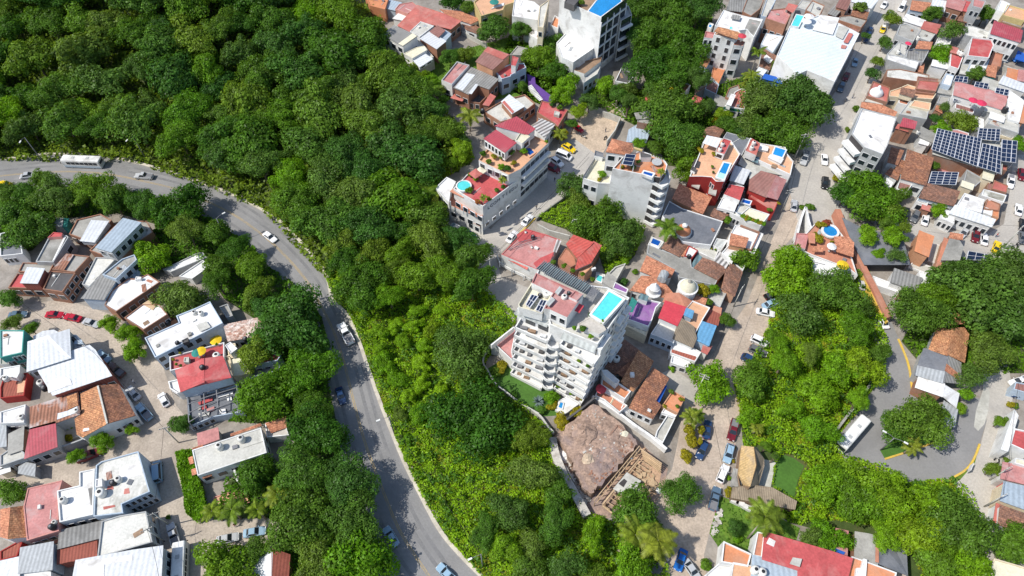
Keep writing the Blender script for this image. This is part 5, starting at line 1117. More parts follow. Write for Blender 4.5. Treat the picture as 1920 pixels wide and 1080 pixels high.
car('sedan','silver',(170,275),(245,265),'silver car half hidden by trees on the main road'); car('sedan','yellow',(75,342),(-30,330),'yellow taxi at the left edge of the main road')
V(480,380,6); car('sedan','white',(90,330),(215,425),'white car driving alone on the main road bend')
V(480,540,4); car('pickup','white',(700,390),(645,290),'white cargo truck on the shaded part of the main road',s=1.25); car('sedan','navy',(620,755),(650,850),'dark blue car in the tree shade on the main road')
V(560,860,4.8); car('sedan','lightblue',(860,750),(795,645),'light blue car in tree shade beside the yellow line'); car('sedan','lightblue',(1370,1070),(1285,985),'pale car at the bottom edge of the main road')
V(0,560,6); car('sedan','red',(510,170),(705,175),'bright red car parked behind the other red one'); car('sedan','red',(905,225),(715,185),'red car with a dark windscreen in front of the first red one'); car('sedan','silver',(940,240),(1100,290),'silver car with a shadow across it beside the red cars'); car('sedan','steelblue',(100,180),(280,165),'dark teal car in tree shade at the left of the street')
car('sedan','lightblue',(1100,590),(1215,690),'pale blue car in the shadow of the workshop'); car('pickup','brown',(1370,850),(1230,740),'dark brown pickup in the shadow of the workshop')
V(0,720,6); car('sedan','silver',(1555,165),(1430,30),'silver white car beside the tiled corner house'); car('pickup','lightblue',(1685,385),(1545,230),'pale blue pickup with an open bed below the silver car'); car('van','lightblue',(1770,1080),(1760,890),'pale blue van in the shade of the concrete roof building'); car('pickup','maroon',(920,830),(1090,760),'maroon pickup with a pink roof parked between street trees'); car('hatch','white',(1860,210),(1815,130),'small white car at the corner of the red roofed house')
V(260,900,6); car('pickup','silver',(420,720),(355,515),'silver grey pickup in the shade at the bottom left'); car('sedan','silver',(875,680),(1110,630),'silver sedan parked on the cobbles, the left one'); car('sedan','lightblue',(1180,600),(1415,560),'blue silver sedan parked under the trees, the right one')
bus((420,1180),(440,795),'white bus parked beside the warehouse at the bottom left',10)
# ---------------------------------------------------------------- houses on the hillside, top middle
V(260,400,4)
Hs('ruined white terrace behind the white roofs, half under trees','180,420 240,440 510,330 480,290 430,300','2' and 2.2,'greywall','whiteroof',par=.3)
Hs('small white flat roof between trees above the long white roof','300,470 400,490 540,390 480,350',2.6,'white','whiteroof',par=.3)
V(680,0,6)
Hs('orange curved wall house at the top beside the forest','80,62 250,105 290,-20 20,-60',5,'orange','orange',par=.3)
Hs('blue roofed hut behind the orange curved house','270,92 365,115 435,30 300,0',4,'bluewall','metalblue',par=0)
Hs('salmon flat roof house beside the long red roof','365,100 505,155 620,72 560,20 410,45',4.6,'pinkwall','pinkroof',par=.2,w='0:2x1')
Hs('small white lean to roof by the steps','345,205 440,225 505,160 420,140',3.4,'white','whiteroof',par=0)
s=Hs('long house with a patched faded red roof','400,285:5.6 530,352:5.6 640,245:5.8 780,272:5.8 990,325:5.2 1098,238:5.2 900,150:6 615,60:6',5.5,'brick','redfade',par=0,w='4:2x1')
Hs('clay tile roof house behind the long red roof','1215,265:4.2 1315,218:4.2 1100,130:5 880,108:5 960,172:5',4.2,'white','tilenew',par=0,w='0:1x1')
s=Hs('low white house with a tiny tiled cabin on a grey yard','1170,330 1280,372 1345,335 1225,262 1105,240',3.2,'white','tileold',par=0,w='0:1x1'); 
wallrun('yard_wall','1120,345 1270,430 1400,500',1.6,.3,'concl','white picket like wall below the tiled cabin')
s=Hs('tall house with a grey fibre roof and cream edge on a pale retaining base','232,388 452,512 610,402 352,288',8.2,'white','fiber',par=0,w='0:3x2 1:2x1'); s.plane('400,492 452,515 612,404 560,372','creamroof',8.28,.06,'roof_strip')
s=Hs('bare concrete terrace block on the slope below the grey fibre roof','260,455 560,752 800,640 700,520 600,420 350,330',4.6,'concl','concl',par=.4,w='0:2x1')
s.block('462,602 560,655 720,562 690,515 602,532',6.2,'white','creamroof',par=.15); s.block('560,662 640,752 782,662 692,600',5.4,'white','metalwhite',par=0,w='1:2x1')
s=Hs('white roofed rooms between the long red roof and the slope','530,352 642,412 802,290 652,240',6.2,'white','concl',par=.2)
Hs('white metal roof with a rusty corner above the leafy slope','652,432 832,545 932,462 752,358',5.8,'brick','metalwhite',par=0)
Hs('small brown sheet roof behind the white metal roof','762,352 852,412 922,342 842,290',6.2,'greywall','brown',par=0); Hs('small blue grey sheet roof beside the long red roof','855,412 932,452 992,382 922,338',5.2,'bluewall','metalblue',par=0)
V(800,90,6)
s=Hs('white fronted house with a salmon parapet roof','165,362 282,408 482,190 340,150',7,'white','pinkroof',par=.45,w='0:1x1',parmat='greywall'); s.winline(s.pts[0],s.pts[1],1,1,.5,2.6,'door')
s.plane('265,560:3 400,600:3 455,540:3.4 330,500:3.4','redfade',None,.12,'porch_roof')
s=Hs('dark house under long grey corrugated sheets with pale panels','312,445 470,515 575,412 700,458 802,350 620,268 502,220',6.2,'brick','fiber',par=0,w='0:2x1 3:2x1'); s.plane('318,443 405,480 547,302 452,280','metalwhite',6.28,.05,'translucent_sheet'); s.plane('470,505 505,520 582,412 550,402','metalwhite',6.28,.05,'translucent_sheet')
s=Hs('open brick shell under the grey corrugated sheets','470,600 600,620 800,420 575,412 470,515',2.8,'brick','dark',par=.4,w='0:2x1')
s=Hs('tall terracotta house with a brown metal roof and red rear slope','560,150:9 740,238:8.6 925,75:9.4 690,-12:9.8',9,'terrawall','brown',par=0); s.plane('690,-12:9.9 925,75:9.5 860,130:9.3 640,35:9.6','redfade',None,.05,'metal_sheets')
s=Hs('pale blue house with a red roof terrace above the purple steps','845,348 945,318 950,300 1120,218 1095,170 960,170 760,250',6.2,'bluewall','red',par=.35,w='0:1x1 2:2x1'); s.block('950,192 1000,200 1035,110 965,85',8.8,'white','red',par=.15)
Hs('small ruined grey roofed house behind the red terrace','935,75 1060,80 1135,5 1020,-25',4.6,'conc','conc',par=.3,w='1:1x1')
s=Hs('broad purple painted stairway with a white stepped balustrade','1330,582 1400,612 1412,545 1225,400 1218,330 1130,290 1140,370 1220,450',2.2,'violet','violet',par=0,cat='stairway',name='stairway',over=0); s.stairs((1290,590),(1160,420),1.3,12,'white',1.4,3.0)
s=Hs('red terrace house below the purple stairway','1240,722 1440,850 1478,885 1592,692 1430,660 1395,615 1292,590',5,'brick','red',par=.25,w='1:1x1 2:2x1 0:2x1'); s.block('1430,745 1490,760 1500,720 1440,705',5.7,'concl','concl')
bush(1405,650,60,'smalldark','dark potted plant on the red terrace below the purple stairs',None,4.8,True); bush(1500,680,70,'small','row plant on the red terrace edge',None,4.8,True)
s=Hs('unfinished brick house with a white metal sheet on its roof','640,712 830,832 1030,772 1222,620 1105,520 850,590',4.4,'brick','concl',par=.5,w='2:3x1 0:2x1'); s.block('845,602 960,735 1095,655 930,528',6.2,'brick','metalwhite',par=0); s.plane('848,610 965,735 985,715 875,590','redfade',6.28,.05,'metal_sheets')
Hs('tiny pink roof hut left of the unfinished brick house','640,635 695,645 768,545 720,520',4.8,'brick','redfade',par=0); tank(625,690,4,'black','black tank at the left of the unfinished brick house',.7,1.3)
Hs('striped lath roof shed beside the red terrace','1190,885 1330,1002 1432,862 1292,798',5.8,'white','striped',par=0,w='1:2x1')
# ---- terraced hotel with red roofs -------------------------------------------------
V(780,220,6)
s=Hs('white terraced hotel with red roofs, a jacuzzi and lettering on its street wall','420,802:9.6 752,1002:9.6 1150,702:9.6 1020,660:9.6 790,545:9.6 575,640:9.6',9.6,'white','red',par=.5,cat='hotel',name='hotel')
s.block('705,480 1040,645 1178,580 1495,280 1290,185 1120,240 1000,150 780,380',13.2,'white','peach',z0=0,par=.6,name='upper_storeys')
p,z0,h=s.lastblock
def rows(a,b,lev,nc,hh,kind='window',ww=None):
    A=P(*px(a),h); B=P(*px(b),h)
    for zc in lev:
        fl=s.flip; s.flip=False; s.winline(A,B,nc,1,zc-hh*.98,zc+hh*.98,kind,hh,ww); s.flip=fl
rows((1178,580),(1495,280),(11.2,8.4,5.6,3.2),6,1.5,'window',1.9)
A,B=P(*px((1178,580)),13.2),P(*px((1495,280)),13.2)
nrm=Vector((B.y-A.y,-(B.x-A.x),0)).normalized()
for z in (9.6,6.8): 
    m=MB(); mid=(A+B)/2+nrm*.55; m.box((mid.x,mid.y,z),(B-A).length*.96,1.0,.85,eang(A,B)); m.build('balcony','white',s.root,eang(A,B))
rows((790,545),(1040,645),(11.6,),3,1.5); rows((705,480),(790,520),(11.6,),1,1.4)
s.block('770,238:16.4 1000,388:16.4 1122,285:16.4 900,145:16.4',16.4,'white','metalred',z0=13.2,par=0,w='0:6x1 1:1x1',name='roof_room'); s.block('900,92:17 1252,192:16.2 1335,130:16.2 1130,-6:17',17,'white','metalred',z0=13.2,par=0,name='roof_room'); s.block('1115,255 1195,292 1285,212 1175,160',16.2,'white','creamroof',z0=13.2,par=.35,w='1:1x1',name='roof_room')
s.pool('1195,345 1275,450 1358,392 1285,325',13.0,'pooldeep','peach')
# lower terrace with jacuzzi, front porch
m=MB(); c=P(*px((540,790)),9.3); m.lathe(c,[(2.0,0),(2.05,.75),(1.8,.8),(1.75,.55)],20); j=m.build('jacuzzi','white',s.root); m=MB(); m.lathe(Vector((0,0,0)),[(1.72,0),(.4,.02)],20); w_=mk_local('jacuzzi_water',m.v,m.f,'poolcyan',j); w_.location=(0,0,.62)
s.plane('380,832:8.6 530,905:8.6 560,860:9.2 420,795:9.2','terra',None,.14,'porch_roof')
s.block('375,985 745,1150 755,1005 535,900 385,840',6.2,'white','terra',z0=0,par=.8,name='front_balcony',w='0:4x1'); 
s.block('510,1120 720,1230 745,1155 540,1060',3.2,'white','terra',z0=0,par=.6,name='front_balcony',w='0:3x1'); s.posts('385,940 530,1000 740,1110',9,6.0,.25)
rows((420,802),(752,1002),(7.8,),4,1.5); rows((752,1002),(1150,702),(5.6,),5,1.0,'window',1.1)
# lettering along the street wall
A,B=P(*px((752,1002)),9.6),P(*px((1150,702)),9.6); nrm=Vector((B.y-A.y,-(B.x-A.x),0)).normalized(); ang=eang(A,B)
cu=bpy.data.curves.new('lettering','FONT'); cu.body='LCOM T I EDU'; cu.size=1.55; cu.extrude=.04; cu.space_character=1.15; to=bpy.data.objects.new('lettering_tmp',cu); link(to)
bpy.context.view_layer.update(); me=bpy.data.meshes.new_from_object(to.evaluated_get(bpy.context.evaluated_depsgraph_get())); bpy.data.objects.remove(to); me.materials.clear(); me.materials.append(MAT['slate'])
lo=bpy.data.objects.new('lettering',me); link(lo,s.root); pos=A.lerp(B,.12)+nrm*.06; lo.location=Vector((pos.x,pos.y,7.1))-Vector(s.root['_loc']); lo.rotation_euler=(math.pi/2,0,ang)
parasol(670,620,9.1,1.9,'redfade','square pink sunshade on the red hotel terrace',4,2.6); parasol(725,590,9.1,1.7,'creamroof','cream awning canopy beside the pink sunshade on the hotel terrace',4,2.4)
for i,(a,b,d,z,k) in enumerate(((610,650,80,9.1,'small'),(670,700,70,9.1,'smallbright'),(690,960,80,9.1,'smallflower'),(820,930,70,9.1,'smallbright'),(910,830,70,9.1,'small'),(980,790,60,9.1,'smalldark'),(600,830,90,9.1,'small'),(880,450,80,12.7,'smallyellow'),(820,510,80,12.7,'small'),(1060,400,120,12.7,'small'),(960,570,100,12.7,'smallbright'),(1030,580,90,12.7,'smalldark'),(1100,520,80,12.7,'smallyellow'),(1215,390,100,12.7,'smallbright'),(750,420,90,12.7,'smalldark'),(1465,280,45,12.8,'smallbright'),(960,460,60,12.7,'small'))):
    bush(a,b,d,k,'leafy potted plant on the terraces of the red roofed hotel','pots on the hotel terraces',z,True)
palm(760,900,110,'small palm at the front edge of the red hotel terrace',None,11.5); palm(975,700,110,'small palm at the right edge of the red hotel terrace',None,11.5)
V(780,330,6)
s=Hs('white gatehouse beside the parked blue car below the hotel','355,690 440,640 500,560 420,525 310,610',3.0,'white','whiteroof',par=.15,w='1:1x1')
s.plane('310,612 340,635 445,540 420,522','glassroof',3.06,.05,'skylight')
s=Hs('white side wing of the hotel with square openings','250,790 370,960 430,870 460,740 340,670'.replace('250,790 370,960 430,870 460,740 340,670','215,130 370,300 385,190 450,60 345,10'),7.5,'white','whiteroof',par=.3,w='0:2x2')
palm(170,330,330,'coconut palm left of the red roofed hotel',None,6); palm(120,180,300,'second coconut palm behind the hotel side wing',None,7)
wallrun('garden_steps','200,600 300,700 420,830',.7,1.2,'brick','brick garden steps down the slope below the gatehouse','steps')
for a in (('sedan','navy',(510,590),(680,690),'blue car parked below the hotel balcony'),('sedan','white',(445,690),(610,770),'white car parked beside the blue car below the hotel'),('sedan','white',(1030,740),(1130,610),'white car parked in front of the red restaurant roof'),('sedan','white',(1195,555),(1310,425),'white car parked uphill of the red restaurant'),('sedan','white',(1770,530),(1860,445),'white car on the sunny side above the shaded street')): car(*a)
V(780,220,6); car('suv','yellow',(1655,300),(1785,375),'yellow and white taxi nearest the palm at the street head',roof='whiteroof'); car('van','white',(1605,400),(1725,450),'white taxi van behind the yellow taxi'); car('suv','white',(1520,450),(1650,540),'white car parked below the taxi van'); car('suv','maroon',(1490,540),(1590,590),'dark maroon car parked in the shadow of the hotel')
person(1355,1010,'person in dark clothes walking on the sunny edge of the sloping street','black',0,.4); person(1560,700,'person in black standing in the shaded sloping street','black')
V(800,90,6); car('jeep','red',(1660,870),(1760,930),'bright red buggy at the end of the sandy lot',s=.8); motorbike(1770,990,-.5,'white and black motorcycle beside the red buggy','tankwhite')
bush(1520,970,180,'smallyellow','yellow green palm like shrub beside the striped shed'); palm(1500,960,190,'short palm at the corner of the striped lath shed',None,4); palm(480,760,300,'coconut palm on the slope left of the unfinished brick house',None,6); palm(20,480,0+300,'palm with hanging fronds at the edge of the forest',None,6)
V(1080,150,6); motorbike(330,640,1.0,'dark motorcycle at the wall of the sandy lot'); person(335,560,'person standing in the middle of the sandy lot','grey',0,.5); s=wallrun('lot_wall','300,350 400,380 500,420 440,560 350,680',2.2,.3,'concl','pale rough wall round the sandy lot')
# ---- white hotel with glass front at the top ----------------------------------------
V(960,0,6)
s=Hs('tall white hotel with a blank party wall and a glass balcony front','535,-20 1005,203 1290,-10 1300,-120 700,-200',20,'white','wood',par=.6,cat='hotel',name='hotel')
A,B=s.pts[1],s.pts[2]; ang=eang(A,B); nrm=Vector((B.y-A.y,-(B.x-A.x),0)).normalized(); L=(B-A).length
for k in range(5):
    z=18.2-k*3.7; off=.35+ (0 if k<2 else 0)
    m=MB(); mid=(A+B)/2+nrm*(.2); m.box((mid.x,mid.y,z-1.25),L,.4,.45,ang); m.build('balcony','white',s.root,ang)
    for i in range(4):
        q=A.lerp(B,(i+.5)/4)+nrm*.05; mk('balcony_glass_or_shade',*boxv((q.x,q.y,z-.8),L/4*.97,.12,3.0,ang),'glass',s.root,ang)
for i in range(5):
    q=A.lerp(B,i/4)+nrm*.2; mk('pillar',*boxv((q.x,q.y,1),.28,.3,17.6,ang),'white',s.root,ang)
s.block('1225,232 1350,165 1310,60 1190,120',15.2,'white','greywall',z0=0,par=.8,name='balcony_wing'); wp=s.lastblock[0]
for k in range(4):
    z=13.2-k*3.7; q=(wp[0]+wp[1])/2; an=eang(wp[0],wp[1]); nn=Vector((wp[1].y-wp[0].y,-(wp[1].x-wp[0].x),0)).normalized(); LL=(wp[1]-wp[0]).length; mk('balcony_glass_or_shade',*boxv((q.x+nn.x*.05,q.y+nn.y*.05,z-.8),LL*.88,.12,2.7,an),'glass',s.root,an); mk('balcony',*boxv((q.x+nn.x*.5,q.y+nn.y*.5,z-1.3),LL,1.0,.5,an),'white',s.root,an)
s.pool('845,125 1000,195 1245,15 1210,-60 960,-20',19.95,'poolblue','white',.35)
s.block('590,20 700,60 760,-10 640,-60',21.5,'dark','dark',z0=19.4,name='bar_roof'); bush(770,40,90,'small','potted plant on the roof deck beside the blue hotel pool',None,19.4,True)
s=Hs('white roof annexe in front of the blank hotel wall','560,640 690,700 915,545 910,500 640,330 500,480',9,'white','whiteroof',par=.4,w='0:1x1'); s.block('700,790 815,830 1000,690 1010,640 915,590 760,700'.replace('915,590 ',''),6.2,'white','wood',z0=0,par=.5,name='terrace_deck'); s.plane('650,850 720,900 810,830 730,780','striped',4.4,.12,'pergola')
s.block('810,930 960,830 990,760 1010,690 815,830',5,'bluewall','concl',z0=0,par=.3,w='0:3x1',name='front_wing')
s=Hs('cream block with dark windows behind the hotel blank wall','290,300 350,310 420,-10 310,70',14,'cream','concl',par=.3,w='1:2x4 0:1x3'); Hs('white house with a big white roof at the top beside the yellow house','0,180 290,225 310,70 250,20 30,-40',9,'white','whiteroof',par=.3,w='0:2x1'); Hs('low grey roof beneath the white house at the top','20,190 250,270 290,230 10,170',4,'greywall','conc',par=.3)
s=Hs('small white house with a peaked wall beside the trees above the hotel','190,380 330,470 420,360 290,290',5,'white','whiteroof',par=.4); Hs('white walled yard next to the hotel left wall','430,280 520,320 530,200 480,170',11,'white','orange',par=.6)
Hs('shaded arched hall at the foot of the hotel','1160,910 1310,940 1390,830 1230,760',5,'white','dark',par=.4,w='0:2x1')
V(680,0,6)
s=Hs('pale yellow house with an orange patio roof at the top','1250,20 1330,180 1580,110 1600,60 1715,20 1640,-80 1350,-60',8,'yellowwall','peach',par=.4,w='1:3x2'); s.plane('1440,100 1590,60 1590,30 1480,70','whiteroof',7.9,.15,'wall_cap'); parasol(1480,10,7.6,1.6,'teal','green sunshade on the orange patio at the top')
# ---- red restaurant and red metal roofs -----------------------------------------------
V(880,400,6)
s=Hs('restaurant with a broad faded red roof above the corner','358,462:5 780,640:5 905,545:5 950,440:5 1030,300:5 860,235:5 640,172:5',5,'white','redfade',par=.2,parmat='red'); s.roof.material_slots[0].material=MAT['pinkroof']
s.plane('640,172 860,235 820,280 560,330 530,240','red',4.86,.03,'paint_patch'); s.plane('720,560 800,500 940,440 950,470 900,545 770,635','red',4.87,.03,'paint_patch')
s.plane('355,480:4.0 650,635:4.0 680,575:4.85 370,450:4.85','redmetal2',None,.12,'front_awning'); s.plane('940,430 980,440 1035,310 985,290','striped',5.1,.1,'skylight')
m=MB(); a=[P(*px(t),5.35) for t in ((440,405),(560,325),(800,265))]; 
for i in range(2): m.beam(a[i],a[i+1],.12)
b=[P(*px(t),5.35) for t in ((440,410),(800,280))]; m.beam(b[0],b[1],.12); m.build('railing','steel',s.root)
for i,(a,b) in enumerate(((715,250),(705,375),(635,205))): tank(a,b,4.9,'black' if i==0 else 'white',['black tank at the back of the restaurant roof','small white vent drum in the middle of the restaurant roof','small white drum at the top corner of the restaurant roof'][i],.55 if i==0 else .3,1.1 if i==0 else .5)
s.rail('310,470 340,540 380,575 480,630 610,690 690,735',1.6,'white',1.0,.18); s.posts('340,540 480,630 610,690',2.4,0,.25)
wallrun('laundry_wall','770,120 900,190 1130,250',2.2,.3,'concl','pale block wall behind the restaurant laundry yard')
s=Hs('house with two overlapping bright red metal roofs','1100,345:6 1215,492:6 1385,330:6.6 1175,250:6.6',6,'brick','redmetal2',par=0); s.plane('1185,640:5.6 1370,560:5.6 1492,360:6.2 1395,310:6.4 1222,492:6.0','redmetal2',None,.14); s.block('1190,640 1370,560 1480,370 1230,480',5.5,'brick','dark',z0=0,par=0,name='lower_room')
Hs('low brown terrace roof between the restaurant and the red metal roofs','1000,512 1140,605 1205,575 1165,430 1080,390',4.4,'brick','terra',par=.15)
s=Hs('small pool yard behind the white tower','1405,760 1500,790 1530,690 1430,660',.6,'white','concl',par=.2); s.pool('1415,755 1490,785 1510,705 1435,675',.9,'poolcyan','white',.25)
Hs('grey concrete lean to house beside the small pool yard','1505,770 1600,830 1650,740 1560,670',4,'greywall','conc',par=0); Hs('light concrete back yard block beyond the small pool','1560,680 1660,740 1760,560 1640,600',2.6,'concl','concl',par=.5)
Hs('roof strip house with orange tiles behind the red metal roof','1225,655 1300,680 1390,590 1330,560',4.6,'terrawall','peach',par=.2); ac(1400,620,5,'white air conditioner behind the red metal roof')
for i,(a,b) in enumerate(((945,560),(1065,600),(1160,650),(1275,690),(1385,755))): bush(a,b,70,'small','clipped round plant in the row beside the glass pergola','row of plants by the glass pergola',17,True)
# ---------------------------------------------------------------- the white tower with the long pool
V(890,480,6)
s=Hs('white balcony tower with a turquoise rooftop pool and a pink penthouse roof','480,590 830,700 850,770 1010,840 1385,990 1742,468 1490,350 1310,330 740,95 640,330',24,'white','concl',par=.5,cat='apartment tower',name='apartment_tower')
TA=s
# side wall windows
s.winline(s.pts[4],s.pts[5],7,8,1.5,23.5,'window',1.0,.9)
A,B=s.pts[4],s.pts[5]; ang=eang(A,B); nrm=Vector((B.y-A.y,-(B.x-A.x),0)).normalized()
for k in range(7):
    for f_ in (.72,.93): q=A.lerp(B,f_)+nrm*.45; mk('side_balcony',*boxv((q.x,q.y,1.6+k*3.05),2.4,.9,1.0,ang),'white',s.root,ang)
s.pool('1285,660 1450,760 1700,480 1505,370',25.3,'poolcyan','white',.45,1.6)
pw2=lambda t,z:P(*px(t),z)
s.plane('1308,640 1340,655 1530,400 1505,385','poolblue',25.17,.02,'pool_shade') if 0 else None
s.plane('1420,700 1470,750 1720,490 1660,455','greywall',24.6,.1,'overflow_gutter') if 0 else None
s.block('640,300 870,420 760,650 500,575 490,540',26.2,'white','creamroof',par=.9,name='solar_yard')
s.block('845,600 1040,690 1225,430 690,188 640,300 880,415 780,590',27.6,'white','pinkroof',par=.35,name='penthouse',w='0:2x1')
s.block('1060,460 1150,500 1220,430 1130,385',28.0,'white','pinkroof',z0=27.2,par=.25,name='rooftop_room')
for t in ('905,400 940,430 990,365 955,340','805,530 840,560 905,490 865,455'): s.plane(t,'glassawn',28.1,.5,'skylight')
solar('575,545 620,580 715,460 640,440',26.3,2,2,'left pair of solar panels on the white tower',.3,True,25.3); solar('685,605 750,635 815,510 745,500',26.3,2,2,'right pair of solar panels on the white tower',.3,True,25.3)
tank(815,405,25.4,'white','white cylinder tank in the solar yard of the white tower',.9,1.2); tank(735,430,25.4,'black','black tank in the solar yard of the white tower',.45,.8); tank(1060,405,27.3,'black','black vent drum on the pink penthouse roof',.4,.7); tank(1010,445,27.3,'white','white drum on the pink penthouse roof',.6,.8)
s.plane('1120,610 1180,640 1230,560 1165,530','brightred',26,.12,'awning')
# glass pergola at the back
s.plane('700,140:25.8 1230,400:25.8 1310,330:26.1 790,65:26.1','glassroof',None,.12,'glass_pergola')
m=MB()
a,b,c,d=[pw2(t,25.9) for t in ((690,150),(1235,410),(1320,325),(790,62))]
for i in range(26): t=i/25; m.beam(a.lerp(b,t)+Vector((0,0,.1)),d.lerp(c,t)+Vector((0,0,.35)),.14)
for i in range(8):
    t=i/7; m.beam(pw2((1240,480),25.9).lerp(pw2((1320,520),25.9),t),pw2((1330,350),25.9).lerp(pw2((1400,390),25.9),t),.14)
m.build('pergola_beams','steel',s.root)
s.plane('1320,520:24.1 1265,610:24.1 1310,640:24.1 1480,400:24.1 1420,370:24.1','pave',None,.12,'pool_deck')
s.block('1160,760 1290,690 1460,790 1480,830 1400,880 1180,800',24.9,'white','pave',par=.1,name='deck_step')
for i,(a,b,d_) in enumerate(((1120,820,65),(1305,915,70),(1440,745,60),(1295,670,50),(1215,830,100))):
    bush(a,b,d_,'smallbright' if i<3 else 'smalldark',['round lime plant at the left of the tower deck','round lime plant at the front of the tower deck','round plant on the pool corner of the tower','dark round plant at the near pool end of the tower','feathery plant in the middle of the tower deck'][i],None,24.4,True)
# balconies: two stacks that step forward a little towards the ground
def lerp2(a,b,t): return (a[0]+(b[0]-a[0])*t,a[1]+(b[1]-a[1])*t)
def stack(tl,tr,bl,br,n,ztop,zbot,depth,wins):
    for k in range(n):
        t=k/(n-1); z=ztop+(zbot-ztop)*t; l=P(*px(lerp2(tl,bl,t)),z); r=P(*px(lerp2(tr,br,t)),z); d=(r-l); d.z=0; ang=eang(l,r); L=d.length; back=Vector((-d.y,d.x,0)).normalized()
        m=MB(); mid=(l+r)/2
        m.box(tuple(mid+back*.12-Vector((0,0,1.0))),L,.24,1.0,ang)
        for e in (l,r): m.beam(e-Vector((0,0,.5)),e+back*depth-Vector((0,0,.5)),.24,1.0)
        c=mid+back*(depth/2+.1); m.box((c.x,c.y,z-1.25),L,depth,.22,ang); bo=m.build('balcony','white',TA.root,ang)
        # room behind the balcony
        c=mid+back*(depth+2.2); mk('storey',*boxv((c.x,c.y,z-1.25),L*.99,4.2,3.0,ang),'white',TA.root,ang)
        for f_ in (.28,.72):
            q=l.lerp(r,f_)+back*(depth+.06); mk('balcony_door',*boxv((q.x,q.y,z-1.0),L*.34,.12,2.1,ang),'glass',TA.root,ang)
        for f_ in (.2,.45,.8):
            if random.random()<.75:
                q=l.lerp(r,f_)+back*(depth*.45); mk('deck_furniture',*boxv((q.x,q.y,z-1.02),random.uniform(.8,1.8),.7,.55,ang+.2),random.choice(['wood','dark','metalwhite','steel']),TA.root,ang)
        if k in (1,3,5): 
            q=l.lerp(r,.9)+back*(depth*.4)
V(890,600,6)
stack((455,85),(815,240),(405,600),(742,775),7,20.6,1.4,2.6,2)
stack((955,275),(1335,500),(890,770),(1190,945),7,20.6,1.4,2.6,2)
# curved middle balconies
for k in range(6):
    t=k/5; z=19.4-17.0*t; c=P(*px(lerp2((905,230),(845,690),t)),z); m=MB(); pr=[]
    a0=eang(P(*px((820,200)),z),P(*px((940,290)),z)); n=9
    inn=[];out=[]
    for i in range(n):
        a=a0-math.pi/2+ (i/(n-1)-.5)*2.3; out.append(c+Vector((math.cos(a)*1.8,math.sin(a)*1.8,0)))
    bk=c+Vector((math.cos(a0+math.pi/2),math.sin(a0+math.pi/2),0))*1.2
    for i in range(n-1): m.beam(out[i]-Vector((0,0,.45)),out[i+1]-Vector((0,0,.45)),.18,.9)
    vs=[q-Vector((0,0,1.0)) for q in out]; vs.append(bk-Vector((0,0,1.0))); k0=len(m.v); m.add(vs+[q-Vector((0,0,.2)) for q in vs],[tuple(range(len(vs))),tuple(reversed(range(len(vs),2*len(vs))))]+[(i,i+len(vs),(i+1)%len(vs)+len(vs),(i+1)%len(vs)) for i in range(len(vs))])
    m.build('curved_balcony','white',TA.root)
V(890,480,6)
TA.block('840,600 1030,700 1010,870 860,790 830,720',22.6,'bluewall','concl',z0=0,par=.3,name='stair_core')  # blue-grey wall colour paints the shadow in the recess between the balcony stacks
TA.plane('440,650:21.6 815,805:21.6 835,715:23.4 480,590:23.4','glassawn',None,.08,'glass_awning'); TA.plane('960,930:21.6 1340,1090:21.6 1390,985:23.4 1000,850:23.4','glassawn',None,.08,'glass_awning')
V(890,600,6)
TA.block('245,285 430,375 470,90 440,75',15.8-9,'white','pinkroof',z0=0,par=.5,name='side_terrace') if 0 else None
s=Hs('white garden wing with a pink terrace left of the balcony tower','245,290 440,470 420,350 470,95 440,80 185,275',4.6,'white','pinkroof',par=.55)
s.rail('185,280 440,78',6.4,'white',1.8,.3,'garden_wall')
Hs('white garden platform at the foot of the left balconies','400,590 730,775 760,740 790,660 460,500',.8,'white','whiteroof',par=.1); 
s=Hs('white plunge pool terrace at the foot of the tower','905,1010 1010,1065 1190,930 1060,850 950,900',.9,'white','whiteroof',par=.15); s.pool('925,985 990,1010 1010,930 960,905',1.0,'poolblue','white',.25)
m=MB(); rng=np.random.default_rng(3); c=P(*px((720,910)),.6); 
for i in range(46):
    a=i*2.4; e=.25+1.1*rng.random(); d=Vector((math.cos(a)*math.cos(e),math.sin(a)*math.cos(e),math.sin(e))); sd=Vector((-math.sin(a),math.cos(a),0))*.13; k0=len(m.v); b_=Vector((0,0,.1)); t=b_+d*1.7; m.v+=[b_-sd,b_+sd,b_+d*.9+sd*1.1,t,b_+d*.9-sd*1.1]; m.f.append(tuple(range(k0,k0+5)))
o=empty('agave_plant',(c.x,c.y,0)); tag(o,'large blue grey agave on the lawn below the tower','agave'); M('agave',(.20,.27,.26),var=.1,bump=0); mk_local('leaf_rosette',m.v,m.f,'agave',o)
m2=MB(); 
bush(440,840,110,'smalldark','dark agave like shrub by the curved lawn wall'); bush(300,520,170,'smallyellow','yellow green shrub at the upper corner of the lawn'); bush(240,590,140,'small','green shrub at the left edge of the lawn'); bush(860,870,190,'smallbright','bright shrub beside the plunge pool'); bush(870,960,140,'smallyellow','yellow green shrub at the lower side of the plunge pool'); bush(940,740,70,'smallbright','lime plant on the lowest right balcony',None,1.6); bush(1085,825,60,'smallbright','lime plant beside the lowest right balcony',None,1.0); bush(760,1020,110,'small','small shrub at the bottom of the lawn')
bush(1170,460,60,'smallbright','green plant on an upper right balcony',None,16.5); bush(1270,520,60,'small','second green plant on an upper right balcony',None,16.5); bush(1205,885,60,'smallyellow','yellow green plant at the right foot of the balconies',None,.8)
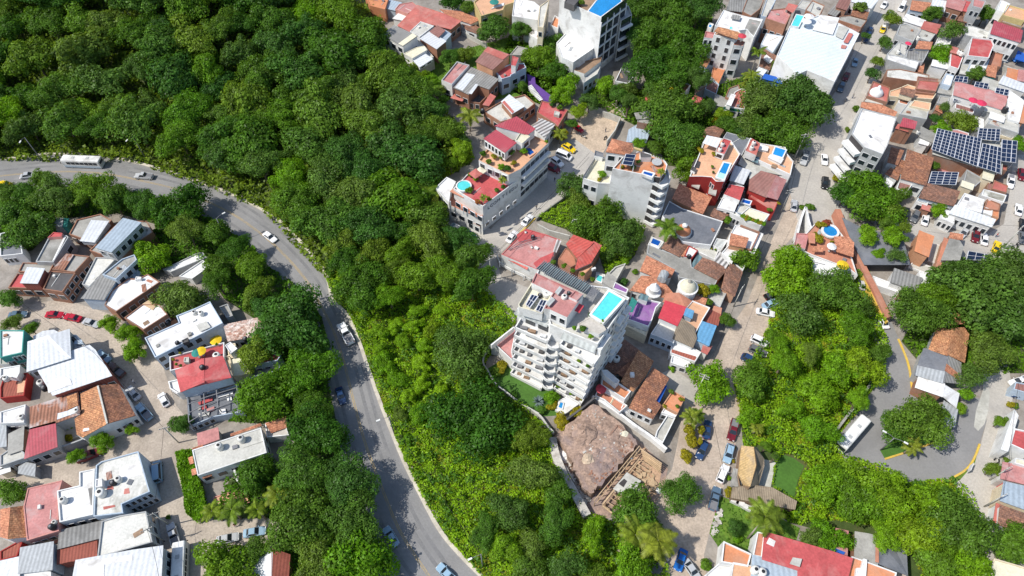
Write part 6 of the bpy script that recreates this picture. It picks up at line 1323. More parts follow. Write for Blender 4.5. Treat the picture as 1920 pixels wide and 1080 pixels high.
# ---- tiled houses and the building plot beside the tower ---------------------------------
V(1100,600,6)
s=Hs('low house with a weathered clay tile roof in the shadow of the tower','200,520:3.4 320,610:3.4 500,470:4.2 590,350:4 430,230:4.2',3.8,'white','tileold',par=0,w='0:1x1')
s.plane('330,590:4.3 420,660:4.0 555,530:4.0 500,455:4.6','tile',None,.14)
s=Hs('tiled roof house beside the orange terrace and white stair','430,740:4.2 520,790:4.2 665,610:4.2 740,465:4.2 590,350:5.2 520,480:5.2 400,690:4.8',4.5,'white','tileor',par=0,w='0:2x1')
m=MB(); p=P(*px((515,605)),5.6); mk('chimney',*boxv((p.x,p.y,4.4),.9,.9,1.2),'whiteroof',s.root)
s=Hs('large house with a reddish patchwork tile roof','490,985:4 740,1100:4 830,960:4 765,910:4.3 915,660:4.3 750,545:5 695,640:5 560,850:5',4.3,'white','tile',par=0,w='0:3x1'); s.plane('680,1020 715,1040 730,1010 690,990','whiteroof',4.75,.1,'skylight')
Hs('blue tarpaulin roof at the side of the patchwork tile house','760,910 800,935 890,745 870,730',3.6,'bluefab','bluefab',par=0,cat='canopy',name='tarpaulin_canopy')
s=Hs('white stair house with an orange terrace between the tile roofs','165,730 430,890 500,800 350,700 180,565',4.6,'white','orange',par=.5); s.block('170,560 230,560 370,680 330,720 200,620',6.4,'white','whiteroof',par=.2); parasol(165,765,2.6,1.2,'brightred','small red sunshade below the orange terrace'); s=Hs('lower orange terrace with a white parapet next to the building plot','95,850 200,900 370,1040 460,960 260,830 130,760',2.8,'white','terra',par=.5); s.stairs((370,1010),(280,900),1.6,12,'cream',0,2.6); s.stairs((520,1080),(400,960),1.5,12,'white',0,2.4)
tank(340,420,4.0,'white','white tank on the shaded tile roof beside the tower',.8,1.2)
s=Hs('orange roof terrace house behind the palms and yellow shrubs','850,960 1025,1050 1108,870 965,790',4,'terrawall','orange',par=.35,w='0:1x1'); s.block('840,1040 1000,1090 1030,1040 890,960',3.2,'white','whiteroof',z0=0,par=.3,w='0:2x1',name='front_room')
bush(950,815,70,'small','potted shrub at the back of the orange roof terrace',None,3.8,True); bush(1060,900,70,'smallyellow','potted yellow shrub along the orange roof terrace',None,3.8,True); bush(1020,980,60,'small','potted shrub at the front of the orange roof terrace',None,3.8,True); bush(880,970,60,'smallyellow','yellow shrub at the corner of the orange roof terrace',None,3.5)
V(1000,740,4.32)
wallrun('boundary_wall','480,10 640,110 830,250 960,340 1080,440',1.9,.6,'white','long white wall between the building plot and the tiled houses')
s=Hs('long cream courtyard house wall behind the building plot','985,345 1050,390 1150,190 1120,110 1000,290',2.6,'white','concl',par=.5)
pl_=parse('190,340 290,225 495,70 720,240 850,395 800,450 640,640 500,770 470,800 400,760 350,640 310,520',2.8)
pj=[]; rj=random.Random(9)
for i in range(len(pl_)):
    a,b=pl_[i],pl_[(i+1)%len(pl_)]
    for k in range(6): q=a.lerp(b,k/6); pj.append(q+Vector((rj.uniform(-.35,.35),rj.uniform(-.35,.35),0)))
mb=MB(); pj=fix(pj); n=len(pj); mb.add([Vector((q.x*1.0,q.y,0)) for q in pj]+pj,[(i,(i+1)%n,n+(i+1)%n,n+i) for i in range(n)]+[tuple(range(n,2*n))])
pin=[(q.x,q.y) for q in inset(pl_,1.6)]
while len(mb.v)<2*n+46*54:
    x=rj.uniform(min(q[0] for q in pin),max(q[0] for q in pin)); y=rj.uniform(min(q[1] for q in pin),max(q[1] for q in pin))
    if not inpoly(x,y,pin): continue
    r_=rj.uniform(.5,2.0); h_=rj.uniform(.15,.55)*min(1,r_); k0=len(mb.v)
    for i in range(6):
        f_=1-i/5.2
        for j in range(9): an=j*math.tau/9+x; kk=r_*f_*(1+rj.uniform(-.2,.2)); mb.v.append(Vector((x+math.cos(an)*kk,y+math.sin(an)*kk*.8,2.79+h_*(1-f_)**.7)))
    for i in range(5):
        for j in range(9): mb.f.append((k0+i*9+j,k0+i*9+(j+1)%9,k0+(i+1)*9+(j+1)%9,k0+(i+1)*9+j))
o=mb.build('earth_bank','earth'); o['kind']='structure'
for i,(a,b) in enumerate((((620,330),(680,250)),((680,250),(730,290)),((330,700),(400,640)),((260,600),(330,720)))):
    A=P(*px(a),2.9 if i<2 else .1); B=P(*px(b),A.z); m=MB(); m.beam(A,B,.3,.5 if i<2 else 2.2); tag(m.build('broken_wall','concl' if i>1 else 'brick'),['low brick footing, long side, on the earth bank','low brick footing, short side, on the earth bank','broken pale wall end below the earth bank, right one','broken pale wall along the left of the building plot'][i],'wall')
rng=np.random.default_rng(8)
def debris(n,poly,z,mats,label,sz=(.3,1.1)):
    mb=MB(); r=random.Random(n); xs=[p[0] for p in poly]; ys=[p[1] for p in poly]; k=0
    while k<n:
        x=r.uniform(min(xs),max(xs)); y=r.uniform(min(ys),max(ys))
        if not inpoly(x,y,poly): continue
        k+=1; p=P(*px((x,y)),z); a=r.uniform(*sz); mb.box((p.x,p.y,z),a,a*r.uniform(.3,.9),a*r.uniform(.15,.6),r.uniform(0,3))
    o=mb.build('rubble',mats); tag(o,label,'rubble',None,'stuff')
debris(60,[(160,380),(240,440),(340,470),(350,560),(300,620),(200,520)],.05,'rubble','pale rubble along the downhill edge of the building plot'); debris(70,[(330,620),(440,800),(470,900),(400,880),(300,650)],.05,'rubble','broken pale stones below the earth bank'); debris(90,[(300,260),(480,100),(800,330),(700,500),(450,600)],2.8,'rubble','scattered stones on the earth bank',(.15,.5)); debris(120,[(440,640),(780,330),(820,400),(520,760)],2.8,'brick','brick scraps scattered on the right of the earth bank',(.15,.45)); debris(45,[(560,900),(700,700),(900,600),(1000,800),(800,950)],.04,'wood','timber offcuts on the floor of the building plot',(.3,1.2)); debris(50,[(850,560),(1040,640),(980,780),(820,800)],.03,'timber','scattered planks on the floor of the building plot',(.4,1.4))
for (a,b,rx,m_,l,zz,hz) in ((440,520,50,'sand','yellow sand heap on the earth bank',2.8,.8),(410,310,95,'earth','brown spoil heap on the earth bank',2.8,1.6),(270,490,60,'whiteroof','white lime heap at the edge of the building plot',0,1.6),(1020,775,30,'whiteroof','white sacks heap beside the dirt street tree',0,.6),(740,318,28,'creamroof','pale sand patch heap near the white wall',2.8,.25)):
    q=px((a,b)); r_=rx/VX[2]/ppm(q[1],zz); c=P(*q,zz); m=MB(); rr=random.Random(a)
    for i in range(7):
        f_=1-i/6; 
        for j in range(14): an=j*math.tau/14; k_=r_*(f_**.9)*(1+rr.uniform(-.18,.18)); m.v.append(Vector((math.cos(an)*k_*1.15,math.sin(an)*k_,hz*(1-f_)**.8*(1+rr.uniform(-.1,.1)))))
    for i in range(6):
        for j in range(14): m.f.append((i*14+j,i*14+(j+1)%14,(i+1)*14+(j+1)%14,(i+1)*14+j))
    o=empty('heap',(c.x,c.y,zz-.02)); tag(o,l,'heap'); mk_local('material_pile',m.v,m.f,m_,o)
# timber formwork
o=root('timber_formwork',P(*px((820,640)),0),'timber formwork frame at the cut edge of the building plot','formwork')
def fr(a,b,z0,z1,n=1,w=.16,name='beam',mat='timber'):
    m=MB(); A=P(*px(a),z0); B=P(*px(b),z1)
    m.beam(A,B,w); m.build(name,mat,o)
fr((860,415),(490,860),2.6,2.6); fr((875,430),(510,880),2.2,2.2)
for i in range(12): t=i/11; q=P(*px(lerp2((868,425),(500,870),t)),2.6); mk('prop',*boxv((q.x,q.y,0),.14,.14,2.6),'timber',o)
fr((760,640),(560,890),1.6,1.6,w=.3); fr((860,520),(690,720),1.4,1.4,w=.25); fr((560,900),(650,970),1.2,1.2,w=.3); fr((640,800),(700,850),1.4,1.4)
for k in range(6): fr((870+k*4,440+k*16),(1040-k*2,560+k*14),2.4-k*.3,2.4-k*.3,w=.22)
for k in range(4): fr((780+k*30,600-k*22),(850+k*30,640-k*22),1.3,1.3); fr((570+k*30,900-k*30),(620+k*30,930-k*30),1.1,1.1)
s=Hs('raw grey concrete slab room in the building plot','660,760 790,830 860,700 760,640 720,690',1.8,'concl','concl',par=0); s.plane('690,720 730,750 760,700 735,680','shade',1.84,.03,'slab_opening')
Hs('grey block stub wall inside the building plot','790,810 830,820 870,750 840,730',1.2,'concl','concl',par=.5)
person(800,520,'worker in a pale green vest on the timber formwork','lightblue',1.4,.4); person(540,765,'worker in a yellow shirt at the foot of the earth bank','yellow',0,1.2); person(605,750,'worker in a pink red shirt beside the formwork prop','red',0,2)
wallrun('plot_wall','270,200 390,110 500,20',3.2,.4,'dark','dark stained wall between the building plot and the tower pool'); bush(230,215,150,'smallyellow','yellow green creeper hanging over the corner of the plot wall',None,1.2); bush(350,140,110,'smallyellow','second yellow green creeper on the plot wall',None,1.5)
# ---- white block with curved orange terrace -------------------------------------------------
V(1080,240,6)
s=Hs('white block with a huge blank wall and a curved orange roof terrace','410,455 880,548 955,560 1005,500 1030,410 985,345 860,300 730,255 600,290 545,300',17.5,'white','orange',par=.5,cat='apartment block',name='apartment_block')
for k in range(6):
    z=16.3-k*2.9; pts=[Vector((p.x,p.y,0)) for p in (s.pts[1],s.pts[2],s.pts[3],s.pts[4])]
    m=MB()
    off=[pts[0],pts[0].lerp(pts[1],.8)+Vector((.9,-1.6,0)),pts[1].lerp(pts[2],.5)+Vector((1.6,-1.2,0)),pts[2]+Vector((1.5,-.5,0)),pts[3]+Vector((.2,0,0))]
    for i in range(4): m.beam(off[i]+Vector((0,0,z-.9)),off[i+1]+Vector((0,0,z-.9)),.22,1.0)
    vs=[q+Vector((0,0,z-1.3)) for q in off]+[pts[3]+Vector((0,0,z-1.3)),pts[1].lerp(pts[0],.5)+Vector((-.5,.6,z-1.3))]; n=len(vs); m.add(vs+[q-Vector((0,0,.2)) for q in vs],[tuple(range(n)),tuple(reversed(range(n,2*n)))]+[(i,(i+1)%n,(i+1)%n+n,i+n) for i in range(n)])
    m.build('balcony','white',s.root)
    for a,b in ((pts[0],pts[1]),(pts[1],pts[2]),(pts[2],pts[3])):
        q=(a+b)/2; an=eang(a,b); nn=Vector((b.y-a.y,-(b.x-a.x),0)).normalized()*.05; mk('balcony_glass_or_shade',*boxv((q.x+nn.x,q.y+nn.y,z-.5),(b-a).length*.9,.14,1.7,an),'redwall' if 0 else 'shade',s.root,an)  # dark panels paint the shade behind these balconies, no glass here
s.plane('500,400 650,430 675,300 555,300','glassroof',19.2,.12,'glass_pergola'); s.posts('505,400 650,425',19.2,17.1,.2)
solar('520,405 630,420 672,310 560,300',19.6,1,3,'three dark solar panels over the orange terrace pergola',.3,False,17)
s.block('345,265 590,300 640,240 625,185 410,125',18.6,'white','tilenew',z0=0,par=0,w='0:2x5',name='stair_tower'); p=[P(*px(t),z) for t,z in (((335,265),18.7),((605,305),18.7),((640,175),18.7),((405,118),18.7),((495,215),20.2))]
m=MB(); m.add(p,[(0,1,4),(1,2,4),(2,3,4),(3,0,4)]); m.build('hip_roof','tilenew',s.root,eang(p[0],p[1]))
s.pool('730,515 860,560 895,505 760,470',17.9,'pooldeep','white',.4,.8); s.block('720,270 840,300 850,330 730,330',18.6,'white','dark',par=.1); s.plane('650,225 745,255 750,240 655,212','yellowwall',18.4,.4,'yellow_wall')
m=MB(); c=P(*px((905,405)),17.1); m.lathe(c,[(1.3,.7),(1.3,.78)],16); m.tube([c,c+Vector((0,0,.7))],.15,6); tag(m.build('round_table','greywall'),'round grey table with chairs on the curved orange terrace','table')
palm(960,490,110,'small palm at the front of the curved orange terrace',None,19.5); bush(650,440,80,'small','green plant under the terrace pergola',None,17); bush(520,440,60,'smallyellow','yellow plant left of the terrace pergola',None,17); bush(700,390,60,'small','potted plant beside the terrace pergola',None,17.1,True)
for i in range(6): bush(860+i*28,300+i*11,26,'small','small pot in the row along the curved parapet','pots along the curved parapet',17.5)
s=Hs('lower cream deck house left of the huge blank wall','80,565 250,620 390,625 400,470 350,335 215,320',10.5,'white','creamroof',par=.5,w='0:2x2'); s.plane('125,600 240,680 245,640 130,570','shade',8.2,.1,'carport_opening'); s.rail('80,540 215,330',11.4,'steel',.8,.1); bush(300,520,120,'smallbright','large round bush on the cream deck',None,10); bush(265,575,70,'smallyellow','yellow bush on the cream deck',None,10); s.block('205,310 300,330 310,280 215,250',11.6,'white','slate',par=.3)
palm(370,850,170,'banana like palm at the foot of the huge blank wall',None,4); palm(270,880,150,'small palm on the corner lot below the blank wall',None,3.5)
V(1080,150,6)
s=Hs('old house with a torn blue white tarpaulin roof','575,690 780,700 850,520 700,500 600,560',4,'concl','metalblue',par=0,w='1:2x1'); s.block('690,470 860,500 870,430 700,420',6.4,'brick','conc',z0=0,par=.3,name='open_attic'); s.plane('680,440:6.6 855,440:6.4 825,345:7.4 655,370:7.2','conc',None,.12,'tilted_roof')
s=Hs('red tile roof fragment under the blue green tree','770,270 800,280 860,180 900,140 850,90 800,160',4,'terrawall','red',par=0)
s=Hs('orange roof terrace with the yellow parasol','990,90 1210,160 1290,60 1250,30 1100,0',6,'white','orange',par=.5,w='0:2x1'); parasol(1080,85,5.6,1.6,'yellow','bright yellow parasol on the orange roof terrace'); parasol(1130,40,5.6,1.5,'whiteroof','white parasol beside the yellow one')
Hs('small red roofed cabin beside the trees','1330,285 1360,300 1415,205 1340,180 1310,215',4,'white','red',par=0,w='0:1x1')
s=Hs('red roof terrace house with a green front railing','1670,290 1900,330 1912,100 1860,95 1790,130 1700,270',4.6,'white','redfade',par=.35,parmat='white',w='0:3x1'); s.rail('1665,300 1900,340',4.2,'green',.9,.2); s.block('1700,270 1740,285 1790,170 1750,160',6.,'white','whiteroof',par=0)
Hs('small grey roof left of the green railed terrace','1560,280 1680,300 1720,220 1570,160',3.6,'greywall','conc',par=0); Hs('grey rusty roof hut above the green railed terrace','1680,190 1790,230 1850,110 1830,50 1720,90',4.4,'brick','conc',par=.3); Hs('white walled bench platform below the green railed terrace','1710,395 1870,440 1875,410 1730,375',1.2,'white','whiteroof',par=.1); bush(1560,450,110,'smallyellow','yellow flowering shrub beside the old brown roof')
Hs('old brown roof beside the yellow flowering shrub','1430,595 1600,645 1655,560 1560,520 1480,540',3.4,'terrawall','tileold',par=0)
# ---- houses with rooftop pools ------------------------------------------------------------
V(1240,230,6.353)
s=Hs('red walled house with a long rooftop pool and white canopy','335,640 480,640 600,650 650,700 740,700 940,370 830,210 540,150 430,420',9.4,'redwall','peach',par=.5,parmat='white',w='2:2x2 4:3x2',cat='house')
s.plane('490,240:11.4 665,300:11.4 715,195:11.7 545,150:11.7','metalwhite',None,.1,'canopy'); s.posts('495,240 665,298 545,155',11.4,9,.16); s.block('655,340 750,375 830,215 740,190',11.2,'white','red',z0=9,par=.2,w='0:1x1'); tank(735,240,11,'white','upper white tank on the small red roof by the pool',.55,1.2); tank(705,300,11,'white','lower white tank on the small red roof by the pool',.55,1.2)
s.pool('640,650 755,690 840,480 735,460',9.7,'poolblue','white',.4,.5); s.plane('645,640 745,680 775,615 700,590','poolpale',9.66,.05,'pool_bench')
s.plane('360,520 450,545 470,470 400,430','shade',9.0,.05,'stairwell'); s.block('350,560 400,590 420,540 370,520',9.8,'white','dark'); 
for z in (6.2,3.2): 
    for t in ('360,740 450,780 490,660 400,630','560,830 650,860 680,720 590,690'): s.plane(t,'concl',z,.5,'balcony')
bush(470,340,90,'smallyellow','yellow green pot plant under the pool house canopy',None,9,True); bush(620,380,70,'smallyellow','yellow pot plant beside the small red roof',None,9,True); bush(605,535,45,'small','pot plant by the long pool',None,9,True); bush(615,600,40,'smalldark','second pot plant by the long pool',None,9,True)
s=Hs('dark slate flat roof between the two pool houses','840,300 960,390 1060,190 780,110 735,180 830,215',5,'greywall','slate',par=.15)
s=Hs('house with a square rooftop pool and a pink tank room','995,370 1540,620 1575,460 1500,370 1480,290 1180,245 1060,180 1005,310',6,'white','peach',par=.4,w='0:5x1'); s.block('1000,330 1130,390 1180,250 1080,185',8,'white','redfade',par=.2); tank(1085,280,7.8,'white','front white tank on the pink tank room',.6,1.3); tank(1110,225,7.8,'white','back white tank on the pink tank room',.6,1.3)
s.pool('1310,380 1450,425 1500,320 1350,275',6.9,'poolblue','white',.35,1.0); s.block('1280,410 1420,480 1450,430 1300,385',6.6,'white','whiteroof',par=0); s.block('1180,260 1270,290 1260,330 1160,310',6.5,'white','whiteroof',par=0); s.plane('1080,460 1150,480 1170,410 1100,400','glassroof',5.9,.08,'skylight'); s.plane('1310,520 1370,540 1380,500 1320,490','wood',6.1,.4,'table')
s=Hs('broad grey concrete roof in front of the square pool','930,490 1040,560 1060,660 1200,570 1540,640 1530,600 990,380 960,420',4.6,'greywall','concl',par=0)
s=Hs('large brown pink metal roof in two slopes by the street','1050,800:4.6 1250,880:5.6 1370,630:5.6 1190,580:4.6 1060,680:4.6',5,'redwall','brown',par=0); s.plane('1250,880:5.7 1385,920:4.4 1495,680:4.4 1370,628:5.7','pinkroof',None,.14)
Hs('white metal roof box next to the long pool house','825,680 975,725 1050,570 880,515',5.6,'greywall','metalwhite',par=0)
s=Hs('red patio terrace below the brown pink roof','1040,880 1340,1070 1400,930 1250,890 1060,830',3.6,'redwall','redfade',par=.3); bush(1290,1040,70,'small','shrub at the front corner of the red patio',None,3.4); bush(1400,960,50,'smallyellow','shrub at the street corner of the red patio',None,3.4)
s=Hs('white house with a red roof and a small blue pool','665,1010 870,1060 985,760 900,745 810,730',5,'white','whiteroof',par=.3,w='0:2x2 1:2x1'); s.block('745,850 935,925 990,770 905,750 815,735',6.4,'white','red',par=.2); s.pool('940,950 1060,985 1085,930 970,900',4.4,'pooldeep','white',.3,.3); Hs('glass screened patio below the small blue pool','880,1070 1010,1090 1070,990 940,950',4,'bluewall','concl',par=.3)
Hs('clay tile roof house in the shadow of the curved block','140,900:5 490,1075:4.4 590,885:4.6 290,770:5.4 220,735:5.4',4.8,'terrawall','tilenew',par=0,w='1:2x1')
V(1180,360,6)
s=Hs('wide dark grey flat roof with a dome and palm beside it','370,270 600,560 920,600 1055,330 600,185 450,100',4.6,'white','slate',par=.2,w='0:4x1')
m=MB(); c=P(*px((605,440)),5.2); 
o=root('domed_tank',Vector((c.x,c.y,0)),'round white tower with a yellow dome beside the dark grey roof','dome'); m.lathe((c.x,c.y,0),[(2.2,0),(2.2,5.2),(2.3,5.3)],18); m.build('drum','white',o,smooth=True); m=MB(); m.lathe((c.x,c.y,5.2),[(2.0,0),(1.85,.7),(1.3,1.4),(.6,1.8)],18); m.build('dome','yellow',o,smooth=True).material_slots[0].material=MAT['orange']; m=MB(); m.lathe((c.x,c.y,6.9),[(.6,0),(.6,.7),(.7,.75),(.1,1.3)],12); m.build('lantern','white',o)
palm(435,400,330,'tall coconut palm beside the yellow dome',None,8)
s=Hs('deep blue plunge pool terrace behind the grey corner roof','210,590 330,640 390,560 250,500',3,'white','white',par=.3); s.pool('230,575 330,615 370,545 260,510',2.9,'pooldeep','white',.2,.2)
Hs('brown tile roof house below the coconut palm','375,630:3.6 560,720:3.6 660,580:3.6 540,500:4.6 460,500:4.6',3.8,'white','tileold',par=0); Hs('small pink tile roof beside the white tank house','550,710 600,725 660,620 600,600',3.4,'terrawall','tilenew',par=0)
s=Hs('small white tank house with a dark red parapet','620,715 705,745 775,655 670,600',3.8,'redwall','whiteroof',par=.2); tank(675,710,3.6,'black','black tank on the small white tank house',.5,.9)
Hs('roof garden terrace with pots behind the white tank house','700,640 960,760 1010,650 780,560',3.2,'white','concl',par=.4)
for i in range(6): bush(760+i*42,570+i*16,34,'small' if i%2 else 'smallyellow','small shrub in the row on the roof garden','roof garden shrubs',3.0)
s=Hs('small blue glass roof box in front of the roof garden','700,840 740,850 810,735 770,705',2.8,'bluewall','glassroof',par=0)
Hs('broad mottled grey concrete roof below the brown tile house','200,690 500,870 560,960 960,1050 1000,970 700,840 690,740 560,720 330,640 215,590',3.4,'greywall','conc',par=.15)
s=Hs('brown tiled double roof beside the broad grey roof','740,850:3.8 990,980:3.6 1095,870:3.8 960,790:4.6 830,745:4.8',4,'terrawall','tileold',par=0); Hs('lath covered patio roof between the brown tile roofs and the white roof','960,780 1080,850 1130,760 1020,680',4,'white','striped',par=0)
Hs('long brown tile roof along the dirt street','1050,1080:3.6 1180,1160:3.6 1265,900:3.8 1150,800:4.6 1090,900:4.6',4,'terrawall','tileold',par=0,w='1:3x1')
s=Hs('white house with a framed roof terrace and a small tiled hut','1040,680 1160,790 1240,640 1410,690 1510,470 1250,370 1190,370 1120,500 1120,590',5.4,'white','whiteroof',par=.3,w='3:3x1 0:1x1'); s.block('1135,590 1300,620 1335,520 1150,470',7,'terrawall','tilenew',par=0); s.rail('1130,590 1370,650 1465,450 1250,370',5.9,'brick',.5,.3); Hs('blue shaded glass roof next to the framed terrace','940,600 1030,660 1110,540 980,520',3.8,'white','glassawn',par=.3)
s=Hs('sloped white patio with potted plants below the framed terrace','1170,800 1280,880 1350,740 1340,680 1230,650',3.8,'white','concl',par=.35); Hs('pale blue roof strip on the street below the framed terrace','1210,710 1330,740 1340,680 1240,650',4.6,'bluewall','metalwhite',par=0)
s=Hs('cream roofed house with a hedge of yellow bushes on its edge','1110,220 1260,290 1480,380 1580,250 1340,170 1240,260 1130,160',4.4,'white','creamroof',par=.35,w='0:4x1'); 
for i in range(7): bush(1280+i*38,275+i*14,75,'smallyellow' if i%2 else 'smallbright','yellow green bush in the rooftop hedge','rooftop hedge bushes',4.0)
Hs('rusty brown roof piece beside the dark grey roof','920,260:3.6 1030,320:3.6 1130,240:3.6 960,190:4.4',3.8,'brick','tileold',par=0); bush(1100,310,130,'small','climbing green shrub between the rusty roof and the white house',None,2)
# ---- houses around the domes --------------------------------------------------------------
V(1130,470,6)
s=Hs('house with new orange tile roofs left of the white cupola','430,225:5 620,300:5 760,295:5 800,215:5.4 500,65:6',5,'white','tilenew',par=0,w='0:3x1'); Hs('lower orange tile roof house with a white cupola','325,440:4.2 480,475:4.2 690,520:4.2 790,490:4.2 640,300:5.4 440,290:5.2',4.4,'white','tilenew',par=0,w='0:2x1')
m=MB(); c=P(*px((590,400)),7); o=root('cupola',Vector((c.x,c.y,4.4)),'white tiered cupola rising from the orange tile roofs','cupola'); m.lathe((c.x,c.y,4.4),[(1.9,0),(1.9,.4),(1.2,.6),(1.15,1.9),(1.3,2.0)],16); m.build('drum','white',o,smooth=False); m=MB(); m.lathe((c.x,c.y,6.4),[(1.15,0),(.95,.55),(.4,1.0),(.25,1.4),(.05,2.0)],16); m.build('dome','white',o,smooth=True)
m=MB(); a=P(*px((690,290)),7.0); m.tube([P(*px((660,330)),6.2),P(*px((700,250)),6.2)],1.1,14); tag(m.build('water_heater_tank','metal'),'silver barrel tank lying on the orange tile roofs','tank')
o=None; c=P(*px((955,420)),6); o=root('domed_turret',Vector((c.x,c.y,0)),'round white turret with a stone coloured dome','dome'); m=MB(); m.lathe((c.x,c.y,0),[(2.3,0),(2.3,6),(2.45,6.1),(2.45,6.5),(2.1,6.5)],20); m.build('drum','white',o,smooth=False); m=MB(); m.lathe((c.x,c.y,6.4),[(2.05,0),(1.8,.9),(1.15,1.7),(.35,2.15)],20); m.build('dome','peach',o,smooth=True).material_slots[0].material=MAT['creamroof']; m=MB(); m.lathe((c.x,c.y,8.45),[(.4,0),(.5,.3),(.1,.8)],10); m.build('finial','conc',o)
s=Hs('violet floored roof terrace with a green canopy','250,760 515,855 560,770 600,640 660,580 420,530 270,690',5.6,'white','purple',par=.5,w='0:4x1'); s.plane('265,690:8.0 340,690:7.8 390,570:7.8 330,520:8','teal',None,.12,'green_canopy'); s.posts('265,690 330,690 330,530',7.8,5.2,.14); s.block('400,540 500,570 520,510 430,480',6.8,'white','glassroof',par=.1)
Hs('small mauve roof behind the tower pool','110,420 270,480 290,430 140,350',5,'white','pinkroof',par=.2).roof.material_slots[0].material=MAT['purple']
s=Hs('cream ledge house below the violet terrace','230,830 490,960 520,880 250,780',3.6,'cream','creamroof',par=.2)
s=Hs('house with a crimson square roof in front of the cupola','640,750 835,835 935,640 710,570',6.2,'white','brightred',par=0,w='0:2x1'); Hs('orange gabled roof between the crimson roof and the turret','690,570:5.2 930,640:5 990,570:5 855,480:6.2 720,490:5.4',5,'white','terra',par=0)
s=Hs('pink terrace house with a small blue roof box','845,850 1030,960 1130,770 1210,640 1010,560 930,650',5,'white','peach',par=.35,w='1:3x1'); s.block('920,720 1000,755 1020,680 945,650',6.6,'bluewall','skyblue',par=0)
s=Hs('moss covered terrace with white arcade and blue wall','540,935 800,1040 850,850 700,790 650,770',4.4,'bluewall','concmold',par=.35,parmat='white',w='0:4x1'); 
m=MB(); 
s=Hs('grey thatched hut roof beside the moss covered terrace','800,985:4.6 1010,1080:4.4 1050,985:5.0 1020,860:6.0 880,760:6.2 830,890:6.0',5,'white','thatch',par=0,w='0:2x1')
s=Hs('house with a clean sky blue metal roof','1060,1000:4.6 1190,1060:4.6 1268,850:4.8 1120,800:5.0',4.6,'bluewall','skyblue',par=0,w='1:3x1')
s=Hs('rust red porch roof above the sky blue roof','1150,790 1290,830 1320,720 1210,670',3.4,'brick','rustred',par=0); Hs('small orange tiled porch roof under the yellow tree','1020,560 1145,600 1165,545 1060,515',3.6,'brick','tilenew',par=0); Hs('orange tile patch by the street end of the pink terrace house','1240,690 1320,710 1330,650 1260,630',3,'terrawall','terra',par=0)
Hs('grey paved yard roof under the yellow tree','1190,540 1320,640 1400,460 1290,410 1180,480',2.6,'greywall','concl',par=.3)
tree(1120,440,190,'smallyellow','yellow leaved small tree by the stone coloured dome',ht=5); tree(1250,430,120,'leafbright','green small tree right of the yellow leaved one',ht=4.5); bush(1200,580,110,'smalldark','dark shrub under the yellow tree',None,2.4); bush(240,350,110,'smalldark','dark shrub behind the mauve roof'); bush(360,240,90,'small','shrub in the yard left of the orange tile roofs'); bush(250,100,140,'smallbright','bright shrub by the pale yard wall'); bush(1010,480,90,'smalldark','dark shrub at the foot of the turret')
V(1100,600,6)
s=Hs('white stepped front of the thatched house with a red awning','940,370 1220,470 1290,360 1180,300 960,240',3.2,'white','whiteroof',par=.3,w='0:3x1'); s.plane('945,370:2.9 1230,470:2.9 1230,410:3.5 960,330:3.5','rustred',None,.12,'red_awning'); Hs('tiny red roofed kiosk at the street corner','1300,350 1350,375 1395,300 1320,285',3.6,'white','redfade',par=0)
s=Hs('small white house front hidden behind bushes by the alley','945,480 1130,540 1180,480 960,390',2.6,'white','whiteroof',par=.4,w='0:2x1'); bush(960,545,90,'smallbright','bright bush at the alley corner')
# ---------------------------------------------------------------- upper right town
V(1240,0,6)
s=Hs('tall white house with arched windows, a tiled top and an orange roof below','590,388 830,447 895,372 870,345 640,312',13.5,'white','peach',par=.3)
s.winline(s.pts[0],s.pts[1],2,4,2.2,13.4,'open',1.6,1.1); s.plane('595,350:14.6 705,392:14.6 735,322:15 640,300:15','tileor',None,.15); s.plane('705,392:14.6 855,442:14.6 895,372:15 735,322:15','tileor',None,.15)
s.block('815,505 918,515 945,470 840,440',12,'white','terra',z0=0,par=.3,w='0:1x3 1:1x3',name='side_wing'); s.block('480,420 590,430 610,370 500,350',12,'white','pinkroof',z0=0,par=.4,w='0:2x4',name='side_wing')
s.block('560,860 645,940 722,770 590,722',2.6,'white','orange',z0=0,par=.3,name='front_terrace'); parasol(915,390,13.2,1.3,'brightred','red sunshade on top of the arched white house'); Hs('clay tile roof on the left of the arched white house','440,720 500,750 570,630 490,570',5,'bluewall','tileor',par=0)
Hs('dark shaded yard house below the arched white house','490,1000 620,1060 650,950 530,880',3,'bluewall','brown',par=.3)
s=Hs('white roofed house with scattered rubble and awnings at the top','600,290 850,345 960,330 1040,420 1145,215 980,190 830,150 700,110',9,'white','whiteroof',par=.3); s.plane('780,205 880,225 900,180 800,160','fiber',9.6,.1,'awning'); s.plane('940,320 1040,400 1120,240 990,210','conc',8.75,.05,'paint_patch')
s.pool('760,325 800,335 805,300 770,295',8.9,'poolcyan','white',.2,.1); s=Hs('small pool deck left of the rubble strewn roof','520,300 560,320 590,270 540,250',6,'white','white',par=.2); s.pool('525,300 560,312 575,280 540,268',6.1,'poolblue','white',.12,.2)
Hs('grey corrugated roofs at the top edge beside the grove','740,110 900,130 950,-20 790,-40',7,'brick','fiber',par=0,w='0:3x1'); Hs('second grey roof at the top edge next to a dark doorway','910,130 1010,180 1110,100 1160,-10 970,-30',7,'brick','conc',par=.3,w='1:2x1'); Hs('grey tall wall house at the top edge','1120,180 1190,190 1290,0 1200,-60',9,'bluewall','concl',par=.3)
s=Hs('bare brick house with two small square windows','1175,205 1400,280 1470,140 1400,90 1220,110',9,'brick','pinkroof',par=.3,w='0:3x1'); s.plane('1395,95:10.4 1480,145:10.4 1540,60:10.4 1430,35:10.4','redfade',None,.12,'red_canopy')
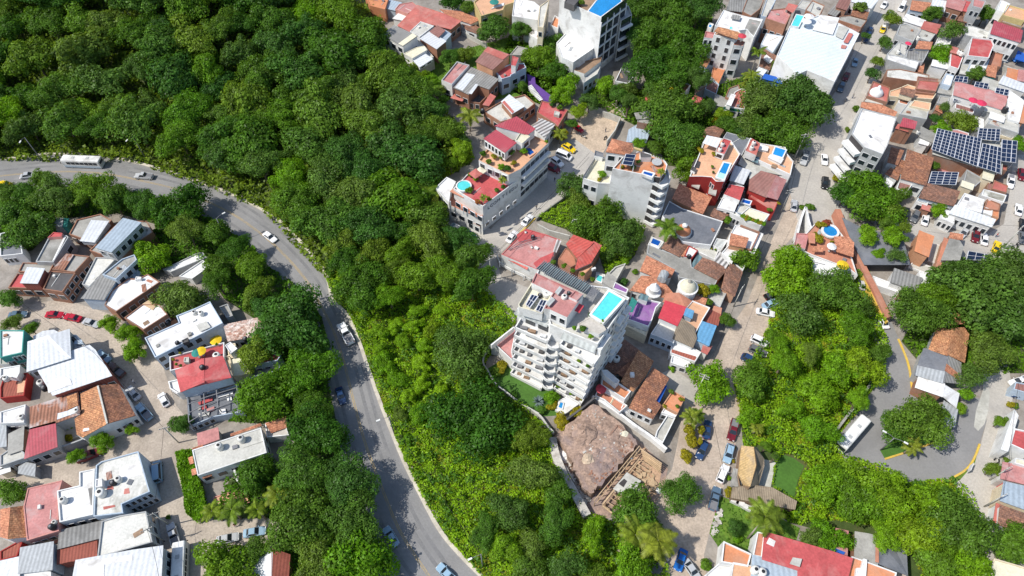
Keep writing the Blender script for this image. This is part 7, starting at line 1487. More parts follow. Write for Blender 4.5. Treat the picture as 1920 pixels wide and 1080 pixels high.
Hs('white square roof in front of the bare brick house','1120,495 1255,590 1375,405 1180,370',5,'bluewall','whiteroof',par=.2); Hs('clay tile roofs with a dark yard beside the warehouse','1110,740 1215,780 1310,640 1150,545',4.5,'white','tileold',par=0); s=Hs('small white cabin roof among the clay tile roofs','1160,650 1220,700 1245,670 1180,620',5.3,'white','whiteroof',par=0)
Hs('blue tarpaulin canopy below the clay tile roofs','1145,880 1350,935 1365,885 1165,835',4,'bluefab','bluefab',par=0,cat='canopy',name='tarpaulin_canopy'); Hs('sand coloured yard below the blue tarpaulin','1140,930 1280,1000 1350,950 1160,895',.5,'cream','peach',par=.1); Hs('white wall strip and pale roof left of the blue tarpaulin','1075,800 1140,840 1190,780 1110,750',4,'bluewall','metalwhite',par=0)
palm(1090,580,200,'palm above the clay tile roofs beside the warehouse',None,9); palm(1010,850,200,'drooping palm beside the arched white house',None,8); palm(950,940,150,'lower drooping palm beside the arched white house',None,5)
V(1420,0,6)
s=Hs('huge plain warehouse with a pale blue white roof','220,620 450,840 560,790 870,920 1150,375 1025,310 930,265 690,170 365,290',10,'white','whiteroof',par=.35,w='3:5x2'); s.roof.material_slots[0].material=MAT['warehouse']
s.plane('620,330 850,385 925,200 710,165','whiteroof',10.2,.2,'upper_roof'); s.plane('880,400 960,440 1030,320 920,285','concl',10.1,.1,'roof_slab'); s.plane('940,535 990,545 1010,515 950,500','redfade',10.0,.2,'hatch'); s.plane('970,470 1020,485 1080,380 1030,365','redfade',10.2,.1,'red_strip')
s.pool('370,290 470,305 535,175 435,155',10.4,'poolcyan','white',.3,.8); parasol(590,170,10,1.6,'whiteroof','white parasol beside the cyan rooftop pool, upper one'); parasol(560,225,10,1.6,'whiteroof','white parasol beside the cyan rooftop pool, lower one')
s=Hs('house behind the cyan rooftop pool with a shaded deck','540,110 690,200 760,60 620,0',9,'brick','concl',par=.3,w='0:2x1'); Hs('light grey roof behind the red canopy at the top','440,80 600,130 640,30 500,0',9,'greywall','concl',par=.2)
Hs('brown patio house with a clay red roof at the top','890,75 1000,110 1060,-20 960,-60',6,'brick','brown',par=0); Hs('small tiled roof with a hedge on top at the long street','1060,165 1225,210 1260,110 1090,85',5.4,'brick','tile',par=0,w='0:2x1'); bush(1160,85,150,'small','climbing shrub over the small tiled roof at the street',None,5); Hs('white blue roofed house at the top of the long street','1060,10 1280,90 1370,-20 1200,-70',7,'white','metalwhite',par=0,w='0:4x1')
Hs('grey concrete roof house between the tiled roof and the warehouse','900,220 1170,310 1240,220 1060,170 930,180',5,'brick','conc',par=.25); Hs('brown terrace at the street beside the grey concrete roof','1020,330 1140,360 1190,300 1060,250',4.2,'brick','brown',par=.3); Hs('grey shed roof between brown houses at the top','800,150 880,180 960,90 870,60',5,'brick','fiber',par=0)
s=Hs('white low arcade in front of the warehouse','560,870 800,960 870,880 600,800',3,'white','concl',par=.3,w='0:5x1')
V(1660,0,7.2)
for a in (('clay tile house at the top right of the long street','340,125 570,165 610,40 370,10',4.4,'bluewall','tilenew',0,'0:2x1'),('white metal roof house right of the clay tile house','640,110 790,155 835,20 650,-10',4.6,'white','metalwhite',0,'0:2x1'),('faded pink red roof house at the top right','825,85 1030,145 1080,20 850,-30',5.4,'brick','pinkroof',0,'0:2x1'),('bright red roof next to the faded pink red one','1045,140 1150,165 1190,40 1080,10',5,'brick','red',0,''),('brown tiled lean to below the bright red roof','980,270 1090,300 1150,170 1040,160',3.4,'brick','tileold',0,''),('cream patio below the faded pink red roof','800,220 950,250 960,180 820,160',1.6,'cream','creamroof',.3,''),('tall grey green house with a rubble topped roof','1175,80 1310,115 1360,10 1190,-30',9,'greywall','pinkroof',.3,'0:2x2'),('white house with brown terraces at the top right corner','1510,130 1610,170 1690,50 1560,-10',8,'white','whiteroof',.3,'0:1x1'),('cream and brown terraced house at the top right corner','1580,200 1880,280 1900,130 1650,60',8,'yellowwall','peach',.4,'0:5x1'),('rough brown roof below the cream terraces','1560,290 1840,380 1890,280 1600,215',6.4,'brick','conc',.3,''),
 ('white canopy roof above the grey square roof','235,270 495,355 540,275 290,190',4.4,'white','whiteroof',0,''),('pinkish red roof right of the white canopy','490,380 690,445 745,335 535,290',5,'brick','redfade',0,''),('grey square flat roof house on the long street','150,470 380,560 460,400 290,320 200,330',5,'greywall','conc',.3,'0:3x1'),('grey roof with green clutter behind the red tile patch','420,500 600,560 690,440 480,385',4.8,'greywall','concl',.3,''),('orange red tile roof piece over an arched wall','415,650 600,660 630,570 460,555',5.4,'greywall','tilenew',0,''),('grey arched house below the orange red tile piece','270,790 510,840 600,660 420,650 300,670',4.8,'greywall','fiber',.25,'1:2x1 0:2x1'),('grey ramp roof at the street with a white wall','20,730 265,785 300,610 170,570',4.4,'greywall','concl',.2,''),
 ('peeling white roof above the long mossy roof','20,800 420,935 460,830 160,755 20,730',5,'greywall','whiteroof',.2,''),('orange tiled shed beside the peeling white roof','440,960 500,975 520,860 465,850',3.4,'brick','tilenew',0,''),('long brown and grey mossy roof','10,1040 560,1120 600,1010 200,930 20,940',4.8,'brick','concmold',.25,''),('white canopy with a dark yard beneath the bright round tree','630,880 830,925 835,850 650,810',4,'white','whiteroof',0,''),('grey shed roof beside the white framed yard','700,470 830,510 850,440 740,390',3.8,'greywall','conc',0,''),('white framed yard roof with a blue pool cover','680,580 860,630 900,520 720,480',3.2,'white','whiteroof',.4,''),('red roof house with a white tank frame','870,890 990,930 1070,720 890,640',5,'white','red',.2,'0:2x1'),('faded red shed roof behind the red roof house','885,700 960,720 975,650 900,630',5.6,'brick','redfade',0,''),
 ('white house with crimson roof terraces','1110,750 1400,780 1470,600 1440,530 1170,500',7.4,'white','red',.4,'0:3x2'),('pale blue front block below the crimson terraces','1100,960 1340,980 1410,800 1200,740',4.6,'bluewall','whiteroof',.3,'0:2x1'),('grey ramp wall left of the pale blue front block','1010,990 1080,1000 1190,780 1080,740',4,'greywall','concl',0,''),('long red roof over a white balcony house','1430,450 1815,565 1850,410 1480,285',8,'white','metalred',0,'0:6x2'),('mouldy grey concrete roof behind the crimson terraces','1070,470 1400,545 1425,430 1180,350 1110,340',5,'greywall','concmold',.2,''),('brown terrace under the long red roof','1380,880 1560,900 1590,730 1460,700',3.6,'brick','terra',.3,''),('clay tile hut with a mint wall','1345,1010 1480,1040 1500,900 1380,880',4.4,'tealwall','tilenew',0,'0:1x1'),('orange yellow roof at the right edge','1640,1060 1790,1080 1800,950 1660,920',4.4,'white','orange',0,''),('pink red roof at the right edge beside the orange one','1790,1080 1900,1100 1910,960 1810,940',4.6,'white','pinkroof',0,'')):
    x=Hs(a[0],a[1],a[2],a[3],a[4],par=a[5],w=a[6])
wallrun('yard_wall','1600,880 1750,930 1900,960',2,.3,'concl','pale wall of the car yard at the right edge'); car('sedan','brightblue',(1900,790),(1740,800),'bright blue car in the yard at the right edge'); car('sedan','steelblue',(1620,730),(1625,800),'dark blue car under a tree in the yard at the right edge'); Hs('blue tarpaulin shade above the bright blue car','1760,790 1880,830 1900,740 1800,690',2.8,'bluefab','bluefab',par=0,cat='canopy',name='tarpaulin_canopy',z0=2.6)
tank(1010,680,5.4,'white','white tank on the red roof house with the frame'); tank(1045,700,5.4,'white','second white tank on the red roof house'); tank(460,490,5,'white','white tank on the cluttered grey roof'); tank(190,680,4.4,'white','sacking covered tank at the street corner roof',.6,1.2)
parasol(320,570,5.2,1,'hotpink','hot pink sunshade on the roof by the long street')
V(1660,140,7.2)
for a in (('brown terrace house with a red flat roof piece','405,235 660,260 720,60 440,20',5,'brick','brown',.3,''),('weathered red flat roof beside the narrow white house','415,190 685,225 735,95 450,70',5.5,'brick','redfade',.2,''),('white and pale blue narrow house with dishes','760,120 880,155 930,10 820,-20',6,'bluewall','whiteroof',.3,''),('grey sheet roof beside the long pink roof','700,235 915,275 940,165 730,130',4.4,'greywall','conc',0,''),('long pink metal roof with a ribbed front edge','930,270 1590,470 1650,290 1380,200 955,95',6,'white','pinkroof',0,''),('white rooftop with clutter at the right edge','1660,600 1810,640 1880,350 1640,180',6,'white','whiteroof',.3,''),('pale blue white long roof in the upper right','1310,150 1480,215 1530,100 1330,30',5,'bluewall','concl',0,''),('white sheet roof at the right edge of the upper right','1540,110 1880,230 1890,130 1600,20',6,'white','metalwhite',0,''),('terracotta edge strip at the right edge','1815,640 1860,650 1900,420 1880,400',5.5,'terrawall','orange',0,''),
 ('cream terrace house with a brown tile hut','50,290 640,330 690,250 300,130 210,170 60,220',4.6,'cream','peach',.3,'0:4x1'),('white fronted small house below the brown tile hut','180,380 300,410 350,310 190,270',3.6,'white','terra',.3,''),('grey flat roof with a pale salmon back strip','190,530 560,600 610,400 330,350 270,430',5,'greywall','concl',.25,'1:2x1'),('salmon strip terrace behind the grey flat roof','330,420 600,480 620,380 390,340',5.3,'cream','peach',.2,''),('red metal double roof hut on the grey flat roof','205,690 390,725 420,635 250,585',6.2,'brick','metalred',0,''),('lower red lean to of the double roof hut','150,720 300,760 315,700 180,670',5,'brick','redfade',0,''),('grey sheet roof with white edge beside the solar roof','470,835 640,910 690,810 490,705',4.2,'greywall','conc',0,''),('white small roof below the grey sheet roof','460,920 570,950 600,890 480,860',3.6,'white','whiteroof',0,''),
 ('grey concrete L shaped roof with an arched front','1390,660 1800,790 1815,670 1640,600 1420,580',5.4,'greywall','concl',.2,'0:3x1'),('beige arched front below the grey concrete roof','1370,760 1720,870 1770,790 1400,670',3.6,'cream','concl',.3,'0:3x1'),('pink patchy roof in front of the courtyard trees','860,830 1120,890 1130,790 980,740 890,740',4,'white','pinkroof',.2,''),('white grey yard roof right of the courtyard trees','1220,720 1330,740 1330,600 1220,560',3.5,'white','whiteroof',.2,''),('brown roof strip with a white wall behind the courtyard','940,450 1190,520 1210,460 950,380',4,'white','brown',.2,''),('grey white canopy roof right of the parasols','1340,480 1600,560 1650,490 1370,410',5.2,'greywall','concl',0,''),('white canopy over the grey concrete roof','1410,580 1590,635 1610,570 1430,505',6,'white','whiteroof',0,''),('orange hut at the dark alley','680,470 760,510 770,430 700,420',3.2,'brick','tilenew',0,''),('small grey rooms behind the courtyard trees','700,380 850,410 870,300 740,280',3.6,'greywall','conc',.3,'')):
    x=Hs(a[0],a[1],a[2],a[3],a[4],par=a[5],w=a[6])
Hs('brown tile hut roof on the cream terrace house','205,250:6.2 370,300:6.2 410,215:6.8 230,175:6.8',6,'cream','tileold',par=0,z0=4.4)
parasol(1200,330,6,1.35,'hotpink','hot pink parasol, the one partly behind the other'); parasol(1310,365,6,1.5,'hotpink','larger hot pink parasol in front of the long pink roof'); tank(1640,440,5.6,'black','black tank pair beside the long pink roof',.8,1.6); tank(450,760,4.4,'white','yellowish tank beside the red double roof hut',.5,.9)
solar('920,90 1105,105 1110,40 950,25',6.2,3,2,'left small solar panel group behind the long pink roof',.3,True,3); solar('1200,155 1375,195 1390,130 1215,105',6.2,3,2,'middle solar panel group behind the long pink roof',.3,True,3); solar('1480,240 1650,285 1665,215 1490,185',6.2,3,2,'right solar panel group behind the long pink roof',.3,True,3); solar('915,350 1185,375 1195,320 930,300',4.6,4,1,'long solar panel strip below the long pink roof',.3,True,3)
V(1660,270,7.2)
s=Hs('big open hall roofed by the large solar field','650,130 1200,290 1560,400 1600,-10 1240,-60 690,-70',5,'brick','concl',par=0)
solar('625,70 1500,350 1540,-100 690,-190'.replace('1500,350 1540,-100','1240,300 1290,-65').replace('690,-190','700,-200'),6.4,12,8,'largest dark solar field over the hall in the upper right',.3,True,5); solar('1250,300 1550,395 1560,60 1310,0',6.5,5,6,'right lower solar field adjoining the largest one',.3,True,5); solar('1240,-70 1540,-40 1545,-330 1260,-345'.replace('-330','-190').replace('-345','-205'),6.6,5,4,'upper solar field stepped behind the largest one',.3,True,5); solar('1560,230 1760,250 1775,-30 1570,-50',6.2,3,5,'narrow solar field at the right end of the hall',.3,True,3)
Hs('pale courtyard with panel lines below the solar field','720,300 1050,400 1100,310 650,165',.6,'terrawall','concl',par=.15); Hs('reddish paved yard behind the square blue solar roof','700,380 930,400 960,330 720,290',.8,'brick','pinkroof',par=.1)
solar('580,535 950,550 980,395 620,385',4.4,4,5,'square blue solar panel roof above the brown tile house',.4,True,0)
for a in (('brown tile house with a wide weathered roof and white eaves','465,720:4 920,830:4 1000,640:4.6 560,530:4.6',4,'bluewall','tileold',0,'0:4x1'),('clay tiled double house with a cluttered white gap','220,460:5 540,550:5 640,190:5.4 310,80:5.4',5,'white','tile',0,'0:2x1'),('upper left clay tile roof beside the grey white block','40,240 160,275 240,90 90,50',5.2,'white','tile',0,''),('small clay tile roof over the narrow alley','135,370 240,400 280,240 190,210',4.6,'white','tile',0,''),('clay tile corner roof near the white roof pile','10,400 160,475 190,390 80,330',4.4,'white','tile',0,''),('white cluttered roof below the clay tile corner','0,560 70,610 110,520 20,450',4,'white','whiteroof',.2,'0:1x1'),('white balcony house below the clay tiled double house','150,600 290,655 370,540 200,470',3.8,'white','brown',.4,'0:2x1'),('grey patio house with a cream awning at the solar field','1060,500 1180,600 1330,470 1100,340',3.6,'greywall','conc',.3,''),('cream square canopy beside the solar field','1320,455 1440,495 1470,385 1340,345',5,'cream','creamroof',0,''),('faded red roof house by the right hand street','1430,600 1640,660 1660,560 1470,485',4.2,'brick','redfade',.2,''),('brown roof beside the faded red house','1370,600 1430,620 1470,500 1400,480',4,'brick','brown',.2,''),('white mossy roof below the faded red house','1300,690 1600,790 1640,690 1330,605',4.4,'white','concmold',.3,'0:3x1'),('white roofed house with a beige patch','960,830 1300,930 1340,750 1070,660',5,'white','whiteroof',.3,''),('brown terrace at the right hand street corner','1330,870 1540,900 1560,810 1380,730',3.8,'brick','terra',.3,''),('orange strip roof at the street corner','1440,960 1530,1000 1540,890 1460,870',3.4,'terrawall','orange',.15,''),('white scalloped wall roof at the right hand street','1260,900 1440,970 1450,890 1300,830',3.6,'white','whiteroof',.25,''),('long pale blue white metal hall by the parked cars','870,930:4.6 1430,1110:4.6 1480,1020:5.4 950,830:5.4',5,'white','metalwhite',0,'0:6x1'),('white roofed house in front of the long pale hall','740,1000 930,1080 950,940 870,900 760,860',3.6,'white','whiteroof',.2,'0:3x1'),('white parapet porch left of the brown tile house','415,775 565,830 600,740 460,700',3,'white','concl',.4,'0:1x1'),('pink red awning beside the clipped bright tree','500,870 600,900 605,840 510,810',2.8,'brick','redfade',0,''),('cream awning roof right of the brown tile house','1030,560 1170,610 1190,550 1050,500',4.4,'cream','creamroof',0,''),('small red shop roof behind the narrow solar field','1500,330 1640,360 1650,290 1520,260',3.6,'brick','redfade',.2,'')):
    x=Hs(a[0],a[1],a[2],a[3],a[4],par=a[5],w=a[6])
s.root['label']=s.root['label']
V(1540,160,7.2)
s=Hs('red roofed corner house with a white dome on its roof','615,140 890,230 930,30 700,-60',5,'brick','redfade',par=.3,w='3:2x1'); m=MB(); c=P(*px((740,110)),4.8); m.lathe(c,[(2.0,0),(1.9,.7),(1.2,1.5),(.5,1.9),(.45,2.6),(.1,3)],18); s2=m.build('roof_dome','whiteroof',s.root,smooth=True); 
Hs('grey low roof below the domed house','600,210 820,250 830,190 650,150',4,'greywall','concl',par=0); Hs('orange weathered tile ridge roof behind the white apartment block','540,290:7 985,410:7 1015,360:7.4 800,260:7.6 555,230:7.4',7,'white','tilenew',par=0)
s=Hs('white roofed apartment block with striped balconies','410,645 580,835 830,930 900,800 1020,430 545,310',14,'greywall','whiteroof',par=.3,cat='apartment block',name='apartment_block')
s.winline(s.pts[1],s.pts[2],2,4,2.5,13,'window',1.3,1.6)
A,B=s.pts[0],s.pts[1]; ang=eang(A,B); nrm=Vector((B.y-A.y,-(B.x-A.x),0)).normalized(); L=(B-A).length
for k in range(4):
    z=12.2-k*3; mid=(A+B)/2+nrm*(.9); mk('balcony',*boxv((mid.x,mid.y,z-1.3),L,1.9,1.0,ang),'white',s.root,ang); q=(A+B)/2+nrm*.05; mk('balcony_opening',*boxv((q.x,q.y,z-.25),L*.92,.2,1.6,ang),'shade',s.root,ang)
s.rail('985,600 890,830',14.1,'white',.3,.3,'roof_edge') if 0 else None
Hs('white sloping side wall house under the balconies','260,1000 420,1120 470,1060 320,860',3,'white','pave',par=.3); bush(470,320,120,'small','shrub on the pavement above the apartment block'); bush(350,600,90,'small','shrub on the pavement beside the apartment block')
V(1540,290,7.2); bush(215,310,160,'smallyellow','yellow green hedge on the street corner below the apartment block'); Hs('cream box shed at the foot of the apartment block','415,390 480,410 500,340 440,320',2.6,'cream','creamroof',par=0)
V(1400,340,6)
s=Hs('wedge shaped corner house with a round blue pool and red terraces','530,730 740,830 1150,980 1250,1060 1120,660 1000,500 780,460 690,560',4.2,'white','terra',par=.4,w='0:4x1'); m=MB(); c=P(*px((935,570)),4.2); m.lathe(c,[(2.3,0),(2.3,.5),(1.75,.5),(1.7,.3)],24); pl=m.build('pool','white',s.root); m=MB(); m.lathe((0,0,.38),[(1.73,0),(.1,.01)],24); mk_local('pool_water',m.v,m.f,'poolblue',pl)
s.plane('1010,790:5.6 1200,850:5.6 1210,690:6.6 1150,620:6.6 980,620:6','tilenew',None,.15); s.plane('740,790:5.4 860,795:5.4 860,740:5.8 750,730:5.8','tilenew',None,.14); s.plane('700,690:5.2 770,700:5.2 770,580:5.6 690,580:5.6','terra',None,.14)
s.block('530,730 660,760 700,590 560,580',5.2,'white','pinkroof',par=.3); parasol(965,720,4.2,1.2,'whiteroof','white lounger canopy on the corner house terrace'); parasol(1090,930,4.2,1.5,'yellow','yellow and white sunshade at the lower end of the corner house terrace')
wallrun('wing_wall','665,285 620,400 575,575',3.4,.5,'white','white pointed wall at the tip of the corner house, left side'); wallrun('wing_wall','670,290 700,440 740,570',3.4,.5,'white','white pointed wall at the tip of the corner house, right side'); bush(620,290,90,'small','shrub at the tip of the corner house, left'); bush(710,290,110,'small','shrub at the tip of the corner house, right'); bush(830,490,120,'smallyellow','climbing shrub beside the round pool',None,4); bush(900,470,110,'smallflower','flowering shrub behind the round pool',None,4); bush(810,640,140,'smallyellow','climbing shrub below the round pool',None,4); bush(960,680,50,'smallyellow','small yellow shrub on the corner house terrace',None,4)
s=Hs('plain white house block with a blank wall below the corner house','690,1010 1120,1120 1160,985 740,845 600,800',4.2,'white','whiteroof',par=.3)
s=Hs('dark shade net roof stretching beside the terracotta wall','1330,930:3.4 1830,930:3.4 1750,640:3.4 1280,520:3.4 1090,420:3.4 1180,650:3.4',3.4,'shade','dark',par=0,cat='shade net',name='shade_canopy'); s.roof.material_slots[0].material=MAT['slate']; s.wall.scale=(.97,.97,.9)
V(1600,380,6)
for a in (('orange yellow flat roof house beside the shade net','700,540 840,600 900,380 750,320',4.8,'terrawall','orange',0,''),('terracotta base of the orange yellow house','680,600 790,640 830,600 700,540',2.6,'orange','orange',0,''),('white driveway yard beside the orange yellow house','840,650 950,690 1000,480 890,460',.5,'white','concl',.1,''),('terracotta wall strip right of the white driveway','930,740 970,745 1070,420 1030,400',3,'terrawall','terra',0,''),('grey roof house right of the terracotta strip','1000,640 1190,640 1230,490 1190,430 1090,410',4.2,'white','conc',0,''),('small tiled canopy above the grey roof house','1090,400 1220,410 1230,360 1100,340',3.4,'brick','tilenew',0,''),('pale courtyard below the shade net','620,720 840,800 900,730 690,640',.6,'white','concl',.3,''),('long grey shed roof below the shade net','430,890 700,985 770,850 470,745',4,'white','fiber',0,''),('white walled yard with a green court beside the terracotta wall','270,930 560,1030 580,960 220,820',2.2,'white','whiteroof',.3,''),('white house corner with dark openings beside the grey shed','760,900 850,940 860,800 740,770',3.6,'white','whiteroof',.3,'0:1x1'),('brown tiled edge roof below the white walled yard','480,1080 620,1090 660,1000 560,970',2.4,'white','tileold',0,'')):
    x=Hs(a[0],a[1],a[2],a[3],a[4],par=a[5],w=a[6])
solar('1270,640 1560,650 1560,600 1290,550',3.4,3,2,'solar carport half hidden by the olive trees',.3,True,0)
for a in (('sedan','brightblue',(375,20),(395,85),'blue car at the left of the parked row'),('sedan','silver',(490,25),(435,120),'silver car second in the parked row'),('suv','black',(595,60),(585,180),'black car in the middle of the parked row'),('suv','grey',(720,110),(680,190),'dark grey car in the parked row'),('sedan','white',(800,240),(830,125),'white car at the right of the parked row'),('sedan','silver',(1290,290),(1215,370),'silver car angled beside the long pale hall'),('suv','maroon',(1385,310),(1375,425),'maroon car beside the white one in the right street'),('sedan','white',(1480,455),(1475,345),'white car next to the yellow taxi'),('sedan','yellow',(1600,545),(1640,430),'yellow taxi alone in the right hand street'),('sedan','white',(1865,120),(1870,20),'white car driving in the right hand street'),('sedan','grey',(1905,330),(1915,440),'grey car at the right edge of the street'),('sedan','black',(1915,200),(1915,280),'black car at the right edge above the grey one'),('hatch','silver',(110,940),(100,870),'small silver car beside the terracotta wall')): car(*a)
motorbike(1850,475,1.2,'motorcycle with rider gear parked in the right hand street')
V(1660,270,7.2); car('suv','maroon',(1840,350),(1850,460),'dark red car in the upper right hand street'); car('pickup','white',(1700,440),(1690,560),'white vehicle parked beside the faded red roof house')
V(1420,0,6)
for a in (('sedan','white',(1455,10),(1410,80),'white car at the top of the long street'),('van','white',(1655,20),(1600,130),'white van parked at the top of the long street'),('pickup','steelblue',(1500,130),(1470,200),'blue grey pickup below the white van'),('hatch','yellow',(1425,285),(1405,355),'small yellow and white taxi on the long street','','','roof'),('sedan','navy',(1290,290),(1250,380),'dark blue car in the shade above the warehouse corner'),('sedan','navy',(1240,370),(1215,470),'navy car behind the small tree in the warehouse shade'),('sedan','lightblue',(1110,650),(1095,730),'green white taxi parked beside the warehouse'),('sedan','maroon',(1025,810),(985,890),'dark red car in the warehouse shadow'),('suv','steelblue',(965,930),(930,1020),'grey blue car at the lower end of the warehouse shadow')):
    car(*a[:5],roof='whiteroof' if len(a)>5 else None)
V(1540,160,7.2); motorbike(340,185,1.0,'scooter riding down the long street','tankwhite'); o=person(345,172,'person in white riding the scooter on the long street','white',.35,1.0); car('sedan','white',(45,930),(50,1050),'white car alone at the bend of the long street')
V(1540,290,7.2); car('suv','black',(55,310),(50,435),'black car just below the white one at the street bend')
V(1240,230,6.353); car('pickup','silver',(1730,350),(1690,480),'silver utility truck beside the pole at the square pool house',s=1.1); car('sedan','silver',(1580,1030),(1590,930),'silver car in the shadow of the brown pink roof')
V(1340,480,4.153)
for a in (('sedan','white',(330,420),(465,450),'white car parked alone on the dirt street edge'),('sedan','lightblue',(395,385),(475,350),'pale blue car half under the thicket trees'),('sedan','black',(415,310),(490,285),'black car half hidden under the thicket trees'),('jeep','white',(292,632),(412,687),'white jeep above the two dark cars'),('jeep','grey',(265,705),(415,770),'dark grey jeep in the middle of the three parked cars'),('suv','navy',(225,778),(340,838),'dark blue car at the lower end of the three parked cars'),('sedan','white',(1330,530),(1300,470),'white car partly hidden beside the narrow road trees')): car(*a)
V(1260,760,5.647)
for a in (('sedan','navy',(365,330),(385,170),'dark blue sedan on the left of the dirt street, upper one'),('suv','navy',(355,400),(290,540),'dark blue car beside the yellow bushes, lower one'),('pickup','maroon',(670,175),(630,340),'maroon pickup at the right of the dirt street'),('suv','lightblue',(630,410),(580,600),'pale blue grey car with a roof rack on the dirt street'),('jeep','white',(510,790),(570,650),'white jeep with an open back on the dirt street'),('pickup','steelblue',(430,1090),(480,880),'dark blue pickup parked at the lower dirt street')): car(*a)
V(1160,890,5.684); car('sedan','brightblue',(700,800),(630,1010),'bright blue car at the bottom of the dirt street'); car('sedan','silver',(740,950),(830,1080),'silver green car beside the bright blue one at the bottom'); car('sedan','grey',(480,910),(410,1010),'grey car under the palm at the bottom')
V(1540,700,5.0526); bus((430,420),(205,680),'white bus driving beside the grass island',9.5,'white'); 
# ---------------------------------------------------------------- lower right
V(1260,760,5.647)
s=Hs('thatched hall with a golden straw ridge beside the small lawn','700,730:3 720,850:3 830,860:5.4 900,640:5.4 870,440:5.4 740,430:3',3,'wood',None,par=0); s.plane('700,730:3.0 760,850:3.0 830,860:5.4 890,640:5.4 865,440:5.4 735,425:3','thatchgold',None,.25); s.plane('830,860:5.4 920,840:3 980,640:3 975,560:3 900,440:3 865,440:5.4 890,640:5.4','thatch',None,.25)
s=Hs('lower grey thatched wing with pale ridges','640,970:2.6 1290,1090:2.6 1310,1020:3.6 1060,880:4 830,850:4 650,880:3',2.6,'wood','thatch',par=0); s.roof.material_slots[0].material=MAT['thatch']
s=Hs('grey paved shed with broken tiles at the left of the thatched hall','640,840 720,860 750,690 660,680',2.2,'greywall','conc',par=0)
for i,(a,b,d,k) in enumerate(((640,580,60,'smallyellow'),(600,770,70,'smallbright'),(600,920,120,'smallyellow'),(660,440,50,'smallyellow'))): bush(a,b,d,k,'yellow green shrub in the row between the dirt street and the thatched hall','shrubs along the thatched hall')
tree(830,110,260,'leafbright','bright shrubby tree with white flowers above the thatched hall',ht=3.6); palm(900,240,170,'banana plant with grey leaves above the thatched hall',None,3); tree(1090,540,90,'leafgrey','grey green small tree at the corner of the small lawn',ht=4); tree(1000,430,110,'leafmid','small tree behind the thatched hall roof',ht=4)
for i,(a,b,d) in enumerate(((180,260,150),(200,370,150),(150,540,150),(310,260,100),(300,380,80),(240,410,80))): tree(a,b,d,'smallyellow','yellow flowering bush along the left of the dirt street','yellow bushes along the dirt street',ht=2.6,name='shrub',cat='shrub')
palm(200,120,230,'dark palm behind the yellow bushes',None,5); palm(270,100,200,'second dark palm behind the yellow bushes, right one',None,4.5)
V(1160,890,5.684); palm(420,700,460,'large coconut palm over the cars at the bottom',None,8); palm(180,640,400,'coconut palm left of the large one at the bottom',None,7.5); palm(1560,440,430,'coconut palm beside the red roof at the bottom',None,8,(1.5,2)); tree(1230,560,170,'leafdark','dark small tree on the weedy plot at the bottom',ht=3.6); bush(1260,680,130,'smallbright','bright shrub below the dark small tree on the weedy plot'); bush(930,970,160,'small','round shrub at the street corner by the orange roof'); tree(130,1000,280,'leafbright','bright tree at the bottom edge beside the coconut palms',ht=5)
o=MB(); 
r_=random.Random(4)
for i in range(34): p=P(*px((1075-i*1.6+r_.uniform(-32,32),360+i*8.4)),0); o.box((p.x,p.y,0),r_.uniform(.3,.9),r_.uniform(.25,.7),r_.uniform(.15,.4),i)
tag(o.build('stone_row','rubble'),'row of pale stones along the edge of the weedy plot','stones'); o=MB()
for a in ((1235,285),(1290,310),(1370,355)): p=P(*px(a),.4); o.box((p.x,p.y,0),1.6,1.0,.9,-.5)
tag(o.build('stone_blocks','white'),'three white blocks below the grey thatched wing','blocks')
V(1300,940,4.571)
s=Hs('house with a large plain red roof at the bottom','600,490 905,585 905,700 1300,720 1355,495 1200,440 620,270',6,'white','metalred',par=0,w='0:2x1'); s.roof.material_slots[0].material=MAT['redfade']; s.roof.material_slots[0].material=MAT['red']
s.plane('625,360 690,390 705,340 650,310','whiteroof',6.05,.03,'paint_patch'); s.block('840,530 905,550 920,500 860,490',6.6,'conc','concl',z0=5.9,par=0)
Hs('pale blue metal roof in front of the large red roof','500,700 900,720 900,590 600,490 515,470',5.4,'white','metalwhite',par=0).roof.material_slots[0].material=MAT['metalblue']; Hs('terracotta strip terrace at the left of the large red roof','510,465 590,480 615,270 550,260',5,'white','terra',par=.25)
s=Hs('orange roof terrace house with white parapets at the bottom','240,520 470,560 500,450 260,340',4.6,'white','orange',par=.5); Hs('salmon roof below the orange roof terrace','310,720 500,720 510,550 340,520',4.4,'white','peach',par=.15); Hs('white small patio at the bottom street corner','90,640 300,700 330,560 230,520',2.4,'white','whiteroof',par=.4)
tank(540,580,5.4,'white','left white tank on the pale blue roof',.8,1.5); tank(600,600,5.4,'white','right white tank on the pale blue roof',.8,1.5)
s=Hs('grey two slope asbestos tile roof at the bottom','1390,480:3.6 1570,530:5 1570,300:5 1500,285:4.6 1395,270:3.6',3.6,'brick','conc',par=0); s.plane('1570,530:5 1840,640:3.6 1830,440:3.6 1700,340:3.8 1570,300:5','slate',None,.14); s.plane('1560,520:5.15 1590,525:5.15 1590,300:5.15 1565,295:5.15','terra',None,.08,'ridge_tiles')
s=Hs('orange terrace house with white rails in front of the grey tile roof','1290,720 1720,720 1745,610 1570,545 1360,470',5,'white','orange',par=.2); s.block('1390,640 1480,650 1490,500 1460,490 1440,570 1400,570',5.6,'white','whiteroof',par=.2)
Hs('long pink sheet shed beside the large red roof','1200,470 1310,480 1320,260 1230,240',3,'brick','rustred',par=0).roof.material_slots[0].material=MAT['pinkroof']; Hs('blue tarpaulin strip at the pink shed','1180,425 1270,460 1285,440 1200,405',3.2,'bluefab','bluefab',par=0,cat='canopy',name='tarpaulin_canopy',z0=2.2)
tree(1150,330,300,'leafbright','feathery bright tree over the pink shed',ht=5); tree(990,330,200,'leafmid','dark green tree behind the large red roof',ht=5)
V(1600,540,6)
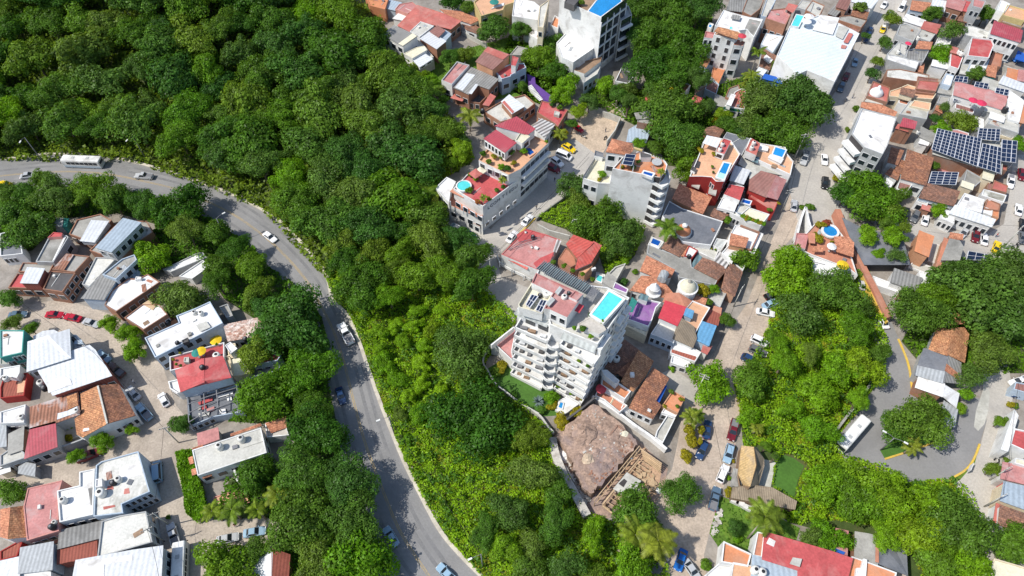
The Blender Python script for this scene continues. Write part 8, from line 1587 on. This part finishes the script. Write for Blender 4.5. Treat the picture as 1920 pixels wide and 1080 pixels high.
s=Hs('long tiled shed with a faded clay roof','860,690:3.6 1050,745:5 1105,480:5 950,450:3.6',3.6,'greywall','tilepale',par=0); s.roof.material_slots[0].material=MAT['tileor']; s.plane('1050,745:5 1255,840:3.4 1305,520:3.4 1250,440:3.6 1105,450:5','tileor',None,.14); s.plane('930,400:4 1000,420:4 1000,300:4 960,250:4','tilepale',None,.1); s.plane('1080,420:4.4 1260,400:4 1180,270:4 1100,300:4.4','tileor',None,.12); s.plane('990,400:4.6 1040,445:4.6 1090,400:4.6 1105,270:4.8 950,250:4.8 1000,330:4.7','whiteroof',None,.1,'white_sheet')
s=Hs('grey sheet roofed shed joined to the faded clay roof','700,970:3.4 1010,1060:4.6 1060,750:4.6 800,690:3.4',3.4,'greywall','slate',par=0); s.plane('700,985:3.5 1005,1075:4.7 1030,940:4.7 720,870:3.5','metal',None,.08,'metal_sheets'); s.plane('1010,1060:4.6 1210,1080:3.3 1220,840:3.3 1060,750:4.6','fiber',None,.14); s.plane('1030,930:4.75 1200,1040:3.5 1170,950:3.7 1050,850:4.75','tilenew',None,.06,'tile_patch')
V(1540,700,5.0526)
s=Hs('white sheet roofed shed end beside the grass island','900,130:3.4 1140,210:4.6 1160,100:4.6 930,30:3.4',3.4,'brick','whiteroof',par=0); s.plane('1140,210:4.6 1280,330:3.3 1310,190:3.3 1160,100:4.6','whiteroof',None,.14); s=Hs('grey sheet lean to at the end of the white shed','1130,430 1255,500 1285,340 1170,270',3,'greywall','metal',par=0)
pole(560,728,6.5,'double armed street lamp on the grass island',-.6,2,True); palm(860,690,200,'yellowing palm at the edge of the grass island',None,4)
o=root('billboard',P(*px((1405,920)),0),'small pink and white sign board on posts by the hairpin kerb','sign'); c=P(*px((1405,900)),1.4); a_=.9; mk('board',*boxv((c.x,c.y,1.0),2.0,.1,1.5,a_),'white',o,a_); mk('sign_panel',*boxv((c.x+.08*math.sin(a_),c.y-.08*math.cos(a_),1.35),1.3,.04,.6,a_),'hotpink',o,a_); mk('post',*boxv((c.x,c.y,0),.14,.14,1.0,a_),'steel',o); MAT['hotpink']
for a in (('white and red terraced house at the right edge of the gravel street','1790,670 1990,760 2010,560 1830,520',5,'white','red',.4,'3:2x1'),('narrow white front wing above the red terrace at the right edge','1700,720 1770,740 1870,400 1830,340',4.6,'white','whiteroof',.3,''),('grey maroon awning roof at the right edge','1710,990 2000,1060 2010,900 1730,850',4.2,'white','pinkroof',0,''),('white flat box roof between the red terrace and the awning','1830,850 2000,900 2000,830 1840,800',5,'white','creamroof',.2,''),('small brown garage at the top of the gravel street','1820,150 1990,200 1990,110 1840,80',3.2,'bluewall','brown',.2,'')): Hs(a[0],a[1],a[2],a[3],a[4],par=a[5],w=a[6])
car('suv','navy',(1960,205),(1850,190),'dark blue car in the garage at the gravel street'); car('pickup','white',(1920,60),(1850,80),'white utility vehicle at the top of the gravel street'); bush(1800,300,90,'smallyellow','yellow green shrub at the gravel street front'); bush(1840,310,70,'small','shrub beside the yellow green one at the gravel street'); bush(1870,205,60,'smallyellow','small yellow shrub by the garage'); bush(1760,830,70,'small','shrub in the yard under the red terrace'); motorbike(1650,780,1.2,'dark motorcycle on the pavement of the gravel street'); motorbike(1680,815,1.2,'white motorcycle on the pavement beside the dark one','tankwhite')
V(1780,840,4.5)
for a in (('pale blue sheet roofed house with a cream front wall','440,440 720,540 720,350 470,290',4.6,'cream','metalblue',0,''),('mottled tile roof house with a maroon front strip','420,640:4 700,740:4 700,580:4.6 440,490:4.6',4,'white','tileold',0,''),('maroon strip awning of the mottled tile house','380,625:3 425,640:3 445,490:3.2 405,475:3.2',2.9,'white','redfade',0,''),('cream flat roof with a thick rim at the bottom right corner','310,1090 690,1200 690,1020 380,930',4.4,'cream','creamroof',.4,'')): Hs(a[0],a[1],a[2],a[3],a[4],par=a[5],w=a[6])
mk('marker',*boxv(tuple(P(*px((428,352)),0)),1.2,1.2,3.0),'brightred',None); tag(COL.objects[-1],'bright red gate pillar box at the pale blue roofed house','pillar'); COL.objects[-1].name='gate_pillar'
# ---------------------------------------------------------------- poles, lamps, wires
V(0,0,1)
for a in ((1303,742,10,'tall utility pole with crossarms at the alley by the thicket trees',-.5,2),(1375,575,8.5,'utility pole beside the brown tiled roofs on the dirt street',.9,1),(1463,398,9,'utility pole beside the silver car in the shaded street',.2,2),(1488,300,10,'utility pole beside the square pool house',.2,2),(318,985,8,'utility pole near the grey pickup at the bottom left',.4,1),(308,1015,8.5,'second utility pole beside the parked bus at the bottom left',.5,1),(920,525,9,'vine covered utility pole at the restaurant corner',.5,1),(1880,465,9,'utility pole at the yellow taxi in the right street',.6,2),(1855,900,7,'utility pole at the gravel street beside the pale blue roof',.4,1),(1845,950,7,'lower utility pole at the gravel street',.4,1),(335,830,8,'utility pole at the hedge corner',.3,1)): pole(*a)
for i,a in enumerate(((275,300,9,'street lamp above the road behind the silver pickup',-1.9),(80,302,9,'street lamp at the forest edge left of the bus',-1.6),(740,815,9,'street lamp at the edge of the scrub beside the main road',-2.7),(905,1062,9,'street lamp at the bottom beside the main road',-2.7),(428,452,9,'street lamp on the inside of the main road bend',.7))): pole(*a,1,True)
wire((1303,742),(1375,575),'power line from the alley pole to the dirt street pole',9.6,8.2); wire((1375,575),(1463,398),'power line along the dirt street',8.2,8.6); wire((318,985),(335,830),'power line above the cobbled street by the hedge',7.8,7.8); wire((308,1015),(318,985),'short power line between the two bottom left poles',8,7.8)
for a,b,h1,h2,l in (((920,525),(1100,330),8.6,9,'power line up the sloping street by the hotel'),((920,525),(1100,335),8.2,8.4,'lower power line up the sloping street by the hotel'),((1488,300),(1560,190),9.5,9,'power line beside the large dark tree on the long street'),((1560,190),(1655,20),9,9,'power line along the long street'),((1880,465),(1700,440),8.8,7,'power line across the parked row'),((1880,465),(1915,300),8.8,8,'power line up the right hand street'),((1855,900),(1845,950),6.8,6.8,'short power line at the gravel street'),((1855,900),(1880,720),6.8,7,'power line up the gravel street'),((335,830),(205,690),7.8,7,'power line over the cobbled bend'),((205,690),(60,590),7,7,'power line along the upper cobbled street'),((1303,742),(1350,960),9.6,8,'power line down the dirt street'),((308,1015),(330,1100),7.8,7.8,'power line at the bottom left bus'),((740,815),(905,1062),8.6,8.6,'power line beside the main road scrub')): wire(a,b,l,h1,h2)
for a in ((250,715,'person crossing the cobbled street in white','white'),(140,600,'person in blue near the red cars','blue'),(1600,180,'person on the pavement of the long street','grey'),(1870,440,'person in red at the right hand street','red'),(1375,600,'person in black on the dirt street by the brown roofs','black'),(1310,850,'person in white walking on the dirt street','white'),(1865,960,'person in grey on the gravel street','grey'),(440,985,'person in red behind the silver cars','red')): person(a[0],a[1],a[2],a[3],0,a[0])
wire((1463,398),(1488,300),'power line from the shaded street to the pool house pole',8.6,9.6)
